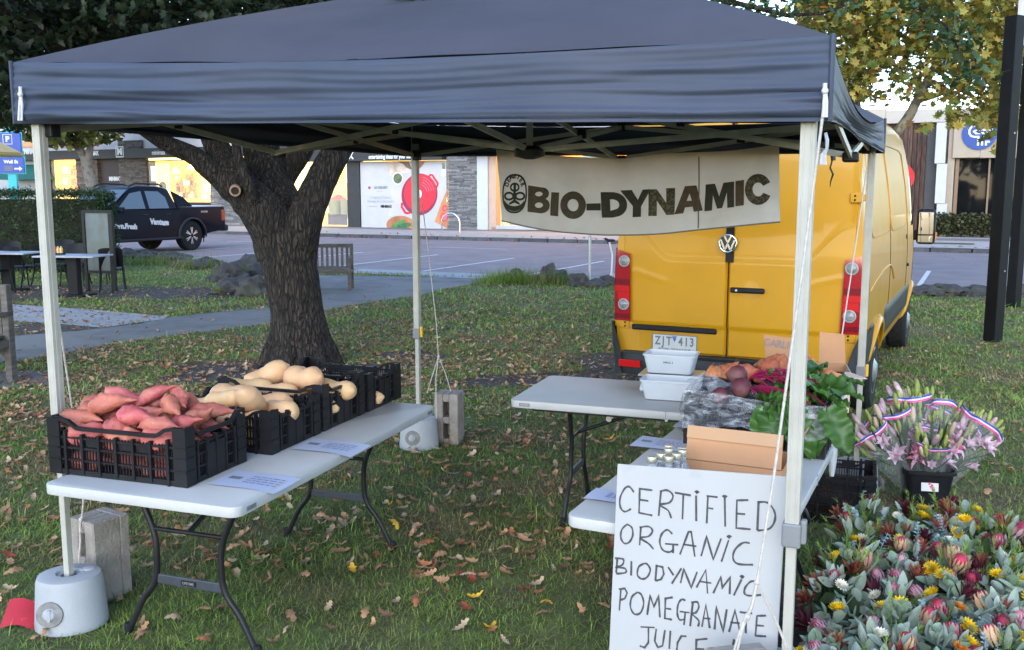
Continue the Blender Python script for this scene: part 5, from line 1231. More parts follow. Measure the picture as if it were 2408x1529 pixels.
# ================================================================== folding tables
def fold_table(name_label, p, rz, L, W, h=.74, tag=None):
    """local x = long side, y = short side; p = centre"""
    t = T('folding_table', name_label, 'table', (p.x, p.y, 0), rz, 'white folding tables under the gazebo')
    r_ = .045; n = 6; poly = []
    for cx, cy, a in ((L/2-r_, W/2-r_, 0), (-L/2+r_, W/2-r_, 90), (-L/2+r_, -W/2+r_, 180), (L/2-r_, -W/2+r_, 270)):
        for i in range(n+1):
            q = R(a+90*i/n); poly.append((cx+r_*math.cos(q), cy+r_*math.sin(q)))
    MB().prism(poly, h-.043, h).build('table_top', white_plastic, t, smooth=.6, bevel=.006)
    MB().box((0, 0, h-.047), (L-.08, W-.08, .012)).build('underside_frame', grey_plastic, t)
    for s in (-1, 1):
        MB().box((0, s*(W/2-.09), h-.06), (L-.22, .022, .022)).build('rail', black_metal, t)
        x = s*(L/2-.30)
        for k in (-1, 1):
            pts = [(x-s*.00, k*W*.285, h-.05), (x, k*W*.26, h-.12), (x+s*.005, k*W*.19, h-.26), (x+s*.01, k*W*.175, h-.36), (x+s*.01, k*W*.19, h-.48), (x+s*.012, k*W*.27, .16), (x+s*.015, k*W*.36, .0)]
            b = MB(); limb(b, pts, [.0135]*7, 10); lg = b.build('leg', black_metal, t, smooth=1)
            MB().lathe([(.017, -.004), (.018, .05), (.015, .055)], 10, m=Matrix.Translation((x+s*.015, k*W*.355, 0))).build('rubber_foot', rubber, lg, smooth=.6)
        b = MB(); b.bar((x+s*.01, -W*.175, .275), (x+s*.01, W*.175, .275), .012, .042)
        cb = b.build('cross_bar', grey_metal, t, bevel=.004)
        MB().box((x+s*.018, 0, .275), (.004, .075, .022)).build('oval_badge', black_plastic, cb, bevel=.0018)
        link('badge_lettering', text_mesh('LIFETIME', .015, zinc, .0003), cb, (x+s*.021, 0, .275), (PI/2, 0, PI/2 if s > 0 else -PI/2))
        b = MB(); b.tube([(x+s*.004, -W*.19, h-.25), (x+s*.004, W*.19, h-.25)], .010, 8); b.build('leg_brace', black_metal, t, smooth=1)
        b = MB(); b.tube([(x+s*.004, 0, h-.25), (s*.10, 0, h-.055)], .011, 8); b.build('folding_stay', black_metal, t, smooth=1)
        b = MB(); b.tube([(x-s*.18, -.02, h-.155), (x-s*.18, .02, h-.155)], .017, 8); b.build('locking_ring', zinc, t)
    b = MB(); b.box((0, -W/2+.0, h-.022), (.003, .004, .044)).box((0, W/2, h-.022), (.003, .004, .044)); b.build('fold_seam', grey_plastic, t)
    MB().tube([(0, -W/2+.02, h-.05), (0, W/2-.02, h-.05)], .009, 8).build('hinge_rod', zinc, t)
    for (x, y, rzz) in ((L/2-.09, -W/2-.001, 0), (-L/2+.09, -W/2-.001, 0), (-L/2+.09, W/2+.001, PI)):
        bg_ = MB().box((x, y, h-.022), (.062, .004, .018)).build('side_badge', grey_plastic, t, bevel=.0015)
        link('badge_lettering', text_mesh('LIFETIME', .011, zinc, .0002), bg_, (x, y-.0032 if rzz == 0 else y+.0032, h-.022), (PI/2, 0, rzz))
    return t
grey_metal = M('dark grey steel', (.035, .04, .05), .45, .15, 20)

# left table: long axis runs away from us
LA = R(19.2); LU = Vector((math.cos(LA), -math.sin(LA), 0)); LV = Vector((math.sin(LA), math.cos(LA), 0))
LNR = Vector((-1.005, 3.365, 0)); LW, LL = .91, 1.81
fold_table('white folding table on the left carrying black crates of sweet potato and pumpkin', LNR-LU*LW/2+LV*LL/2, PI/2-LA, LL, LW)
RA = R(25.5); RU = Vector((math.cos(RA), -math.sin(RA), 0)); RV = Vector((math.sin(RA), math.cos(RA), 0))
RNL = Vector((.188, 3.29, 0)); RW_, RL = .745, 1.80
fold_table('white folding table on the right behind the handwritten sign', RNL+RU*RW_/2+RV*RL/2, PI/2-RA, RL, RW_)
BA = R(19.5); BU = Vector((math.cos(BA), -math.sin(BA), 0)); BV_ = Vector((math.sin(BA), math.cos(BA), 0))
BNL = Vector((-.0165, 5.21, 0))
fold_table('white folding table at the back carrying the scales, nearest the van', BNL+BU*.875+BV_*.385, -BA, 1.75, .77)
TT = .74

# ================================================================== plastic crates
def crate(p, yaw, label, L=.6, W=.4, H=.22, group='black plastic produce crates', z=TT, slots=5):
    """p = near right bottom corner, local x to the left... built with x along L, y along W"""
    U = Vector((math.cos(yaw), -math.sin(yaw), 0)); V = Vector((math.sin(yaw), math.cos(yaw), 0))
    c = p-U*L/2+V*W/2
    t = T('crate', label, 'crate', (c.x, c.y, z+.002), -yaw, group)
    MB().box((0, 0, .008), (L-.012, W-.012, .012)).build('floor', black_plastic, t)
    dip = .034
    def panel(length, m, sol):
        b = MB(); h0 = H
        # rails
        for z0, z1, th in ((.0, .022, .014), (.058, .066, .012), (.108, .117, .012), (.150, .158, .012)): b.box((0, 0, (z0+z1)/2), (length-.05, th, z1-z0), m=m)
        # dipped rim
        n = 16; vs = []
        for i in range(n+1):
            x = (i/n-.5)*(length-.05); a = abs(x)/(length/2); k = 1 if a < .55 else (0 if a > .76 else 1-(a-.55)/.21); k = k*k*(3-2*k); zt = H-dip*k
            vs += [(x, -.010, zt), (x, .008, zt), (x, -.010, zt-.014), (x, .008, zt-.014)]
        fs = []
        for i in range(n):
            a = 4*i; b2 = 4*(i+1); fs += [(a, b2, b2+1, a+1), (a+2, a+3, b2+3, b2+2), (a, a+2, b2+2, b2), (a+1, b2+1, b2+3, a+3)]
        b.add(vs, fs, m)
        # ribs
        nr = 7 if length > .5 else 5
        for i in range(nr):
            x = ((i+.5)/nr-.5)*(length-.09); b.box((x, -.003, .09), (.011, .018, .19 if abs(x)/(length/2) > .66 else .165), m=m)
        # fine slats
        ns = int(length/.0165)
        for i in range(ns):
            x = ((i+.5)/ns-.5)*(length-.08); b.box((x, .006, .085), (.0045, .005, .155), m=m)
        # solid pieces
        if sol: b.box((0, -.004, .075), (length*.34, .009, .135), m=m)
        else:
            for x in (-.17, .06, .2): b.box((x*length, .004, .135), (.075, .006, .028), m=m)
        return b
    for (tx, ty, a, ln, sol) in ((0, -W/2+.01, 0, L, False), (0, W/2-.01, PI, L, False), (L/2-.01, 0, PI/2, W, True), (-L/2+.01, 0, -PI/2, W, True)):
        panel(ln, Matrix.Translation((tx, ty, 0)) @ Matrix.Rotation(a, 4, 'Z'), sol).build('side_panel', black_plastic, t)
    for sx in (-1, 1):
        for sy in (-1, 1):
            b = MB(); b.box((sx*(L/2-.03), sy*(W/2-.004), H/2), (.06, .009, H)); b.box((sx*(L/2-.004), sy*(W/2-.03), H/2), (.009, .06, H-.0005))
            for zz in (.061, .112, .154): b.box((sx*(L/2-.026), sy*(W/2+.002), zz), (.056, .006, .006)); b.box((sx*(L/2+.002), sy*(W/2-.028), zz), (.006, .056, .006))
            b.build('corner_post', black_plastic, t)
    return c, U, V
c1, U1, V1 = crate(Vector((-1.263, 3.60, 0)), R(18.5), 'black crate of red sweet potatoes at the near end of the left table', .67, .4, .235)
c2, U2, V2 = crate(Vector((-1.05, 4.07, 0)), R(19.5), 'black crate of butternut pumpkins next behind the sweet potatoes', .6, .41, .195)
c3, U3, V3 = crate(Vector((-.905, 4.485, 0)), R(20), 'taller black crate of pumpkins, second from the far end of the left table', .6, .41, .225)
c4, U4, V4 = crate(Vector((-.752, 4.905, 0)), R(20), 'nearly empty black crate at the far end of the left table', .6, .38, .20)

# ------------------------------------------------------------------ roots and pumpkins
def root_mesh(L, r0, seed, mat, lumps=.16, bend=.22, taper=(.25, .75, 1, .95, .7, .3, .1), rootlets=0):
    r_ = random.Random(seed); n = 15; b = MB(); pts = []; rs = []; k = 22
    ph = r_.uniform(0, 6)
    for i in range(k+1):
        t = i/k; s = t*(len(taper)-1); j = min(int(s), len(taper)-2); f = s-j; f = f*f*(3-2*f)
        rr = taper[j]+(taper[j+1]-taper[j])*f
        rr *= math.sin(PI*min(1, max(0, t*6+.12)/1.0)/2 if t < .15 else PI/2)
        if t > .9: rr *= max(.15, (1-t)/.1)**.5
        pts.append((L*(t-.5), bend*L*math.sin(PI*t)*.5*math.cos(ph)+.02*L*math.sin(7*t+ph), bend*L*math.sin(PI*t)*.25*math.sin(ph))); rs.append(max(.002, r0*rr))
    b.tube(pts, rs, n)
    V = []
    for v in b.v:
        v = Vector(v); nn = noise.noise(v*(2.2/L)*2+Vector((seed, 0, 0)))+.4*noise.noise(v*(10/L)+Vector((0, seed, 0)))
        c = Vector((v.x, 0, 0)); d = v-c; V.append(tuple(c+d*(1+lumps*nn*1.6)))
    b.v = V
    for _ in range(rootlets):
        i = r_.randrange(2, k-1); a = r_.uniform(0, 6.28); p = Vector(pts[i])+Vector((0, math.cos(a), math.sin(a)))*rs[i]*.9; d = Vector((r_.uniform(-.5, .5), math.cos(a), math.sin(a)))
        b.tube([p, p+d*.02, p+d*.035+Vector((.012, 0, .01))], [.0011, .0008, .0005], 4)
    return b.mesh('root', mat, smooth=1.2)
sp_red = M('red sweet potato skin', (.37, .098, .080), .55, .18, 14, bump=.35, bscale=60, c2=(.47, .20, .14), mixscale=9, mixlo=.5, mixhi=.75, objr=.2, hue=.012, spec=.35)
sp_or = M('orange sweet potato skin', (.50, .155, .07), .5, .15, 12, bump=.4, bscale=50, c2=(.45, .12, .065), mixscale=8, mixlo=.5, mixhi=.7, objr=.22, hue=.012, spec=.35)
sq_m = M('butternut skin', (.62, .385, .205), .48, .08, 6, c2=(.55, .30, .16), mixscale=5, mixlo=.5, mixhi=.75, objr=.10, hue=.008, spec=.35, bump=.05, bscale=40)
red_me = [root_mesh(L_, r0, s, sp_red, .22, .3, rootlets=3) for L_, r0, s in ((.24, .040, 1), (.20, .044, 2), (.26, .036, 3), (.18, .046, 4), (.22, .034, 5))]
or_me = [root_mesh(L_, r0, s, sp_or, .2, .25, (.4, .85, 1, .9, .6, .3, .08), 6) for L_, r0, s in ((.19, .055, 11), (.22, .048, 12), (.16, .058, 13))]
sq_me = [root_mesh(L_, r0, s, sq_m, .03, bd_, tp) for L_, r0, s, bd_, tp in ((.29, .060, 21, .16, (.5, .80, .82, .78, .78, .92, 1.0, .86, .5)), (.26, .062, 22, .08, (.5, .84, .86, .80, .84, .98, 1.0, .84, .45)), (.32, .056, 23, .24, (.5, .82, .84, .80, .80, .92, 1, .88, .5)))]
def put(name, me, c, U, V, x, y, z, yaw, pitch, roll, label, cat, group, s=1.0):
    p = c+U*x+V*y; o = link(name, me, None, (p.x, p.y, TT+z), (roll, pitch, yaw-math.atan2(-U.y, U.x)*1), s)
    props(o, label, cat, group); return o
rv = random.Random(31)
gr = 'red sweet potatoes in the front crate'; lb = 'red sweet potato in the nearest black crate on the left table'
for x, y, z, yaw, pi_, s, mi, l2 in (
    (-.24, -.12, .215, .05, -.08, 1.1, 0, None), (-.03, -.13, .20, .35, .2, .9, 3, None), (.05, -.12, .245, -.2, -.15, 1.05, 1, 'plump red sweet potato lying on the front rim of its crate'), (.16, -.13, .215, .2, .05, 1.0, 4, None), (.22, -.05, .225, -.35, -.3, .95, 2, None),
    (-.20, -.03, .245, .45, -.15, 1.0, 2, None), (-.11, -.07, .275, .25, -.25, 1.0, 0, None), (.02, -.02, .265, .15, -.1, 1.0, 1, None), (.12, .0, .275, -.55, .35, .9, 3, None), (.20, .03, .255, -.15, -.35, 1.0, 0, 'red sweet potato whose round end pokes up at the right rim'),
    (-.14, .05, .315, -.12, .12, 1.05, 0, 'big pinkish red sweet potato on top of the crate heap'), (-.01, .06, .295, .3, -.2, .9, 4, None), (.03, .02, .315, .55, -.45, .9, 4, 'thin curved red sweet potato lying across the top of the heap'), (.11, .07, .305, -.6, .5, .85, 3, None), (-.25, .04, .245, .5, -.2, 1.0, 1, None),
    (-.08, .12, .255, .1, 0, 1, 0, None), (.08, .13, .25, -.3, 0, 1, 1, None), (.22, .12, .23, .4, 0, 1, 2, None), (-.22, .13, .22, -.2, 0, 1, 3, None)):
    put('sweet_potato', red_me[mi], c1, U1, V1, x*1.06, y, z-.012, yaw, pi_, rv.uniform(0, 6), l2 or lb, 'sweet potato', gr, s*.93)
for z in (.05, .115, .165):
    for i in range(9):
        x = (-.17+.17*(i % 3)) + rv.uniform(-.02, .02); y = -.11+.11*(i//3)
        put('sweet_potato', rv.choice(red_me), c1, U1, V1, x, y, z, rv.uniform(-.25, .25), rv.uniform(-.1, .1), rv.uniform(0, 6), 'red sweet potato low in the nearest crate seen through its slats', 'sweet potato', gr, 1.1)
gs = 'butternut pumpkins in the crates'
for c, U, V, lst, l0 in ((c2, U2, V2, ((-.17, -.13, .15, .2, .0, 1.0, 0, None), (.02, -.14, .175, 2.6, .1, 1.05, 1, None), (.13, -.13, .16, .1, -.1, .9, 1, None), (-.20, -.02, .20, .5, -.1, 1.0, 2, None), (-.06, -.03, .22, 2.9, .25, 1.0, 0, 'pale butternut squash lying crosswise at the heart of the heap'), (.07, -.02, .225, -1.2, -.55, 1.2, 2, 'long yellowish butternut pumpkin tipped up over the crate rim'), (.19, .02, .175, -.5, -.1, 1.05, 0, None), (-.12, .10, .22, 3.0, .1, 1.15, 1, None), (.05, .11, .20, .5, 0, 1, 2, None), (-.02, .05, .10, 0, 0, 1.1, 0, None), (.15, -.05, .08, 1.2, 0, 1.1, 1, None), (-.15, .0, .08, .8, 0, 1.1, 2, None)), 'butternut pumpkin in the second black crate from the near end'),
                     (c3, U3, V3, ((-.17, .03, .245, .9, -.35, 1.15, 1, 'golden butternut with its stalk scar facing us, rearmost left'), (-.20, -.11, .215, .1, 0, 1.1, 2, None), (-.03, -.10, .18, .2, 0, 1.1, 1, None), (.05, .03, .255, 2.75, .16, 1.3, 1, 'big pinkish double lobed butternut on top of the third crate'), (.22, .04, .21, -.35, 0, 1.05, 2, 'pale butternut at the right side of the third crate'), (.17, -.10, .11, .2, 0, 1.1, 0, None), (-.08, .12, .15, 0, 0, 1.1, 0, None), (.1, .12, .15, .6, 0, 1.1, 2, None), (0, 0, .1, .3, 0, 1.2, 1, None)), 'butternut pumpkin in the third black crate from the near end'),
                     (c4, U4, V4, ((-.15, 0, .08, .3, 0, 1, 0, None), (.1, .03, .08, 1, 0, 1, 1, None), (.2, -.08, .08, .2, 0, .9, 2, None)), 'butternut pumpkin low in the nearly empty far crate')):
    for x, y, z, yaw, pi_, s, mi, l2 in lst:
        put('butternut_pumpkin', sq_me[mi], c, U, V, x, y, z*.86-.012, yaw, pi_, rv.uniform(-.5, .5), l2 or l0, 'pumpkin', gs, s*.86)

# ------------------------------------------------------------------ papers
def sheet(px_c, U, V, w_, h_, label, lines=True, bend=.0, z=TT+.003, head=True):
    t = T('price_sheet', label, 'paper', (px_c.x, px_c.y, z), math.atan2(U.y, U.x), 'laminated price sheets on the tables')
    def fn(u, v): return ((u-.5)*w_, (v-.5)*h_, .002+bend*(max(0, u-.6))**2+.002*math.sin(4*u+3*v))
    MB().grid(fn, 10, 8).build('sheet', paper, t, smooth=1)
    if lines:
        b = MB(); r_ = random.Random(int(w_*1000+h_*10+len(label)))
        for i in range(4):
            y = h_*(.22-.13*i); x0 = -w_*.12
            while x0 < w_*.36:
                L_ = r_.uniform(.012, .035); f = lambda x, y_: (x, y_, fn(x/w_+.5, y_/h_+.5)[2]+.0012)
                b.add([f(x0, y), f(min(x0+L_, w_*.4), y), f(min(x0+L_, w_*.4), y+.006), f(x0, y+.006)], [(0, 1, 2, 3)]); x0 += L_+.007
        b.build('print', blue_ink, t)
        if head:
            b = MB(); f = lambda x, y_: (x, y_, fn(x/w_+.5, y_/h_+.5)[2]+.0012); b.add([f(-w_*.40, -.01), f(-w_*.22, -.01), f(-w_*.22, .022), f(-w_*.40, .022)], [(0, 1, 2, 3)]); b.build('print_logo', grey_ink, t)
    return t
sheet(LNR-LU*.125+LV*.30, LU, LV, .30, .20, 'printed laminated sheet overhanging the left table edge nearest us', bend=-.05)
sheet(LNR-LU*.10+LV*.86, LU, LV, .30, .20, 'printed laminated sheet on the left table below the pumpkin crate', bend=-.06)
pp_ = G(1560, 1046, TT); sheet(pp_, RU, RV, .26, .2, 'laminated sheet on the right table behind the bottles', True, -.0)
pp_ = G(1605, 1000, TT); sheet(pp_+RU*.07, RU, RV, .2, .15, 'curled white sheet on the right table nearest the back table', False, .0)
pp_ = G(1428, 1168, TT); sheet(pp_+RU*.02, RU, RV, .18, .14, 'white sheet half hidden behind the handwritten sign', True, .0, head=False)

# ------------------------------------------------------------------ juice bottles
juice = M('dark pomegranate juice', (.012, .006, .022), .15, .2, 9, coat=.4)
glass_b = M('bottle glass', (.75, .8, .86), .04, 0, 3, alpha=.28, spec=.8)
gold = M('pale gold screw cap', (.50, .46, .34), .35, .1, 9, metal=.6)
t = T('bottle', 'x', 'bottle', (0, 0, 0), 0, 'bottles of dark juice on the right table')
MB().lathe([(0, 0), (.026, 0), (.028, .006), (.028, .14), (.026, .158), (.016, .180), (.0125, .190), (.0125, .198)], 18).build('juice', juice, t, smooth=.7)
MB().lathe([(.0285, .13), (.0285, .144), (.0265, .160), (.0165, .182), (.0135, .192), (.0135, .216)], 18).build('glass', glass_b, t, smooth=.7)
MB().lathe([(.0155, .212), (.0165, .214), (.0165, .232), (.015, .235), (0, .235)], 18).build('cap', gold, t, smooth=.5)
MB().lathe([(.0172, .218), (.0172, .221)], 18).build('cap_ring', zinc, t)
spots = [((1533, 1082), 'leftmost dark juice bottle behind the sign'), ((1555, 1074), 'dark juice bottle second from the left at the back'), ((1573, 1081), 'dark juice bottle nearest the sign, in front of the others'), ((1591, 1074), 'dark juice bottle just left of the cardboard box in the second row'), ((1573, 1063), 'dark juice bottle in the middle of the group'), ((1605, 1066), 'dark juice bottle touching the cardboard box'), ((1573, 1055), 'rear juice bottle whose cap stands highest'), ((1605, 1060), 'rearmost juice bottle partly hidden by the cardboard box')]
for i, ((px, py), lb) in enumerate(spots):
    p = G(px, py-8, TT+.235); o = t if i == 0 else copy_tree(t); o.location = (p.x, p.y, TT+.001); o['label'] = lb

# ------------------------------------------------------------------ cardboard box with raised flap
def panel_box(t, name, pts, mat, th=.004, bevel=0):
    a, b_, c, d = [Vector(p) for p in pts]; n = (b_-a).cross(d-a).normalized()*th
    vs = [a, b_, c, d, a+n, b_+n, c+n, d+n]
    return MB().add(vs, [(3, 2, 1, 0), (4, 5, 6, 7), (0, 1, 5, 4), (1, 2, 6, 5), (2, 3, 7, 6), (3, 0, 4, 7)]).build(name, mat, t)
bp = Vector((.645, 3.44, TT)); bw, bdp, bh, fl = .345, .26, .165, .125
ba = math.atan2(-.16, .325)
cb = T('cardboard_box', 'open cardboard box with tall raised flap on the right table', 'box', tuple(bp), ba)
panel_box(cb, 'front_panel', [(0, 0, 0), (bw, 0, 0), (bw, 0, bh), (0, 0, bh)], card)
panel_box(cb, 'side_panel', [(bw, 0, 0), (bw, bdp, 0), (bw, bdp, bh), (bw, 0, bh)], card); panel_box(cb, 'side_panel', [(0, bdp, 0), (0, 0, 0), (0, 0, bh), (0, bdp, bh)], card)
panel_box(cb, 'back_panel', [(bw, bdp, 0), (0, bdp, 0), (0, bdp, bh), (bw, bdp, bh)], card); panel_box(cb, 'base', [(0, 0, .001), (0, bdp, .001), (bw, bdp, .001), (bw, 0, .001)], card)
f = panel_box(cb, 'flap', [(0, -.002, bh+.003), (bw, -.002, bh+.003), (bw, .02, bh+fl), (0, .02, bh+fl)], card)
panel_box(cb, 'tape_strip', [(.0, .0075, bh+fl*.66), (bw, .0075, bh+fl*.66), (bw, .0175, bh+fl+.001), (.0, .0175, bh+fl+.001)], card_tape, -.0012 if False else .001).location.y = -.0065
panel_box(cb, 'side_flap', [(bw+.003, .02, bh), (bw+.003, bdp-.02, bh), (bw+.05, bdp-.02, bh+.11), (bw+.05, .02, bh+.11)], card)
# ------------------------------------------------------------------ garlic box
gp = Vector((1.43, 4.98, TT)); gb = T('cardboard_box', 'opened carton with garlic written on its back flap at the back of the stall', 'box', tuple(gp), -R(14))
gw, gd, gh = .34, .25, .215
panel_box(gb, 'front_panel', [(0, 0, 0), (gw, 0, 0), (gw, 0, gh), (0, 0, gh)], card_pale); panel_box(gb, 'side_panel', [(gw, 0, 0), (gw, gd, 0), (gw, gd, gh), (gw, 0, gh)], card_pale)
panel_box(gb, 'back_panel', [(gw, gd, 0), (0, gd, 0), (0, gd, gh), (gw, gd, gh)], card); panel_box(gb, 'side_panel', [(0, gd, 0), (0, 0, 0), (0, 0, gh), (0, gd, gh)], card)
panel_box(gb, 'base', [(0, 0, .01), (gw, 0, .01), (gw, gd, .01), (0, gd, .01)], card)
panel_box(gb, 'flap', [(.01, -.003, gh), (gw+.0, -.003, gh), (gw+.07, -.13, gh-.005), (.02, -.13, gh-.02)], card_pale)
gf = panel_box(gb, 'flap', [(.20, gd+.002, gh), (gw, gd+.002, gh), (gw-.01, gd+.05, gh+.155), (.20, gd+.05, gh+.165)], card)
lp = [Vector(p) for p in ((-.08, gd-.03, gh-.01), (.11, gd-.03, gh-.03), (.10, gd+.01, gh+.125), (-.10, gd+.01, gh+.145))]
sf = panel_box(gb, 'flap', lp, card); sf['label'] = 'flap with garlic written on it'
ex = (lp[2]-lp[3]).normalized(); nn = ex.cross((lp[3]-lp[0]).normalized()).normalized(); ey = nn.cross(ex)
mx = Matrix((ex, ey, nn)).transposed().to_4x4(); mx.translation = lp[3]*.42+lp[2]*.30+lp[0]*.16+lp[1]*.12+nn*.009
tx = link('flap_lettering', text_mesh('GARLIC', .058, grey_ink, .0, .85), sf); tx.matrix_local = mx
# ------------------------------------------------------------------ kitchen scale and tubs on the back table
tubm = M('frosted tub plastic', (.62, .65, .69), .35, .04, 5, alpha=.62, spec=.4)
def tub(p, rz, w_, d_, h_, label, txt=None):
    t = T('plastic_tub', label, 'tub', tuple(p), rz, 'frosted plastic tubs at the scales'); b = MB(); th = .004; k = .86; n = 5
    def ringp(w, d, r_):
        out = []
        for cx, cy, a in ((w/2-r_, d/2-r_, 0), (-w/2+r_, d/2-r_, 90), (-w/2+r_, -d/2+r_, 180), (w/2-r_, -d/2+r_, 270)):
            out += [(cx+r_*math.cos(R(a+90*i/n)), cy+r_*math.sin(R(a+90*i/n))) for i in range(n+1)]
        return out
    rows = [(ringp(w_*k-.02, d_*k-.02, .012), .0), (ringp(w_*k, d_*k, .018), .006), (ringp(w_, d_, .02), h_-.012), (ringp(w_+.014, d_+.014, .024), h_-.010), (ringp(w_+.014, d_+.014, .024), h_), (ringp(w_-.004, d_-.004, .019), h_), (ringp(w_*k-.006, d_*k-.006, .016), .009)]
    nn = len(rows[0][0])
    vs = [(x, y, z) for rr, z in rows for x, y in rr]; fs = []
    for i in range(len(rows)-1):
        for j in range(nn): fs.append((i*nn+j, i*nn+(j+1) % nn, (i+1)*nn+(j+1) % nn, (i+1)*nn+j))
    fs.append(tuple(reversed(range(nn)))); fs.append(tuple((len(rows)-1)*nn+j for j in range(nn)))
    b.add(vs, fs); o = b.build('tub', tubm, t, smooth=.6)
    if txt: link('lettering', text_mesh(txt, .028, ink, .0005), t, (.0, -d_*k/2-(1-k)*d_/2*.72, h_*.66), (PI/2-.05, 0, 0))
    return t
sc_p = BNL+BU*.83+BV_*.33
p = G(1576, 946, TT); tub(Vector((p.x+.02, p.y+.09, TT+.001)), -BA+.04, .32, .18, .115, 'frosted plastic tub standing on the back table before the scales')
scl = T('kitchen_scale', 'grey weighing scale with flat steel tray on the back table', 'scale', (p.x+.06, p.y+.32, TT+.001), -BA)
scale_m = M('scale body plastic', (.52, .55, .58), .4, .05, 6)
b = MB(); b.box((0, 0, .043), (.30, .26, .07), taper=1.12); b.build('body', scale_m, scl, bevel=.02, bseg=3)
MB().lathe([(.05, .0), (.05, .02)], 12, m=Matrix.Translation((0, 0, .074))).build('neck', grey_plastic, scl)
MB().box((0, 0, .1), (.35, .25, .010)).build('tray', M('brushed steel tray', (.42, .42, .43), .3, .08, 9, metal=.8), scl, bevel=.005)
MB().box((.12, -.146, .045), (.06, .004, .026)).build('red_panel', M('red display', (.5, .02, .04), .4, .1, 9), scl)
tub(Vector((p.x+.055, p.y+.32, TT+.107)), -BA, .29, .19, .115, 'frosted plastic tub on the scale tray with handwriting on it', 'BEET')

# ------------------------------------------------------------------ lined crate of beetroot, crate of orange sweet potato
b1, BU1, BV1 = crate(Vector((1.345, 4.0, 0)), R(25), 'black crate lined with clear plastic holding beetroot bunches', .62, .40, .235)
b2, BU2, BV2 = crate(Vector((1.535, 4.42, 0)), R(23), 'black crate of orange sweet potatoes behind the beetroot crate', .62, .40, .235)
film = M('crinkled clear film', (.46, .48, .53), .12, .25, 16, alpha=.30, spec=.9, bump=.9, bscale=16, stretch=(1, 1, 1.6), detail=8)
# film reads white where it is crumpled together
Nn = film.node_tree; pB = Nn.nodes['Principled BSDF']; nz = Nn.nodes.new('ShaderNodeTexNoise'); nz.inputs['Scale'].default_value = 7; nz.inputs['Detail'].default_value = 5; nz.inputs['Distortion'].default_value = 2.4
mpn = Nn.nodes.new('ShaderNodeMapping'); mpn.inputs['Scale'].default_value = (1, 1, 2.2); mpn.inputs['Rotation'].default_value = (0, .5, 0); tcn = Nn.nodes.new('ShaderNodeTexCoord'); Nn.links.new(tcn.outputs['Object'], mpn.inputs[0]); Nn.links.new(mpn.outputs[0], nz.inputs['Vector'])
mrn = Nn.nodes.new('ShaderNodeMapRange'); mrn.inputs[1].default_value = .44; mrn.inputs[2].default_value = .74; mrn.inputs[3].default_value = .10; mrn.inputs[4].default_value = .62; Nn.links.new(nz.outputs[0], mrn.inputs[0]); Nn.links.new(mrn.outputs[0], pB.inputs['Alpha'])
lin = T('plastic_liner', 'crinkled clear plastic liner folded over the beetroot crate rim', 'plastic liner', (b1.x, b1.y, TT), -R(25))
def film_face(w_, x0, y, s, dz, seed, ax=0):
    def fn(u, v):
        x = (u-.5)*w_; hang = dz*(1+.10*math.sin(9*u+seed)+.10*wr(u*6, 0, seed)); z = .245-hang*v+.012*math.sin(5*u+seed)*(1-v)
        o_ = .014+.012*wr(u*9, v*5, seed)+.010*wr(u*22, v*14, seed+3)+.01*v
        return (x, y-s*o_, z) if ax == 0 else (y+s*o_, x, z)
    return fn
MB().grid(film_face(.62, 0, -.20, 1, .15, 1), 60, 24).build('film', film, lin, smooth=2)
MB().grid(film_face(.38, 0, .31, 1, .15, 3, 1), 40, 24).build('film', film, lin, smooth=2)
MB().grid(film_face(.38, 0, -.31, -1, .12, 5, 1), 30, 18).build('film', film, lin, smooth=2)
def inn(u, v): return ((u-.5)*.60+.01*wr(u*9, v*6, 2), -.19+.38*v*.9+.02*wr(u*7, v*7, 4), .232-.06*math.sin(PI*min(1, v))*(1-abs(2*u-1)**6)+.012*wr(u*12, v*9, 6))
MB().grid(inn, 50, 30).build('film', film, lin, smooth=2)
b = MB()
def knot(u, v):
    a = 2*PI*u; r_ = .02+.07*v+.014*math.sin(5*a)+.01*wr(math.cos(a)*3, math.sin(a)*3, v*3); return (-.26+r_*math.cos(a), .02+r_*math.sin(a)*.8, .235+.06*(1-v)+.015*math.sin(7*a)*v)
b.grid(knot, 30, 8); b.build('film_bunch', film, lin, smooth=2)
beet_skin = M('beetroot skin', (.10, .022, .032), .6, .25, 12, bump=.3, bscale=50, c2=(.17, .085, .07), mixscale=5, mixlo=.52, mixhi=.72)
beet_stem = M('magenta beet stems', (.20, .008, .045), .4, .25, 20, objr=.2); beet_leaf = M('beet leaf green', (.065, .155, .03), .42, .22, 8, objr=.25, bump=.5, bscale=28, transl=.2, hue=.01)
beet_bulb = MB()
beet_bulb.lathe([(0, -.055), (.004, -.05), (.012, -.043), (.034, -.025), (.042, 0), (.036, .022), (.02, .034), (.012, .038), (0, .038)], 18); bulb_me = beet_bulb.mesh('bulb', beet_skin, smooth=1)
def beet_leaf_mesh(seed):
    r_ = random.Random(seed); L_, W_ = .19, .125
    def fn(u, v):
        t = v; env = (math.sin(PI*min(1, .08+t*.95))**.5)*(1.05-.35*t); s = 2*u-1
        x = s*W_/2*env*(1+.05*math.sin(13*t+seed)); z = .009*math.sin(12*t+2*s+seed)*abs(s)+.005*math.sin(19*t+seed)*s*s+.02*(1-abs(s))*-1+.012*math.sin(23*t)*s
        z += -.34*L_*t*t*.9
        return (x, t*L_, z)
    return MB().grid(fn, 10, 30).mesh('leaf', beet_leaf, smooth=2)
bl = [beet_leaf_mesh(s) for s in range(4)]
rb_m = M('beet leaf rib', (.15, .06, .05), .5, .2, 20)
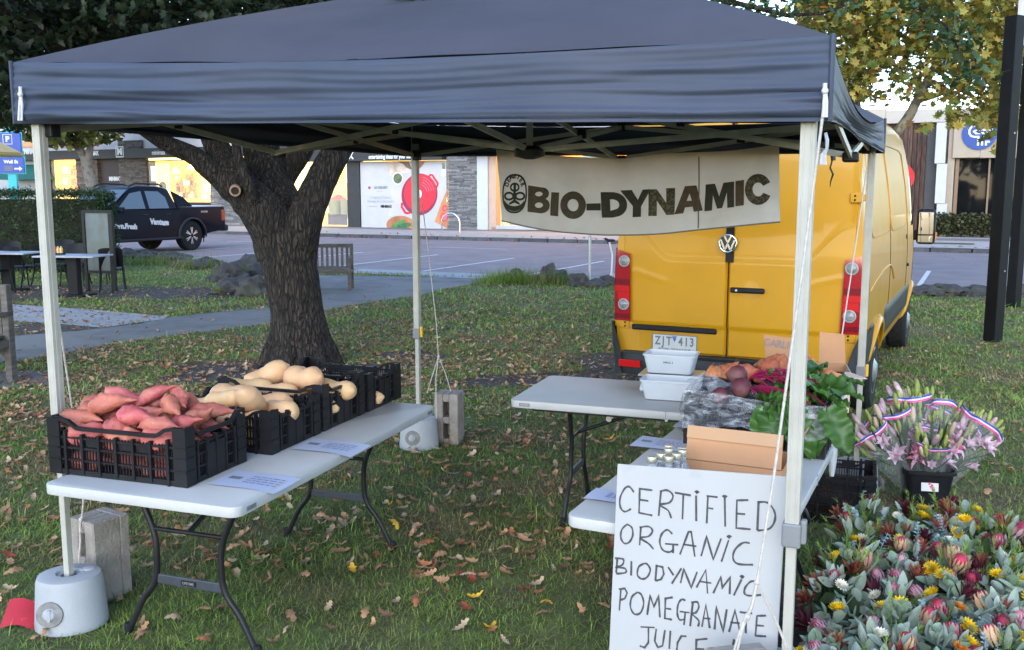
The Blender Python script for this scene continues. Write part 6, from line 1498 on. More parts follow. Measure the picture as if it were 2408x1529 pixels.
def beet_bunch(label, bulbs, fans, seed):
    t = T('beetroot_bunch', label, 'beetroot', (b1.x, b1.y, TT), -R(25), 'bunches of beetroot in the lined crate'); r_ = random.Random(seed)
    for p, s, rx, rz in bulbs: link('bulb', bulb_me, t, p, (rx, 0, rz), s)
    for p0, p1, sag, yaw, lp, s in fans:
        p0, p1 = Vector(p0), Vector(p1); mid = (p0+p1)/2+Vector((r_.uniform(-.015, .015), 0, sag)); b = MB(); limb(b, [p0, mid, p1], [.0055, .0045, .0028], 6); b.build('stem', beet_stem, t, smooth=1)
        lo = link('leaf', r_.choice(bl), t, p1, (lp, r_.uniform(-.35, .35), yaw), s)
    return t
rr2 = random.Random(9)
f1 = []; base = (-.05, -.03, .30)
for i in range(13):
    e = (.0+.27*rr2.random(), -.13+.24*rr2.random(), .27+.10*rr2.random()); f1.append((base, e, .02, -PI/2+rr2.uniform(-.8, .8), rr2.uniform(-.3, .5), rr2.uniform(.75, 1.15)))
beet_bunch('beetroot bunch on top with its pale dusty bulb left of its stems', [((-.11, -.01, .305), 1.15, 0, 0)], f1, 1)
for o in [x for x in col.objects if x.name.startswith('bulb')]: o.rotation_euler = (0, PI/2, .2)
f2 = []
for i in range(12):
    e = (.0+.20*rr2.random(), -.20+.06*rr2.random(), .235+.05*rr2.random()); f2.append(((-.03, -.12, .265), e, .015, -PI*.75+rr2.uniform(-.5, .8), rr2.uniform(-1.3, -.3), rr2.uniform(.8, 1.15)))
beet_bunch('lower beetroot bunch with dark wet bulbs whose leaves hang over the crate front', [((-.075, -.10, .265), 1.15, .5, .4), ((-.16, -.14, .23), .95, .2, .1)], f2, 2)
f3 = []
for i in range(12):
    e = (.13+.16*rr2.random(), -.16+.30*rr2.random(), .27+.09*rr2.random()); f3.append(((.10, -.02, .27), e, .02, -PI/2+rr2.uniform(-1.1, 1.1), rr2.uniform(-.7, .35), rr2.uniform(.8, 1.2)))
for p1, yaw, lp in (((.26, -.21, .22), -PI*.98, -1.25), ((.20, -.215, .17), PI*1.0, -1.35), ((.06, -.22, .22), -PI*.95, -1.2), ((.10, -.22, .24), -PI*1.02, -1.0), ((.31, -.21, .24), -PI*.8, -.8)): f3.append(((.15, -.06, .26), p1, .02, yaw, lp, 1.15))
beet_bunch('beetroot bunch at the right end, mostly broad green leaves', [((.02, .06, .255), .9, .3, .2)], f3, 3)
go = 'orange sweet potatoes in the rear crate'
for x, y, z, yaw, pi_, s, mi, lb in ((-.22, -.06, .25, .9, -.5, 1.0, 0, 'orange sweet potato standing up at the left of the heap'), (-.25, -.13, .235, .3, .1, 1.0, 2, 'round orange sweet potato at the left front of the heap'), (-.12, -.11, .26, .1, .0, 1.15, 1, 'big orange sweet potato with a dark hole in its side'), (-.06, -.03, .275, 2.4, .1, 1.0, 0, 'orange sweet potato in the middle of the heap behind the holed one'), (-.01, -.12, .245, .3, 0, 1.0, 1, 'pinkish sweet potato lying above the beet stems'), (.03, -.01, .295, -.5, .2, 1.15, 0, 'broad smooth orange sweet potato on top of the heap'), (.10, .0, .275, -.2, 0, 1.0, 2, 'orange sweet potato just left of the white tent leg'), (.14, .04, .31, -.65, .45, 1.25, 1, 'long pinkish sweet potato tilted up with a wispy root end'), (.255, -.05, .25, .3, -.3, .75, 2, 'small orange sweet potato above the leaves at the right corner'), (-.15, .05, .2, 0, 0, 1.1, 1, 'orange sweet potato sunk at the back of the rear crate'), (.05, .08, .2, .5, 0, 1.1, 0, 'orange sweet potato low at the back of the rear crate')):
    put('sweet_potato', or_me[mi], b2, BU2, BV2, x*1.05, y, z, yaw, pi_, rv.uniform(0, 6), lb, 'sweet potato', go, s*.87)
# empty stacked crates on the grass, bags
cs = G(1975, 1202)
crate(Vector((2.03, 5.17, 0)), R(22), 'empty black crate on the grass behind the right table, lower of its stack', .46, .36, .17, z=.0)
crate(Vector((2.035, 5.17, 0)), R(20), 'empty black crate on top of the stack behind the right table', .46, .36, .17, z=.135)
bagm = M('thin white bag', (.62, .66, .70), .3, .1, 12, alpha=.55, bump=.8, bscale=30)
def hang_bag(p, label, w_, h_, seed):
    def fn(u, v):
        a = 2*PI*u; r_ = w_*(.25+.75*math.sin(PI*(.12+.8*v)))*(1+.18*wr(math.cos(a)*2, math.sin(a)*2, seed+v*2)); return (p.x+r_*math.cos(a)*.6, p.y+r_*math.sin(a)*.5, p.z-h_*v)
    props(MB().grid(fn, 20, 14).build('plastic_bag', bagm, smooth=2), label, 'plastic bag')
hang_bag(D(1985, 925, 4.3), 'white plastic bag tied at the right corner of the sweet potato crate', .028, .10, 1)
hang_bag(D(1962, 1000, 4.25), 'long clear plastic bag hanging below the crates beside the right table', .035, .24, 4)
b = MB(); b.tube([D(1872, 1190, 3.6), D(1895, 1200, 3.6), D(1905, 1225, 3.6), D(1893, 1242, 3.6), D(1876, 1235, 3.6)], .009, 6, sq=.5); b.tube([D(1868, 1195, 3.62), D(1884, 1215, 3.62), D(1887, 1235, 3.62), D(1872, 1240, 3.62)], .008, 6, sq=.5)
props(b.build('strap_loop', black_plastic, smooth=1), 'black webbing strap looped under the right table edge', 'strap')
# ================================================================== cut flower bunches
rf = random.Random(77); rgf = np.random.default_rng(77)
def FM(n, c, **k): return M(n, c, k.pop('rough', .6), k.pop('var', .18), k.pop('scale', 20), objr=k.pop('objr', .22), transl=k.pop('transl', .2), **k)
euc_c = [FM('silver eucalyptus leaf', (.25, .305, .225), c2=(.30, .365, .30), mixscale=9), FM('blue grey leaf', (.28, .345, .30)), FM('sage green leaf', (.17, .25, .16), c2=(.22, .31, .25), mixscale=9)]
bb_m = FM('baby blue eucalyptus', (.27, .36, .375)); fern_m = FM('bright fern green', (.16, .25, .045)); dkgreen = FM('dark bunch green', (.040, .068, .024))
red_leu = FM('leucadendron red', (.26, .038, .034), c2=(.24, .16, .06), mixscale=14); dk_leu = FM('leucadendron maroon', (.085, .010, .022)); stem_m = FM('flower stem', (.06, .075, .03))
cream = FM('cream protea bract', (.62, .44, .25), c2=(.55, .24, .20), mixscale=10); pinkp = FM('pink protea bract', (.34, .05, .095), c2=(.55, .36, .33), mixscale=16); pink_core = FM('crimson protea core', (.42, .03, .07)); ev = {k: FM(k+' everlasting', v) for k, v in dict(yellow=(.85, .56, .012), white=(.74, .71, .58), orange=(.70, .24, .03), red=(.45, .012, .03)).items()}
palepink = FM('pale pink blush', (.58, .32, .38)); 
def leaf_shape(L_, W_, cup=.25, tip=1.0, n=8, nx=4, bend=.3):
    def fn(u, v):
        s = 2*u-1; env = math.sin(PI*min(1, v*.93+.05))**.75*(1-(1-tip)*v); x = s*W_/2*env; return (x, v*L_, abs(s)*env*W_*cup*.5+bend*L_*v*v*.4)
    return MB().grid(fn, nx, n)
euc_me = [leaf_shape(.055, .038, .5).mesh('leaf', m, smooth=2) for m in euc_c]+[leaf_shape(.078, .032, .4, .8).mesh('leaf', m, smooth=2) for m in euc_c[:2]]+[leaf_shape(.042, .040, .4).mesh('leaf', euc_c[1], smooth=2)]
leu_leaf = {}
def head_leu(mat, name, n=15, L_=.062):
    b = MB(); r_ = random.Random(n)
    for i in range(n):
        a = i*2.4; t = i/n; lf_ = leaf_shape(L_*(1-.25*t), .024, .7, .6, 4, 2, .1)
        m = Matrix.Rotation(a, 4, 'Z') @ Matrix.Translation((0, .004+.012*(1-t), .02*t)) @ Matrix.Rotation(R(88-46*(1-t)), 4, 'X'); b.add(lf_.v, lf_.f, m)
    return b.mesh(name, mat, smooth=2)
def head_protea(mat, core, r_=.036, H=.062):
    b = MB()
    for ring, (n, rr, h0, h1, op) in enumerate(((9, r_, -.02, H*.72, .02), (11, r_*.94, 0, H*.9, .005), (11, r_*.82, .01, H, -.12))):
        for i in range(n):
            a = 2*PI*(i+.5*ring)/n
            def fn(u, v, a=a, rr=rr):
                s = 2*u-1; wv = .75*PI*2*rr/n*math.sin(PI*min(1, v*.8+.15))**.6*(1 if v < .75 else (1-v)/.25*.9+.1); rad = rr*math.sin(PI*(.18+.42*v))*(1+op*v)+.004*(v**3)*(1 if op > 0 else -1); q = a+s*wv/rr/2
                return (rad*math.cos(q), rad*math.sin(q), h0+(h1-h0)*v)
            b.grid(fn, 2, 6)
    me = b.mesh('protea_head', mat, smooth=2)
    c = MB().lathe([(r_*.55, H*.5), (r_*.66, H*.72), (r_*.5, H*.93), (r_*.2, H*1.02), (0, H*1.03)], 12); cm = c.mesh('protea_core', core, smooth=1)
    return me, cm
def head_ever(mat, name, r_=.024):
    b = MB()
    for ring, (n, el, L_) in enumerate(((14, 8, 1.0), (13, 28, .95), (11, 48, .8), (8, 68, .6))):
        for i in range(n):
            a = 2*PI*(i+.5*(ring % 2))/n; lf_ = leaf_shape(r_*L_, r_*.42, .4, .7, 3, 2, .5); b.add(lf_.v, lf_.f, Matrix.Rotation(a, 4, 'Z') @ Matrix.Translation((0, .004, 0)) @ Matrix.Rotation(R(el), 4, 'X'))
    b.lathe([(0, -.006), (.010, -.004), (.012, .002)], 8); return b.mesh(name, mat, smooth=2)
def sprig_bb():
    b = MB(); b.tube([(0, 0, 0), (.004, 0, .08), (.0, .004, .17)], [.0022, .0018, .001], 5)
    for i in range(10):
        z = .02+.0155*i; s_ = 1-.05*i
        for k in range(2): lf_ = leaf_shape(.027*s_, .027*s_, .3, 1, 4, 2); b.add(lf_.v, lf_.f, Matrix.Translation((0, 0, z)) @ Matrix.Rotation(i*1.57*.5+k*PI+i*PI/2, 4, 'Z') @ Matrix.Rotation(R(18), 4, 'X'))
    return b.mesh('eucalyptus_sprig', bb_m, smooth=2)
def sprig_fern():
    b = MB(); r_ = random.Random(3); b.tube([(0, 0, 0), (0, .01, .11), (.01, .02, .20)], [.002, .0015, .0008], 4)
    for i in range(46):
        z = .03+.17*i/46; a = r_.uniform(0, 6.28); L_ = .05*(1-.5*i/46); d = Vector((math.cos(a), math.sin(a), .9)).normalized()*L_; p = Vector((0, .02*z/.2, z)); s_ = Vector((-math.sin(a), math.cos(a), 0))*.0022
        b.add([p-s_, p+s_, p+d], [(0, 1, 2)])
    return b.mesh('fern_sprig', fern_m)
H_red, H_dk = head_leu(red_leu, 'leucadendron_head'), head_leu(dk_leu, 'leucadendron_head', 16, .068)
H_cream, C_cream = head_protea(cream, pink_core); H_pink, C_pink = head_protea(pinkp, pink_core, .032, .058); H_pale, C_pale = head_protea(palepink, pinkp, .026, .05)
E_ = {k: head_ever(m, 'everlasting_head', .034 if k == 'yellow' else .028) for k, m in ev.items()}; SPB, SPF = sprig_bb(), sprig_fern()
HEADS = dict(redleu=(H_red, None, 'red leucadendrons'), dkleu=(H_dk, None, 'maroon leucadendrons'), cream=(H_cream, C_cream, 'cream proteas'), pink=(H_pink, C_pink, 'pink proteas'), pale=(H_pale, C_pale, 'pale pink blooms'),
             yellow=(E_['yellow'], None, 'yellow everlastings'), white=(E_['white'], None, 'white everlastings'), orange=(E_['orange'], None, 'orange everlastings'), red=(E_['red'], None, 'red everlastings'))
_l = leaf_shape(.07, .042, .4, 1, 2, 2); LB4 = np.array(_l.v); LF4 = np.array(_l.f)
def bunch(p, label, heads, foliage, seed, rad=.135, top=.40):
    r_ = random.Random(seed); rg_ = np.random.default_rng(seed)
    t = T('flower_bunch', label, 'flowers', (p.x, p.y, 0), r_.uniform(0, 6), 'cut flower bunches standing right of the tent')
    MB().lathe([(.07, .0), (.075, .05), (.055, .14), (rad*.8, .27)], 12).build('wrapped_stems', dkgreen, t, smooth=1)
    # inner foliage
    n = 70; d = rg_.normal(size=(n, 3)); d[:, 2] = np.abs(d[:, 2]); d /= np.linalg.norm(d, axis=1)[:, None]; P = d*(rad*(.45+.45*rg_.random(n)))[:, None]*np.array([1, 1, .95])+np.array([0, 0, top-rad*1.05])
    o = link('inner_foliage', scatter_mesh('inner_foliage', LB4, LF4, P, rand_rot(n, 1.0, rg_), rg_.uniform(.7, 1.2, n), r_.choice([euc_c[0], euc_c[2], dkgreen]) if foliage != 'fern' else dkgreen), t); o['kind'] = 'stuff'
    def place(name, me, el, az, s=1.0, lift=0.0, roll=None, tip=0.0):
        d = Vector((math.cos(az)*math.cos(el), math.sin(az)*math.cos(el), math.sin(el))); q = Vector((d.x*rad, d.y*rad, top-rad*.95+d.z*rad*.95+lift))
        dd = (d+Vector((0, 0, .55))).normalized()+Vector((r_.gauss(0, tip), r_.gauss(0, tip), 0)); return link(name, me, t, q-dd*.01, (dd.to_track_quat('Z', 'Y').to_matrix() @ Matrix.Rotation(r_.uniform(0, 6.28), 3, 'Z')).to_euler(), s)
    used = []
    for k in heads:
        for _ in range(30):
            el, az = R(r_.uniform(28, 88)), r_.uniform(0, 6.28); d = Vector((math.cos(az)*math.cos(el), math.sin(az)*math.cos(el), math.sin(el)))
            if all((d-u).length > .5 for u in used): break
        used.append(d); me, core, _n = HEADS[k]
        h = place(me.name.split('.')[0], me, el, az, r_.uniform(.8, 1.15), .004+(.022 if 'ever' in me.name else -.012 if 'leu' in me.name else 0), tip=.22)
        if core: link('protea_core', core, h)
    nl = dict(silver=38, sage=34, bb=18, fern=10)[foliage]
    for i in range(nl):
        el, az = R(r_.uniform(8, 88)), r_.uniform(0, 6.28); d = Vector((math.cos(az)*math.cos(el), math.sin(az)*math.cos(el), math.sin(el)))
        q = Vector((d.x*rad, d.y*rad, top-rad*.95+d.z*rad))*1; q -= d*.02
        out_ = (d+Vector((r_.gauss(0, .6), r_.gauss(0, .6), .2+r_.gauss(0, .45)))).normalized(); me = r_.choice(euc_me[:3]+euc_me[3:5] if foliage != 'sage' else [euc_me[2], euc_me[0], euc_me[5]])
        link('leaf', me, t, q, (out_.to_track_quat('Y', 'Z').to_matrix() @ Matrix.Rotation(r_.gauss(0, .6), 3, 'Y')).to_euler(), r_.uniform(.8, 1.25))
    if foliage == 'bb':
        for i in range(6): place('eucalyptus_sprig', SPB, R(r_.uniform(35, 85)), r_.uniform(0, 6.28), r_.uniform(.8, 1.05), -.09, tip=.2)
    if foliage == 'fern' or r_.random() < .3:
        for i in range(16 if foliage == 'fern' else 4): place('fern_sprig', SPF, R(r_.uniform(30, 88)), r_.uniform(0, 6.28), r_.uniform(.7, 1.05), -.10, tip=.25)
    return t
FPOLY = [(1860, 1640), (1915, 1480), (1945, 1420), (1935, 1365), (1990, 1310), (1985, 1235), (2040, 1180), (2150, 1165), (2235, 1190), (2480, 1205), (2580, 1640)]
combos = [('yellow', 'cream', 'dkleu'), ('pink', 'dkleu', 'yellow'), ('cream', 'redleu', 'white'), ('white', 'redleu', 'dkleu'), ('pink', 'orange', 'yellow'), ('dkleu', 'pale', 'redleu'), ('yellow', 'pale', 'dkleu'), ('cream', 'pink', 'orange'), ('white', 'dkleu', 'pale'), ('redleu', 'cream', 'pale'), ('pink', 'cream', 'dkleu'), ('yellow', 'redleu', 'cream')]
ordn = ['leftmost', 'second', 'third', 'fourth', 'fifth', 'sixth', 'seventh', 'eighth', 'ninth', 'tenth', 'eleventh']
rows = []; y = 2.62
while y < 5.4:
    row = []
    for i in range(12):
        x = .86+.205*i+(.1 if len(rows) % 2 else 0)+rf.gauss(0, .012); p = Vector((x, y+rf.gauss(0, .015)+.0*x, 0)); q = frame_px(p+Vector((0, 0, .40)))
        if inside(np.array([q]), FPOLY)[0] and q[0] < 2480: row.append(p)
    rows.append(row); y += .215
rows = [r_ for r_ in rows if r_]
rown = ['nearest row', 'second row', 'third row', 'fourth row', 'fifth row', 'sixth row', 'seventh row', 'eighth row', 'ninth row', 'tenth row', 'farthest row', 'far row']
k = 0
for ri, row in enumerate(rows):
    far = ri/max(1, len(rows)-1)
    for ci, p in enumerate(row):
        cb_ = combos[(k*5+ri) % len(combos)]; q = frame_px(p+Vector((0, 0, .4)))
        if far > .55: fo = rf.choice(['fern', 'bb', 'bb', 'sage']) ; 
        else: fo = rf.choice(['silver', 'silver', 'sage', 'silver', 'bb'])
        if q[0] > 2270 and far > .5: fo = 'fern'
        if far > .6: cb_ = rf.choice([('dkleu', 'redleu', 'yellow'), ('white', 'dkleu', 'yellow'), ('redleu', 'pink', 'redleu'), ('cream', 'redleu', 'dkleu'), ('dkleu', 'redleu', 'redleu')])
        hs = list(cb_)+([cb_[rf.randrange(3)]] if rf.random() < .7 else [])+[rf.choice(['yellow', 'white', 'redleu', 'pale', 'orange', 'pink', 'yellow'])]
        names = []
        for h in cb_:
            if HEADS[h][2] not in names: names.append(HEADS[h][2])
        label = 'bunch of %s, %s from left in the %s' % (' and '.join(names[:2]), ordn[ci] if ci else 'first', rown[ri] if ri < len(rows)-1 else 'farthest row')
        bunch(p, label, hs, fo, 100+k, top=.40+rf.gauss(0, .018)); k += 1

# ================================================================== lilies in sleeves, standing in a black bucket
BP = G(2172, 1186)
bk = T('bucket', 'black square flower bucket with red printed label holding wrapped lilies', 'bucket', (BP.x, BP.y, 0), R(-12))
def sq(r_, z, n=6, c=.3):
    o_ = []
    for sx, sy, a in ((1, 1, 0), (-1, 1, 90), (-1, -1, 180), (1, -1, 270)):
        for i in range(n+1): q = R(a+90*i/n); o_.append((sx*r_*(1-c)+r_*c*math.cos(q), sy*r_*(1-c)+r_*c*math.sin(q), z))
    return o_
b = MB(); secs = [sq(.105, 0), sq(.138, .225), sq(.152, .226), sq(.152, .245), sq(.14, .245), sq(.11, .02)]; n_ = len(secs[0])
for s_ in secs: b.v += s_
for i in range(len(secs)-1):
    for j in range(n_): b.f.append((i*n_+j, i*n_+(j+1) % n_, (i+1)*n_+(j+1) % n_, (i+1)*n_+j))
b.f.append(tuple(reversed(range(n_)))); b.f.append(tuple((len(secs)-1)*n_+j for j in range(n_))); b.build('body', black_plastic, bk, smooth=.6)
lbm = Matrix.Translation((.0, -.1325, .16)) @ Matrix.Rotation(R(90-8.5), 4, 'X')
lbl = MB().add([(-.048, -.036, 0), (.048, -.036, 0), (.048, .036, 0), (-.048, .036, 0)], [(0, 1, 2, 3)], lbm).build('label', white_print, bk)
b = MB(); r_ = random.Random(2)
for i in range(26):
    t = i/26; x, y = -.018+.045*t+r_.gauss(0, .006), .030-.062*t+r_.gauss(0, .004); a = r_.uniform(0, 6.28)
    b.add([(x+.007*math.cos(a+q), y+.004*math.sin(a+q), .0006+i*.00002) for q in (0, 1.57, 3.14, 4.71)], [(0, 1, 2, 3)], lbm)
b.build('label_print', M('label red', (.62, .03, .05), .5, .2, 60), lbl)
lil_green = FM('lily bud green', (.27, .36, .06), c2=(.46, .46, .19), mixscale=12, transl=.25); lil_pink = FM('lily petal pink', (.58, .36, .45), c2=(.72, .60, .64), mixscale=18, transl=.3); lil_hot = FM('lily petal deep pink', (.55, .08, .20), c2=(.72, .46, .52), mixscale=30, transl=.3); lil_pale = FM('pale lily bud', (.58, .50, .33), c2=(.60, .34, .36), mixscale=9, transl=.25); lil_leaf = FM('lily leaf', (.035, .085, .022))
def budm(mat, L_=.085, r0=.013): return MB().lathe([(0, 0), (r0*.45, L_*.04), (r0*.8, L_*.25), (r0, L_*.5), (r0*.9, L_*.75), (r0*.5, L_*.94), (0, L_)], 8).mesh('lily_bud', mat, smooth=1)
buds = [budm(lil_green), budm(lil_green, .07, .011), budm(lil_pale, .095, .015), budm(lil_pink, .10, .016)]
def lily(mat, open_):
    b = MB()
    for i in range(6):
        lf_ = leaf_shape(.105 if i % 2 else .10, (.044 if i % 2 else .034), .35, .85, 7, 3, .0); vs = []
        for x, y, z in lf_.v: t = y/.105; a = R(78)-open_*t*t*1.5; vs.append((x, y*math.cos(a)+.01*t, y*math.sin(a)+z*.6))
        b.add(vs, lf_.f, Matrix.Rotation(i*PI/3, 4, 'Z'))
    return b.mesh('lily_bloom', mat, smooth=2)
blooms = [lily(lil_pink, .3), lily(lil_hot, .6), lily(lil_pink, .1)]; lleaf = leaf_shape(.15, .026, .3, .6, 6, 2, .4).mesh('leaf', lil_leaf, smooth=2)
slv = M('clear flower sleeve', (.72, .74, .78), .08, .05, 6, alpha=.08, spec=.5, bump=.5, bscale=18); bblue = M('ribbon blue', (.035, .05, .33), .4, .05, 9); bpink = M('ribbon pink', (.62, .06, .24), .4, .05, 9); bwhite = M('ribbon lilac white', (.62, .58, .70), .4, .05, 9)
SLE = [((-.36, .02, .47), .115, 'left lily bunch whose sleeve leans out towards the tent leg'), ((-.17, .13, .55), .115, 'lily bunch at the rear left of the bucket'), ((-.02, .22, .62), .13, 'rearmost lily bunch, its ribbon edge highest'), ((.00, -.12, .46), .135, 'front lily bunch with open deep pink lilies in the bucket centre'), ((.34, .02, .50), .16, 'right lily bunch whose sleeve fans out widest'), ((.17, .16, .58), .125, 'lily bunch full of green buds at the rear right')]
for si, ((tx, ty_, tz), rr, lb) in enumerate(SLE):
    r_ = random.Random(50+si); t = T('lily_bunch', lb, 'flowers', (BP.x, BP.y, .17), 0, 'wrapped pink lily bunches in the bucket')
    tip = Vector((tx, ty_, tz-.17)); ax = tip.normalized(); e1 = ax.cross(Vector((0, 1, .2))).normalized(); e2 = ax.cross(e1); base = Vector((tx*.16, ty_*.16, -.1))
    def cone(u, v, off=0.0):
        a = 2*PI*u; rad = .045+(rr-.045)*v**.9; w_ = 1+.10*math.sin(3*a+si)*v+.05*math.sin(8*a+2*si)*v; c = base.lerp(tip, v); return tuple(c+(e1*math.cos(a)+e2*math.sin(a)*.8)*(rad*w_+off)+ax*(.018*math.sin(2*a+si)*v))
    sl_ = MB().grid(cone, 40, 14).build('sleeve', slv, t, smooth=2)
    for mat, v0, v1 in ((bblue, .965, .985), (bwhite, .95, .965), (bpink, .928, .95)): MB().grid(lambda u, v: cone(u, v0+(v1-v0)*v, .0015), 40, 1).build('ribbon_band', mat, sl_, smooth=2)
    for i in range(30):
        a, q = r_.uniform(0, 6.28), math.sqrt(r_.random())*rr*.95; v = r_.uniform(.72, 1.05); c = base.lerp(tip, v)+(e1*math.cos(a)+e2*math.sin(a)*.85)*q
        d = (ax+Vector((0, 0, .5))+(e1*math.cos(a)+e2*math.sin(a))*.35+Vector((r_.gauss(0, .2), r_.gauss(0, .2), 0))).normalized(); bb_ = r_.random(); g = si in (5, 2)
        me = buds[r_.choice([0, 0, 1])] if bb_ < (.85 if g else .62) else (buds[2] if bb_ < .82 else buds[3]); link('lily_bud', me, t, c-d*.02, d.to_track_quat('Z', 'Y').to_euler(), r_.uniform(.8, 1.2))
    for i in range(7 if si != 5 else 2):
        a, v = r_.uniform(0, 6.28), r_.uniform(.45, .85); c = base.lerp(tip, v)+(e1*math.cos(a)+e2*math.sin(a)*.8)*(rr*v*.75); d = (ax*.7+(e1*math.cos(a)+e2*math.sin(a))*.8+Vector((0, -.4, .1))).normalized()
        link('lily_bloom', blooms[1] if (si == 3 and i < 3) else r_.choice([blooms[0], blooms[2], blooms[0]]), t, c, d.to_track_quat('Z', 'Y').to_euler(), r_.uniform(.62, .9))
    for i in range(44):
        a, v = r_.uniform(0, 6.28), r_.uniform(.15, .85); c = base.lerp(tip, v)+(e1*math.cos(a)+e2*math.sin(a)*.8)*(rr*v*.5); d = (ax+(e1*math.cos(a)+e2*math.sin(a))*.7).normalized(); link('leaf', lleaf, t, c, d.to_track_quat('Y', 'Z').to_euler(), r_.uniform(.6, 1.1))
# ================================================================== ute parked nose-in across the road
ute_p = M('black ute paint', (.006, .008, .014), .35, .1, 3, coat=.0, spec=.10); ute_grey = M('dark grey ute trim', (.018, .020, .025), .5, .1, 6, spec=.25); ute_glass = M('ute window glass', (.02, .026, .033), .05, .05, 3, spec=1, coat=1)
silver = M('silver tray cover', (.55, .58, .64), .35, .06, 4)
ct = G(448, 589); uo = ct-SU*.86+SW*1.2; ut = T('ute', 'black dual cab ute parked in the bay across the lawn on the left', 'ute', tuple(uo), R(154)); ut.scale = (1.11,)*3
Lx = .93
def profile(poly, x, mat, name, bev=.05, x2=None, par=ut):
    m = Matrix(((0, 0, 1, 0), (1, 0, 0, 0), (0, 1, 0, 0), (0, 0, 0, 1))); return MB().prism(poly, -x, x, m).build(name, mat, par, bevel=bev, bseg=3, smooth=.6)
def archp(c, r_=.50, z=.42): return [(c+r_*math.cos(q), z+r_*math.sin(q)) for q in [PI*i/12 for i in range(13)]]
a1, a2 = archp(1.12), archp(4.36)
profile([(-.22, .58), (.55, .48)]+a1[::-1]+[(1.6, .42), (3.88, .42)]+a2[::-1]+[(4.85, .45), (5.28, .5), (5.32, .75), (5.30, .98), (5.1, 1.10), (4.1, 1.20), (3.9, 1.22), (1.62, 1.20), (1.55, 1.26), (-.20, 1.26), (-.25, 1.1)], Lx, ute_p, 'body')
cab = MB(); sec = [(1.58, 1.2, .88), (4.02, 1.2, .88), (3.12, 1.80, .70), (2.85, 1.86, .68), (2.1, 1.85, .68), (1.78, 1.78, .70)]
k = len(sec); cab.add([(x, y, z) for y, z, x in sec]+[(-x, y, z) for y, z, x in sec], [tuple(range(k)), tuple(reversed(range(k, 2*k)))]+[(i, k+i, k+(i+1) % k, (i+1) % k) for i in range(k)]); cab.build('cab', ute_p, ut, bevel=.05, bseg=3, smooth=.6)
for s in (-1, 1):
    def wp(y, z, s=s): x = .88+(.70-.88)*(z-1.2)/.6+.006; return (s*x, y, z)
    for q in ([(2.78, 1.24), (3.74, 1.24), (3.20, 1.66), (2.80, 1.72)], [(1.92, 1.24), (2.64, 1.24), (2.66, 1.72), (2.18, 1.71), (1.97, 1.55)]): 
        MB().add([wp(*p) for p in q], [tuple(range(len(q)))] if s > 0 else [tuple(reversed(range(len(q))))]).build('window', ute_glass, ut)
    for c in (1.12, 4.36):
        MB().tube([(s*(Lx+.012), c+.53*math.cos(q), .42+.53*math.sin(q)) for q in [PI*(-.02+1.04*i/16) for i in range(17)]], .045, 8, sq=.6).build('wheel_flare', ute_grey, ut, smooth=1)
        m = Matrix.Translation((s*(Lx-.02), c, .44)) @ Matrix.Rotation(s*PI/2, 4, 'Y') @ Matrix.Scale(1.12, 4); wh = MB().lathe([(.24, -.24), (.36, -.24), (.39, -.2), (.395, -.1), (.39, -.03), (.35, .0), (.27, .005), (.25, -.01)], 32, m=m).build('wheel', rubber, ut, smooth=.5)
        MB().lathe([(.25, -.012), (.24, -.06), (.05, -.06), (0, -.06)], 28, m=m).build('rim', black_plastic, wh, smooth=.5)
        sp = MB()
        for i in range(6):
            a = 2*PI*i/6
            for da in (-.13, .13): sp.bar(m @ Vector((.05*math.cos(a), .05*math.sin(a), -.01)), m @ Vector((.235*math.cos(a+da), .235*math.sin(a+da), -.02)), .028, .02, up=(1, 0, 0))
        sp.build('spokes', M('bright alloy', (.5, .5, .52), .3, .1, 9, metal=.6) if 'bright alloy' not in bpy.data.materials else bpy.data.materials['bright alloy'], wh)
    MB().tube([(s*.66, 1.95, 1.85), (s*.67, 2.1, 1.91), (s*.66, 2.9, 1.93), (s*.66, 3.15, 1.84)], .024, 8).build('roof_rail', ute_grey, ut, smooth=1)
    MB().box((s*.9, -.16, 1.0), (.08, .18, .36)).build('tail_light', red_dark, ut, bevel=.03)
    MB().box((s*1.0, 3.72, 1.22), (.18, .1, .15)).build('mirror', ute_p, ut, bevel=.03)
    MB().box((s*.98, 2.75, .40), (.14, 2.3, .06)).build('side_step', ute_grey, ut, bevel=.02)
    for y in (2.02, 2.86): MB().box((s*.945, y, 1.08), (.02, .2, .035)).build('door_handle', ute_grey, ut, bevel=.01)
    sb = MB().add([(s*.86, 1.6, 1.27), (s*.86, 1.0, 1.28), (s*.80, 1.3, 1.55), (s*.72, 1.66, 1.72), (s*.80, 1.6, 1.27), (s*.80, 1.0, 1.28), (s*.74, 1.3, 1.55), (s*.66, 1.66, 1.72)], [(0, 1, 2, 3), (7, 6, 5, 4), (0, 4, 5, 1), (1, 5, 6, 2), (2, 6, 7, 3), (3, 7, 4, 0)]).build('sports_bar', ute_p, ut, bevel=.01)
    MB().box((s*.86, .62, .38), (.02, .02, .3)).build('mud_flap', rubber, ut)
for s_, y, z, w_ in (('tern.Fresh', 3.55, .78, .30), ('Vantage', 2.36, .86, .34)): link('door_lettering', text_mesh(s_, w_*.62, white_print, .012), ut, (-(Lx+.006), y, z), (PI/2, R(4), -PI/2))
link('tray_lettering', text_mesh('RANGER', .07, zinc, .003), ut, (-(Lx+.006), .62, 1.12), (PI/2, 0, -PI/2))
MB().box((0, .68, 1.275), (1.66, 1.72, .03)).build('tray_cover', silver, ut, bevel=.012)
MB().box((0, -.30, .62), (1.8, .24, .20)).build('rear_bumper', ute_grey, ut, bevel=.05)
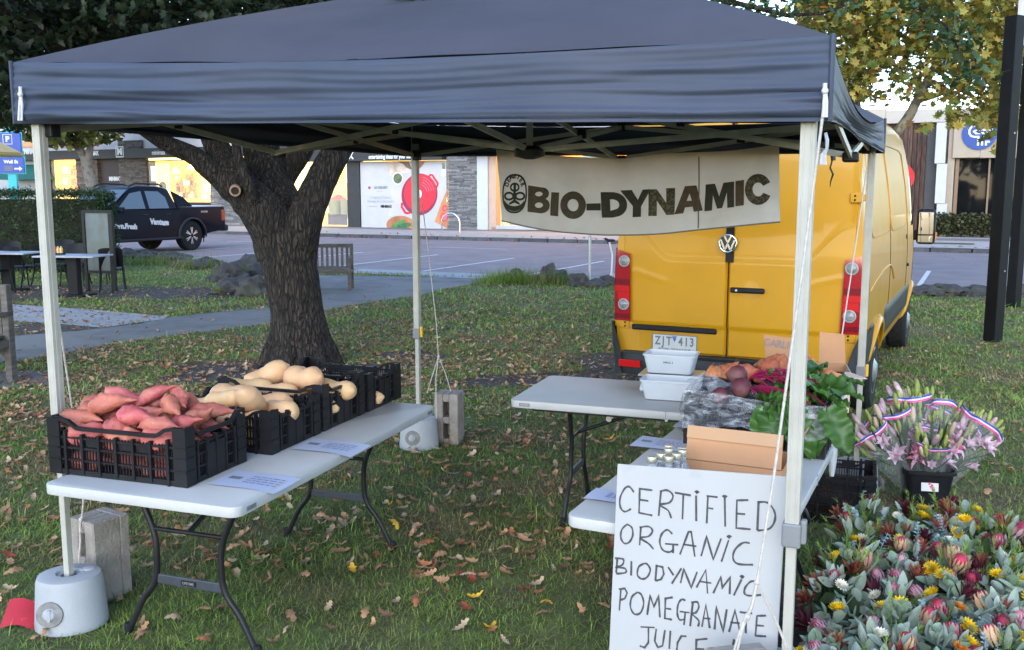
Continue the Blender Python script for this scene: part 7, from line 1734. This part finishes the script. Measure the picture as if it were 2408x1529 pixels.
MB().add([(-.74, 3.28, 1.76), (.74, 3.28, 1.76), (.82, 4.0, 1.23), (-.82, 4.0, 1.23)], [(3, 2, 1, 0)]).build('windscreen', ute_glass, ut)
MB().box((0, 2.6, .42), (1.6, 4.2, .16)).build('underbody', rubber, ut)

# ================================================================== café seating on the lawn island
cf_black = M('black café plastic', (.012, .013, .017), .5, .2, 12, spec=.25); cf_top = M('grey laminate top', (.33, .35, .41), .45, .05, 5); cf_leg = M('black cast base', (.010, .010, .012), .6, .2, 9, spec=.2)
def cafe_table(p, rz, label, w_=1.15, d_=.72):
    t = T('cafe_table', label, 'table', (p.x, p.y, 0), rz, 'outdoor café tables')
    MB().box((0, 0, .735), (w_, d_, .03)).build('table_top', cf_top, t, bevel=.008); MB().box((0, 0, .37), (.20, .16, .70)).build('pedestal', cf_leg, t, bevel=.02); MB().box((0, 0, .02), (.55, .5, .04)).build('base', cf_leg, t, bevel=.015)
    return t
tp = G(172, 601, .74); cafe_table(tp, -.1, 'grey topped café table with sauce bottles left of the black chair'); tp2 = G(15, 594, .74); cafe_table(tp2, -.1, 'grey topped café table at the left edge behind the white leg')
t = T('cafe_chair', 'x', 'chair', (0, 0, 0), 0, 'black café chairs')
def seat(u, v): x, y = (u-.5)*.44, (v-.5)*.42; return (x, y, .45-.02*math.cos(PI*(u-.5))*math.cos(PI*(v-.5))+(.03 if v < .05 else 0)*0)
b = MB(); b.grid(seat, 8, 8); b.add([(x, y, z-.03) for x, y, z in b.v[:81]], [tuple(reversed(f)) for f in b.f[:64]]); b.build('seat', cf_black, t, smooth=1)
b = MB()
for e in (0, .022): b.grid(lambda u, v: ((u-.5)*(.44-.03*v), .20+.10*v+e-.05*math.cos(PI*(u-.5))*v*-1-.04, .47+.37*v-.03*(abs(2*u-1)**4)*v), 10, 8)
b.build('backrest', cf_black, t, smooth=1)
for sx in (-1, 1):
    b = MB(); limb(b, [(sx*.20, -.19, .44), (sx*.21, -.21, .2), (sx*.23, -.24, 0)], [.017, .015, .012], 8); b.build('leg', cf_black, t, smooth=1)
    b = MB(); limb(b, [(sx*.20, .27, .80), (sx*.20, .19, .46), (sx*.21, .24, .2), (sx*.23, .30, 0)], [.013, .018, .016, .012], 8); b.build('leg', cf_black, t, smooth=1)
for i, (px, py, rz, lb) in enumerate(((266, 684, 3.5, 'black café chair at the right end of the table, its back towards us'), (178, 672, .15, 'black café chair behind the table beside its pedestal'), (120, 672, 2.9, 'black café chair pulled up to the front of the table beside the white leg'), (62, 678, 2.7, 'black café chair in front of the gap between the two tables'), (228, 668, .3, 'black café chair tucked behind the right half of the table'), (28, 662, .4, 'black café chair behind the left edge table'), (150, 655, .2, 'black café chair farthest back against the hedge'), (-10, 690, 2.6, 'black café chair cut by the left edge of the picture'))):
    p = G(px, py); o = t if i == 0 else copy_tree(t); o.location = (p.x, p.y, 0); o.rotation_euler = (0, 0, rz); o['label'] = lb
sp_ = D(138, 587, tp.y+.05); ho = T('sauce_holder', 'small holder of sauce bottles on the café table', 'condiments', (sp_.x, sp_.y, .752))
for i, (x, c) in enumerate(((-.06, (.5, .05, .03)), (-.01, (.55, .38, .2)), (.045, (.6, .42, .12)))): MB().lathe([(.028, 0), (.03, .10), (.022, .13), (.012, .15), (0, .155)], 10, m=Matrix.Translation((x, .0, 0))).build('bottle', M('sauce %d' % i, c, .4, .1, 9), ho, smooth=.7)
MB().box((0, 0, .015), (.2, .09, .03)).build('tray', cf_leg, ho)
# hedge
hp = G(95, 648); hg = T('hedge', 'tall dark clipped conifer hedge behind the café chairs', 'hedge', (hp.x-.7, hp.y+1.2, 0), -.06)
HW, HD, HH = 3.7, .8, 1.86
MB().box((0, 0, HH/2-.05), (HW-.3, HD-.3, HH-.2)).build('branches', M('hedge core', (.012, .015, .007), .95, .3, 5, bump=1, bscale=20), hg)
n = 26000; P = rgf.uniform(-.5, .5, (n, 3))*np.array([HW, HD, HH]); ax = rgf.integers(0, 3, n); sg_ = np.where(rgf.random(n) < .5, -1, 1)
for a in range(3): k_ = ax == a; P[k_, a] = sg_[k_]*np.array([HW, HD, HH])[a]/2+rgf.normal(0, .05, k_.sum())
P[:, 2] += HH/2; v = np.array([(-.2, 0, 0), (.2, 0, 0), (0, 1, .2)]); f_ = np.array([[0, 1, 2]])
o = link('foliage', scatter_mesh('foliage', v, f_, P, rand_rot(n, 1.2, rgf), .075*rgf.uniform(.6, 1.4, n), M('conifer hedge leaves', (.024, .050, .014), .7, .3, 2, island=.5, transl=.15)), hg); o['kind'] = 'stuff'
# screen panel
p0 = D(193, 500, 18.2); p1 = D(263, 500, 18.0); w_ = (p1-p0).length; sn = T('screen_panel', 'grey café screen panel in a black frame beside the hedge', 'screen', (p0.x, p0.y, 0), math.atan2((p1-p0).y, (p1-p0).x))
MB().box((w_/2, 0, .95), (w_-.09, .012, 1.08)).build('panel', M('smoky screen', (.12, .145, .16), .3, .15, 4, c2=(.10, .12, .11), mixscale=3), sn)
for nm, c, d in (('frame_rail', (w_/2, 0, 1.515), (w_, .06, .05)), ('frame_rail', (w_/2, 0, .38), (w_-.13, .05, .05)), ('frame_post', (.03, 0, .74), (.06, .06, 1.49)), ('frame_post', (w_-.035, 0, .74), (.09, .06, 1.49))): MB().box(c, d).build(nm, black_metal, sn)
# market umbrella edge and direction sign
up = D(-70, 400, 19); um = T('umbrella', 'pale yellow market umbrella at the left edge over the café tables', 'umbrella', (up.x, up.y, 0))
rim = 1.02; zr = D(0, 359, 19).z; zp = zr+.52
b = MB(); q = [(rim*math.cos(PI/4*i), rim*math.sin(PI/4*i)) for i in range(8)]
b.add([(0, 0, zp)]+[(x, y, zr) for x, y in q]+[(x*.99, y*.99, zr-.05) for x, y in q], [(0, 1+i, 1+(i+1) % 8) for i in range(8)]+[(1+i, 9+i, 9+(i+1) % 8, 1+(i+1) % 8) for i in range(8)]); b.build('canopy', M('pale yellow canvas', (.66, .50, .24), .8, .06, 3, transl=.25), um)
MB().tube([(0, 0, 0), (0, 0, zp)], .025, 8).build('pole', cf_leg, um)
for i in range(8): MB().tube([(0, 0, zp-.03), (q[i][0]*.97, q[i][1]*.97, zr)], .008, 5).build('rib', cf_leg, um)
sb_ = M('sign blue', (.012, .055, .36), .45, .05, 4); teal = M('teal paint', (.02, .40, .47), .5, .06, 4)
SY = 23.0; tp_ = D(22, 330, SY); ds = T('direction_sign', 'blue direction sign with parking symbol on a teal post at the left edge', 'sign', (tp_.x, SY, 0), .1)
MB().box((0, .06, 1.7), (.20, .10, 3.4)).build('post', teal, ds, bevel=.01)
def spanel(px0, px1, py0, py1, name):
    a, c = D(px0, py1, SY), D(px1, py0, SY); MB().box(((a.x+c.x)/2-tp_.x, .002, (a.z+c.z)/2), (c.x-a.x+.05, .02, c.z-a.z+.05)).build('panel_edge', teal, ds)
    return MB().box(((a.x+c.x)/2-tp_.x, -.02, (a.z+c.z)/2), (c.x-a.x, .03, c.z-a.z)).build(name, sb_, ds)
s1 = spanel(-40, 47, 313, 356, 'panel'); s2 = spanel(-40, 55, 371, 407, 'panel'); s3 = spanel(-40, 52, 357, 369, 'panel')
def stext(s, size, px, py, par, bold=.006, xs=1): a = D(px, py, SY); return link('sign_lettering', text_mesh(s, size, white_print, bold, xs), par, (a.x-tp_.x, -.038, a.z), (PI/2, 0, 0))
stext('P', .17, 19, 328, s1, .01); a = D(19, 328, SY); b = MB(); b.ribbon([(-.1, -.11), (.1, -.11), (.1, .11), (-.1, .11), (-.1, -.1)], .012, 0, m=Matrix.Translation((a.x-tp_.x, -.038, a.z)) @ Matrix.Rotation(PI/2, 4, 'X')); b.build('symbol_frame', white_print, s1)
stext('Well St', .105, 27, 381, s2); a = D(44, 397, SY); b = MB(); b.add([(-.09, -.02, 0), (.02, -.02, 0), (.02, -.06, 0), (.09, 0, 0), (.02, .06, 0), (.02, .02, 0), (-.09, .02, 0)], [tuple(range(7))], Matrix.Translation((a.x-tp_.x, -.038, a.z)) @ Matrix.Rotation(PI/2, 4, 'X')); b.build('arrow', white_print, s2)
a = D(22, 396, SY); MB().box((a.x-tp_.x, -.037, a.z), (.20, .004, .12)).build('map_patch', M('grey patch', (.10, .12, .18), .5, .1, 9), s2); stext('1', .12, 43, 363, s3)

# ================================================================== benches
wood = M('weathered grey timber', (.085, .075, .068), .85, .3, 8, stretch=(1, 1, 4), bump=.4, bscale=40, c2=(.13, .115, .10), mixscale=6, mixlo=.5, mixhi=.7, objr=.2)
def bench(p, rz, label, w_=1.6, s=1.0):
    t = T('park_bench', label, 'bench', (p.x, p.y, 0), rz, 'timber park benches'); t.scale = (s,)*3
    for sx in (-1, 1):
        x = sx*(w_/2-.035); MB().box((x, 0, .44), (.065, .07, .88)).build('back_leg', wood, t, bevel=.006); MB().box((x, -.50, .32), (.065, .07, .64)).build('front_leg', wood, t, bevel=.006)
        MB().box((x, -.25, .625), (.075, .56, .04)).build('armrest', wood, t, bevel=.006); MB().box((x, -.25, .36), (.05, .43, .07)).build('side_rail', wood, t, bevel=.005)
        b = MB(); b.prism([(0, 0), (.14, 0), (0, -.11)], -.02, .02, Matrix.Translation((x-sx*.033, 0, .335)) @ Matrix.Rotation(0 if sx < 0 else PI, 4, 'Z') @ Matrix.Rotation(PI/2, 4, 'X')); b.build('brace', wood, t)
    MB().box((0, 0, .84), (w_-.13, .045, .075)).build('top_rail', wood, t, bevel=.006); MB().box((0, 0, .40), (w_-.13, .045, .085)).build('back_rail', wood, t, bevel=.006); MB().box((0, -.50, .38), (w_-.13, .045, .08)).build('front_rail', wood, t, bevel=.006)
    n = 15
    for i in range(n): MB().box((-w_/2+.12+(w_-.24)*i/(n-1), 0, .622), (.05, .018, .36)).build('slat', wood, t)
    for i in range(5): MB().box((0, -.07-.098*i, .425), (w_-.09, .08, .02)).build('seat_board', wood, t, bevel=.003)
    return t
e = G(829, 678); a = R(4); bench(e-Vector((math.cos(a), math.sin(a), 0))*.77, a, 'timber slatted park bench on the path behind the oak trunk', 1.6)
e = G(30, 902); a = R(-12); bench(e-Vector((math.cos(a), math.sin(a), 0))*.86, a+0, 'timber park bench end cut by the left edge of the picture', 1.6, 1.12)

# ================================================================== posts and street furniture
bp1 = G(2334, 803); bp2 = G(2382, 724); post_m = M('black painted steel post', (.007, .007, .008), .5, .2, 8, spec=.2, bump=.1, bscale=60)
n1 = T('sign_post', 'tall thick black post nearest the right edge with a pale sign panel', 'post', (bp1.x, bp1.y, 0), .5)
MB().box((0, 0, 2.0), (.165, .165, 4.0)).build('post', post_m, n1, bevel=.008)
pz0 = D(2392, 104, bp1.y).z
MB().box((.62, .0, pz0+.6), (1.05, .03, 1.2)).build('sign_panel', M('pale sign panel', (.46, .50, .52), .5, .1, 6), n1); MB().box((.09, -.0, pz0+.6), (.02, .05, 1.3)).build('panel_edge', white_print, n1)
n2 = T('sign_post', 'second black post standing farther back at the right edge', 'post', (bp2.x, bp2.y, 0), .5); MB().box((0, 0, 2.0), (.165, .165, 4.0)).build('post', post_m, n2, bevel=.008)
for z in (.9, 2.6): MB().lathe([(.012, 0), (.012, .006), (0, .006)], 10, m=Matrix.Translation((.02, -.083, z)) @ Matrix.Rotation(PI/2, 4, 'X')).build('bolt', zinc, n1)
sp = G(1386, 662); pl_ = T('street_pole', 'slim grey street sign pole behind the banner', 'pole', tuple(sp)); MB().tube([(0, 0, 0), (0, 0, 2.75)], .032, 10).build('pole', zinc, pl_, smooth=1)
MB().box((0, -.04, 2.45), (.36, .008, .5)).build('sign_plate', zinc, pl_)
hb = S(FW(1060, 553, 34.2)[0], 34.2, .13); hoop = T('bike_hoop', 'bent steel bicycle hoop on the footpath by the printed window', 'bike rack', tuple(hb), -ST); b = MB(); hw = .42
b.tube([(-hw, 0, 0), (-hw, 0, .5)]+[(-hw*math.cos(q), 0, .5+hw*.95*math.sin(q)) for q in [PI*i/14 for i in range(1, 14)]]+[(hw, 0, .5), (hw, 0, 0)], .03, 8); b.build('hoop', chrome, hoop, smooth=1)
ps = S(FW(371, 480, 34.2)[0], 34.2, .13); pk_ = T('parking_sign', 'small white parking sign on a pole in front of the lit shop', 'sign', tuple(ps), -ST); MB().tube([(0, 0, 0), (0, 0, 2.9)], .035, 8).build('pole', zinc, pk_, smooth=1); MB().box((-.1, -.05, 2.62), (.38, .02, .72)).build('sign_plate', white_print, pk_, bevel=.01)
b = MB(); b.ribbon([(-.12, .2), (.12, .2)], .03); b.ribbon([(-.12, .1), (.1, .1)], .03); mm_ = b; link('sign_print', b.mesh('sign_print', grey_ink), pk_, (-.1, -.063, 2.6), (PI/2, 0, 0))
rd = S(FW(2124, 410, 30.0)[0], 30.0, 0); rz_ = FW(2124, 408, 30.0)[1]; rs2 = T('round_sign', 'bright red round sign seen just past the yellow van roof', 'sign', (rd.x-.12, rd.y, 0), -R(22))
MB().lathe([(0, 0), (.42, 0), (.42, .03), (0, .03)], 32, m=Matrix.Translation((0, 0, rz_-.12)) @ Matrix.Rotation(PI/2, 4, 'X')).build('disc', M('sign red', (.75, .02, .03), .4, .04, 4), rs2); MB().tube([(0, .04, 0), (0, .04, rz_)], .03, 8).build('pole', zinc, rs2)
# ================================================================== handwritten sign board
sp0 = D(1433, 1102, 3.13); sp1 = D(1837, 1134, 2.83)
sx = Vector((sp1.x-sp0.x, sp1.y-sp0.y, 0)); SWD = sx.length; sa = math.atan2(sx.y, sx.x)
STILT = R(4); SH = 1.03
sg = T('sign_board', 'white board handwritten certified organic biodynamic pomegranate juice leaning on the right table', 'sign', (sp0.x, sp0.y, 0), sa)
ztl, ztr = sp0.z, sp1.z
boardm = M('white painted board', (.37, .365, .37), .55, .03, 4, c2=(.32, .325, .34), mixscale=9, mixlo=.64, mixhi=.8)
board = MB().prism([(0, 0), (SWD, 0), (SWD, ztr/math.cos(STILT)), (0, ztl/math.cos(STILT))], -.003, .003, Matrix.Rotation(PI/2, 4, 'X')).build('board', boardm, sg, bevel=.0015, bseg=1)
SL = math.atan2(ztr-ztl, SWD)
board.rotation_euler = (-STILT, -SL*.0, 0)
# lettering strokes traced as pen lines; zoomed crop px -> board (x, z)
def bz(zx, zy):
    px = (1400+zx/2.605)*.9632; py = (1000+zy/2.605)*.9632
    d = ray(px, py); n = Vector((-math.sin(sa), math.cos(sa), 0))                      # board plane (slight tilt ignored: plane through its top edge)
    n = Vector((n.x, n.y, 0)); n3 = Vector((n.x*math.cos(STILT), n.y*math.cos(STILT), -math.sin(STILT)))
    o = Vector((sp0.x, sp0.y, 0)); q = Vector((0, 0, EYE)); t = (o-q).dot(n3)/d.dot(n3); p = q+d*t-o
    ux = Vector((math.cos(sa), math.sin(sa), 0)); uz = ux.cross(n3); 
    return p.dot(ux), abs(p.dot(uz))
pen = M('grey black marker', (.05, .05, .058), .6, .3, 60)
STR = {
 'CERTIFIED': [[(388, 525), (360, 490), (330, 500), (300, 560), (302, 620), (330, 648), (370, 630)], [(505, 512), (425, 502), (420, 655), (505, 672)], [(425, 572), (480, 580)], [(560, 515), (545, 675)], [(553, 520), (600, 512), (636, 545), (615, 590), (553, 605), (605, 640), (625, 690)], [(648, 527), (750, 545)], [(702, 538), (696, 697)], [(783, 545), (784, 708)], [(788, 515), (780, 522), (788, 529), (796, 522), (788, 515)], [(850, 548), (920, 556)], [(858, 552), (850, 722)], [(856, 624), (892, 630)], [(965, 562), (968, 743)], [(964, 544), (955, 551), (964, 558), (974, 551), (964, 544)], [(1115, 574), (1042, 576), (1038, 752), (1130, 760)], [(1040, 660), (1095, 664)], [(1180, 585), (1172, 768)], [(1172, 588), (1235, 590), (1278, 640), (1284, 700), (1250, 755), (1172, 768)]],
 'ORGANIC': [[(345, 728), (312, 760), (304, 810), (325, 848), (358, 842), (380, 800), (375, 750), (345, 728)], [(432, 745), (424, 862)], [(424, 748), (480, 742), (506, 770), (480, 805), (428, 815), (480, 850), (512, 886)], [(632, 790), (600, 763), (565, 790), (552, 840), (570, 890), (610, 905), (640, 890)], [(585, 852), (670, 858)], [(638, 858), (636, 912)], [(680, 920), (735, 776), (752, 776), (775, 934)], [(700, 855), (785, 868)], [(815, 930), (850, 806), (892, 952), (942, 818)], [(990, 828), (944, 966)], [(992, 798), (984, 806), (992, 814), (1002, 806), (992, 798)], [(1125, 848), (1080, 846), (1030, 890), (1018, 945), (1050, 980), (1145, 985)]],
 'BIODYNAMIC': [[(282, 950), (275, 1036)], [(268, 944), (320, 950), (315, 985), (278, 1000), (330, 1008), (335, 1035), (275, 1042)], [(372, 962), (370, 1054)], [(450, 978), (418, 1000), (410, 1050), (440, 1076), (475, 1060), (492, 1015), (470, 980), (450, 978)], [(532, 990), (524, 1088)], [(526, 990), (570, 1000), (578, 1045), (560, 1078), (524, 1088)], [(605, 1000), (640, 1052)], [(690, 1008), (628, 1106)], [(684, 1102), (705, 1012), (752, 1130), (790, 1030)], [(785, 1130), (845, 1018), (856, 1168)], [(802, 1090), (880, 1102)], [(892, 1166), (940, 1064), (950, 1130), (1000, 1064), (996, 1172)], [(1072, 1078), (1022, 1180)], [(1075, 1052), (1066, 1060), (1075, 1068), (1084, 1060), (1075, 1052)], [(1165, 1092), (1130, 1092), (1095, 1130), (1092, 1170), (1130, 1182), (1196, 1176)]],
 'POMEGRANATE': [[(305, 1140), (295, 1276)], [(292, 1140), (330, 1136), (345, 1165), (330, 1200), (300, 1210)], [(410, 1160), (375, 1190), (365, 1250), (390, 1298), (430, 1290), (450, 1230), (435, 1175), (410, 1160)], [(472, 1304), (490, 1180), (515, 1252), (545, 1184), (553, 1320)], [(635, 1192), (588, 1200), (584, 1326), (630, 1334)], [(588, 1262), (625, 1268)], [(715, 1212), (690, 1206), (668, 1240), (664, 1300), (680, 1335), (712, 1330)], [(678, 1282), (742, 1290)], [(714, 1288), (706, 1368)], [(762, 1228), (745, 1376)], [(752, 1226), (790, 1222), (800, 1255), (780, 1290), (755, 1296), (800, 1340), (795, 1378)], [(820, 1380), (845, 1240), (870, 1388)], [(825, 1325), (875, 1328)], [(900, 1396), (912, 1252), (955, 1410), (978, 1268)], [(992, 1412), (1030, 1276), (1062, 1412)], [(1000, 1352), (1060, 1356)], [(1060, 1286), (1140, 1294)], [(1100, 1290), (1098, 1420)], [(1228, 1308), (1170, 1310), (1160, 1436), (1228, 1440)], [(1168, 1370), (1215, 1374)]],
 'JUICE': [[(430, 1380), (520, 1384)], [(480, 1384), (480, 1480), (455, 1512), (425, 1500)], [(530, 1392), (520, 1470), (540, 1510), (570, 1500), (585, 1400)], [(620, 1404), (612, 1520)], [(722, 1440), (690, 1438), (665, 1480), (660, 1530), (690, 1575)], [(855, 1455), (785, 1462), (780, 1580), (850, 1585)], [(785, 1520), (835, 1522)], [(1025, 1458), (1005, 1560)]],
}
for wd, sts in STR.items():
    b = MB()
    for s_ in sts:
        q = [bz(*p) for p in s_]
        if len(q) > 3:                                     # round the hand-drawn curves
            P = [Vector((x, y)) for x, y in q]; o_ = []
            for i in range(len(P)-1):
                a = P[max(i-1, 0)]; p_, r_ = P[i], P[i+1]; c_ = P[min(i+2, len(P)-1)]
                sharp = (i > 0 and (p_-a).normalized().dot((r_-p_).normalized()) < .1)
                for j in range(4):
                    t = j/4; v = .5*((2*p_)+(r_-a)*t+(2*a-5*p_+4*r_-c_)*t*t+(3*p_-a-3*r_+c_)*t**3)
                    o_.append(v if len(s_) > 5 else p_.lerp(r_, t))
            o_.append(P[-1]); q = [(v.x, v.y) for v in o_]
        b.ribbon(q, .0064, 0, vary=.16, m=Matrix.Rotation(PI/2, 4, 'X') @ Matrix.Translation((0, 0, .0045)))
    b.build('handwriting', pen, board)

# ================================================================== hanging banner
bA, bB = GC['FL'], GC['FR']
ban = T('banner', 'grey cloth banner with cut out felt letters bio-dynamic hung along the back of the gazebo', 'banner', ((bA.x+bB.x)/2, (bA.y+bB.y)/2, 1.7))
bo = Vector(ban.location); bd_ = (bB-bA).normalized(); bn = Vector((-bd_.y, bd_.x, 0))
def back_pt(px, py):                                       # bearing meets the upright plane of the gazebo's back side, a hand in front
    d = ray(px, py); o = bA-bn*.05; t = (o.x*bn.x+o.y*bn.y)/(d.x*bn.x+d.y*bn.y); p = Vector((d.x*t, d.y*t, EYE+d.z*t)); return p
TOPL = [(1166, 352), (1250, 362), (1340, 368), (1430, 372), (1480, 372), (1560, 362), (1640, 358), (1720, 354), (1832, 340)]
BOTL = [(1179, 519), (1240, 533), (1300, 543), (1360, 549), (1430, 553), (1540, 551), (1640, 541), (1740, 531), (1835, 522)]
def interp(tab, u):
    s = u*(len(tab)-1); i = min(int(s), len(tab)-2); f = s-i
    a = tab[max(i-1, 0)]; p, q = tab[i], tab[i+1]; c = tab[min(i+2, len(tab)-1)]
    return tuple(.5*((2*p[k])+(q[k]-a[k])*f+(2*a[k]-5*p[k]+4*q[k]-c[k])*f*f+(3*p[k]-a[k]-3*q[k]+c[k])*f**3) for k in (0, 1))
def ban_pt(u, v, e=0):
    a, c = interp(TOPL, u), interp(BOTL, u); p = back_pt(a[0]+(c[0]-a[0])*v, a[1]+(c[1]-a[1])*v)
    w_ = .012*math.sin(7*u*1.3+3*v)+.010*wr(u*6+v*3, v*2+u*2, 3)+.004*wr(u*16-v*9, v*6, 8)
    return p+bn*(w_-e)-bo
cloth = M('undyed grey calico', (.70, .68, .655), .85, .1, 4, bump=.25, bscale=60, transl=.5, c2=(.58, .55, .51), mixscale=2.2, mixlo=.5, mixhi=.75)
MB().grid(lambda u, v: ban_pt(u, v), 90, 26).build('cloth', cloth, ban, smooth=2)
b = MB(); b.tube([ban_pt(i/40, 1, .002) for i in range(41)], .005, 5); b.build('hem', M('hem', (.17, .16, .15), .9, .1, 20), ban)
b = MB(); b.tube([ban_pt(.755-.002*i/10, .06+.92*i/10, .004) for i in range(11)], .004, 5); b.build('seam', M('brown seam', (.10, .085, .075), .9), ban)
# px -> (u,v) on the banner, by search along the mapped surface
def ban_uv(px, py):
    u = (px-1170)/665.0
    for _ in range(4):
        a, c = interp(TOPL, min(max(u, 0), 1)), interp(BOTL, min(max(u, 0), 1)); v = (py-a[1])/(c[1]-a[1]); x = a[0]+(c[0]-a[0])*v; u += (px-x)/665.0
    return min(max(u, 0), 1), v
felt = [M('felt '+n, c, .95, .2, 40, bump=.3, bscale=200) for n, c in (('olive brown', (.060, .050, .036)), ('black olive', (.034, .034, .026)), ('warm brown', (.075, .052, .036)))]
tw = M('checked tweed', (.045, .042, .03), .95, .2, 40, c2=(.11, .095, .06), mixscale=55, mixlo=.5, mixhi=.55)
def letter(name, outer, holes, mat):
    """outline in photo px -> filled felt cut-out following the cloth"""
    cu = bpy.data.curves.new('c', 'CURVE'); cu.dimensions = '2D'; cu.fill_mode = 'BOTH'
    for ring in [outer]+holes:
        s_ = cu.splines.new('POLY'); pts = []
        for i in range(len(ring)):
            (x0, y0), (x1, y1) = ring[i], ring[(i+1) % len(ring)]; n = max(1, int(math.hypot(x1-x0, y1-y0)/9))
            pts += [(x0+(x1-x0)*k/n, y0+(y1-y0)*k/n) for k in range(n)]
        s_.points.add(len(pts)-1)
        for p_, (x, y) in zip(s_.points, pts): p_.co = (x/100, -y/100, 0, 1)
        s_.use_cyclic_u = True
    o = bpy.data.objects.new('c', cu); col.objects.link(o); dg = bpy.context.evaluated_depsgraph_get()
    me = bpy.data.meshes.new_from_object(o.evaluated_get(dg), depsgraph=dg); bpy.data.objects.remove(o)
    bm = bmesh.new(); bm.from_mesh(me); bmesh.ops.remove_doubles(bm, verts=bm.verts, dist=.002)
    bmesh.ops.triangulate(bm, faces=bm.faces); bmesh.ops.subdivide_edges(bm, edges=[e for e in bm.edges if e.calc_length() > .12], cuts=1)
    for v in bm.verts: v.co = ban_pt(*ban_uv(v.co.x*100, -v.co.y*100), .007)
    bmesh.ops.solidify(bm, geom=bm.faces[:], thickness=.003)
    bmesh.ops.recalc_face_normals(bm, faces=bm.faces[:]); bm.to_mesh(me); bm.free(); me.materials.clear(); me.materials.append(mat)
    return link(name, me, ban)
def arc(cx, cy, rx, ry, a0, a1, n=14): return [(cx+rx*math.cos(R(a0+(a1-a0)*i/n)), cy+ry*math.sin(R(a0+(a1-a0)*i/n))) for i in range(n+1)]
# B I O - D Y N A M I C in frame px
letter('letter', [(1242, 436), (1275, 441)]+arc(1276, 455, 16, 14, -80, 75)+arc(1277, 483, 18, 17, -65, 85)+[(1275, 501), (1242, 497)], [arc(1268, 456, 9, 6, 0, 345), arc(1269, 482, 10, 7, 0, 345)], felt[0])
letter('letter', [(1298, 452), (1317, 453), (1315, 508), (1296, 506)], [], felt[0])
letter('letter', arc(1350, 482, 30, 32, 0, 348, 28), [arc(1350, 482, 13, 15, 0, 345, 20)], felt[0])
letter('letter', [(1381, 479), (1414, 478), (1414, 494), (1381, 494)], [], felt[1])
letter('letter', [(1415, 452), (1445, 452)]+arc(1446, 481, 29, 28, -80, 80)+[(1440, 511), (1416, 511)], [[(1436, 468), (1444, 468)]+arc(1445, 481, 12, 12, -60, 60)+[(1436, 496)]], felt[1])
letter('letter', [(1461, 448), (1487, 447), (1500, 470), (1512, 446), (1530, 445), (1507, 485), (1507, 509), (1487, 510), (1488, 484)], [], felt[1])
letter('letter', [(1525, 446), (1544, 445), (1566, 477), (1566, 443), (1587, 442), (1586, 504), (1567, 505), (1544, 471), (1544, 507), (1524, 507)], [], tw)
letter('letter', [(1610, 438), (1637, 436), (1653, 494), (1632, 497), (1629, 485), (1611, 487), (1607, 501), (1586, 503)], [[(1614, 473), (1627, 472), (1621, 454)]], felt[2])
letter('letter', [(1659, 434), (1681, 432), (1692, 462), (1701, 430), (1727, 427), (1727, 486), (1711, 488), (1710, 452), (1699, 488), (1687, 490), (1677, 458), (1675, 494), (1657, 496)], [], felt[1])
letter('letter', [(1730, 426), (1751, 423), (1750, 482), (1730, 484)], [], felt[2])
letter('letter', arc(1784, 445, 31, 36, -28, -335, 30)+arc(1784, 445, 13, 17, 30, 330, 18), [], tw)
# oval emblem: ring, arched lettering, flower, base crescent
emb = M('emblem green black', (.030, .034, .026), .95, .2, 40)
def epts(cx, cy, rx, ry, n=40, p=2.4): return [(cx+math.copysign(abs(math.cos(2*PI*i/n))**(2/p)*rx, math.cos(2*PI*i/n)), cy+math.copysign(abs(math.sin(2*PI*i/n))**(2/p)*ry, math.sin(2*PI*i/n))) for i in range(n)]
letter('emblem_ring', epts(1210, 455, 29.5, 46), [epts(1210, 455, 26, 42.5)], emb)
letter('emblem_crescent', arc(1210, 474, 24, 22, 5, 175, 16)+arc(1210, 466, 24, 19, 170, 10, 16), [], emb)
for cx in (1197, 1223): letter('emblem_petal', arc(cx, 461, 12.5, 10, 0, 345, 20), [arc(cx, 461, 8, 6, 0, 345, 16)], emb)
letter('emblem_bud', arc(1210, 440, 11.5, 10.5, 0, 345, 20), [arc(1210, 440, 8, 7, 0, 340, 16)], emb)
letter('emblem_stem', [(1207, 434), (1213, 434), (1213, 470), (1223, 478), (1222, 481), (1210, 476), (1198, 481), (1197, 478), (1207, 470)], [], emb)
for i, ch in enumerate('DEMETER'):
    a = R(195+150*i/6); cx, cy = 1210+19.0*math.cos(a), 441+26*math.sin(a); me = text_mesh(ch, .135, emb, .006)
    bm = bmesh.new(); bm.from_mesh(me)
    tilt = (a-R(270))*.85
    for v in bm.verts:
        x, y = v.co.x*100, v.co.y*100; xr, yr = x*math.cos(tilt)+y*math.sin(tilt), -x*math.sin(tilt)+y*math.cos(tilt)
        v.co = ban_pt(*ban_uv(cx+xr, cy-yr), .008)
    bm.to_mesh(me); bm.free(); link('emblem_letter', me, ban)
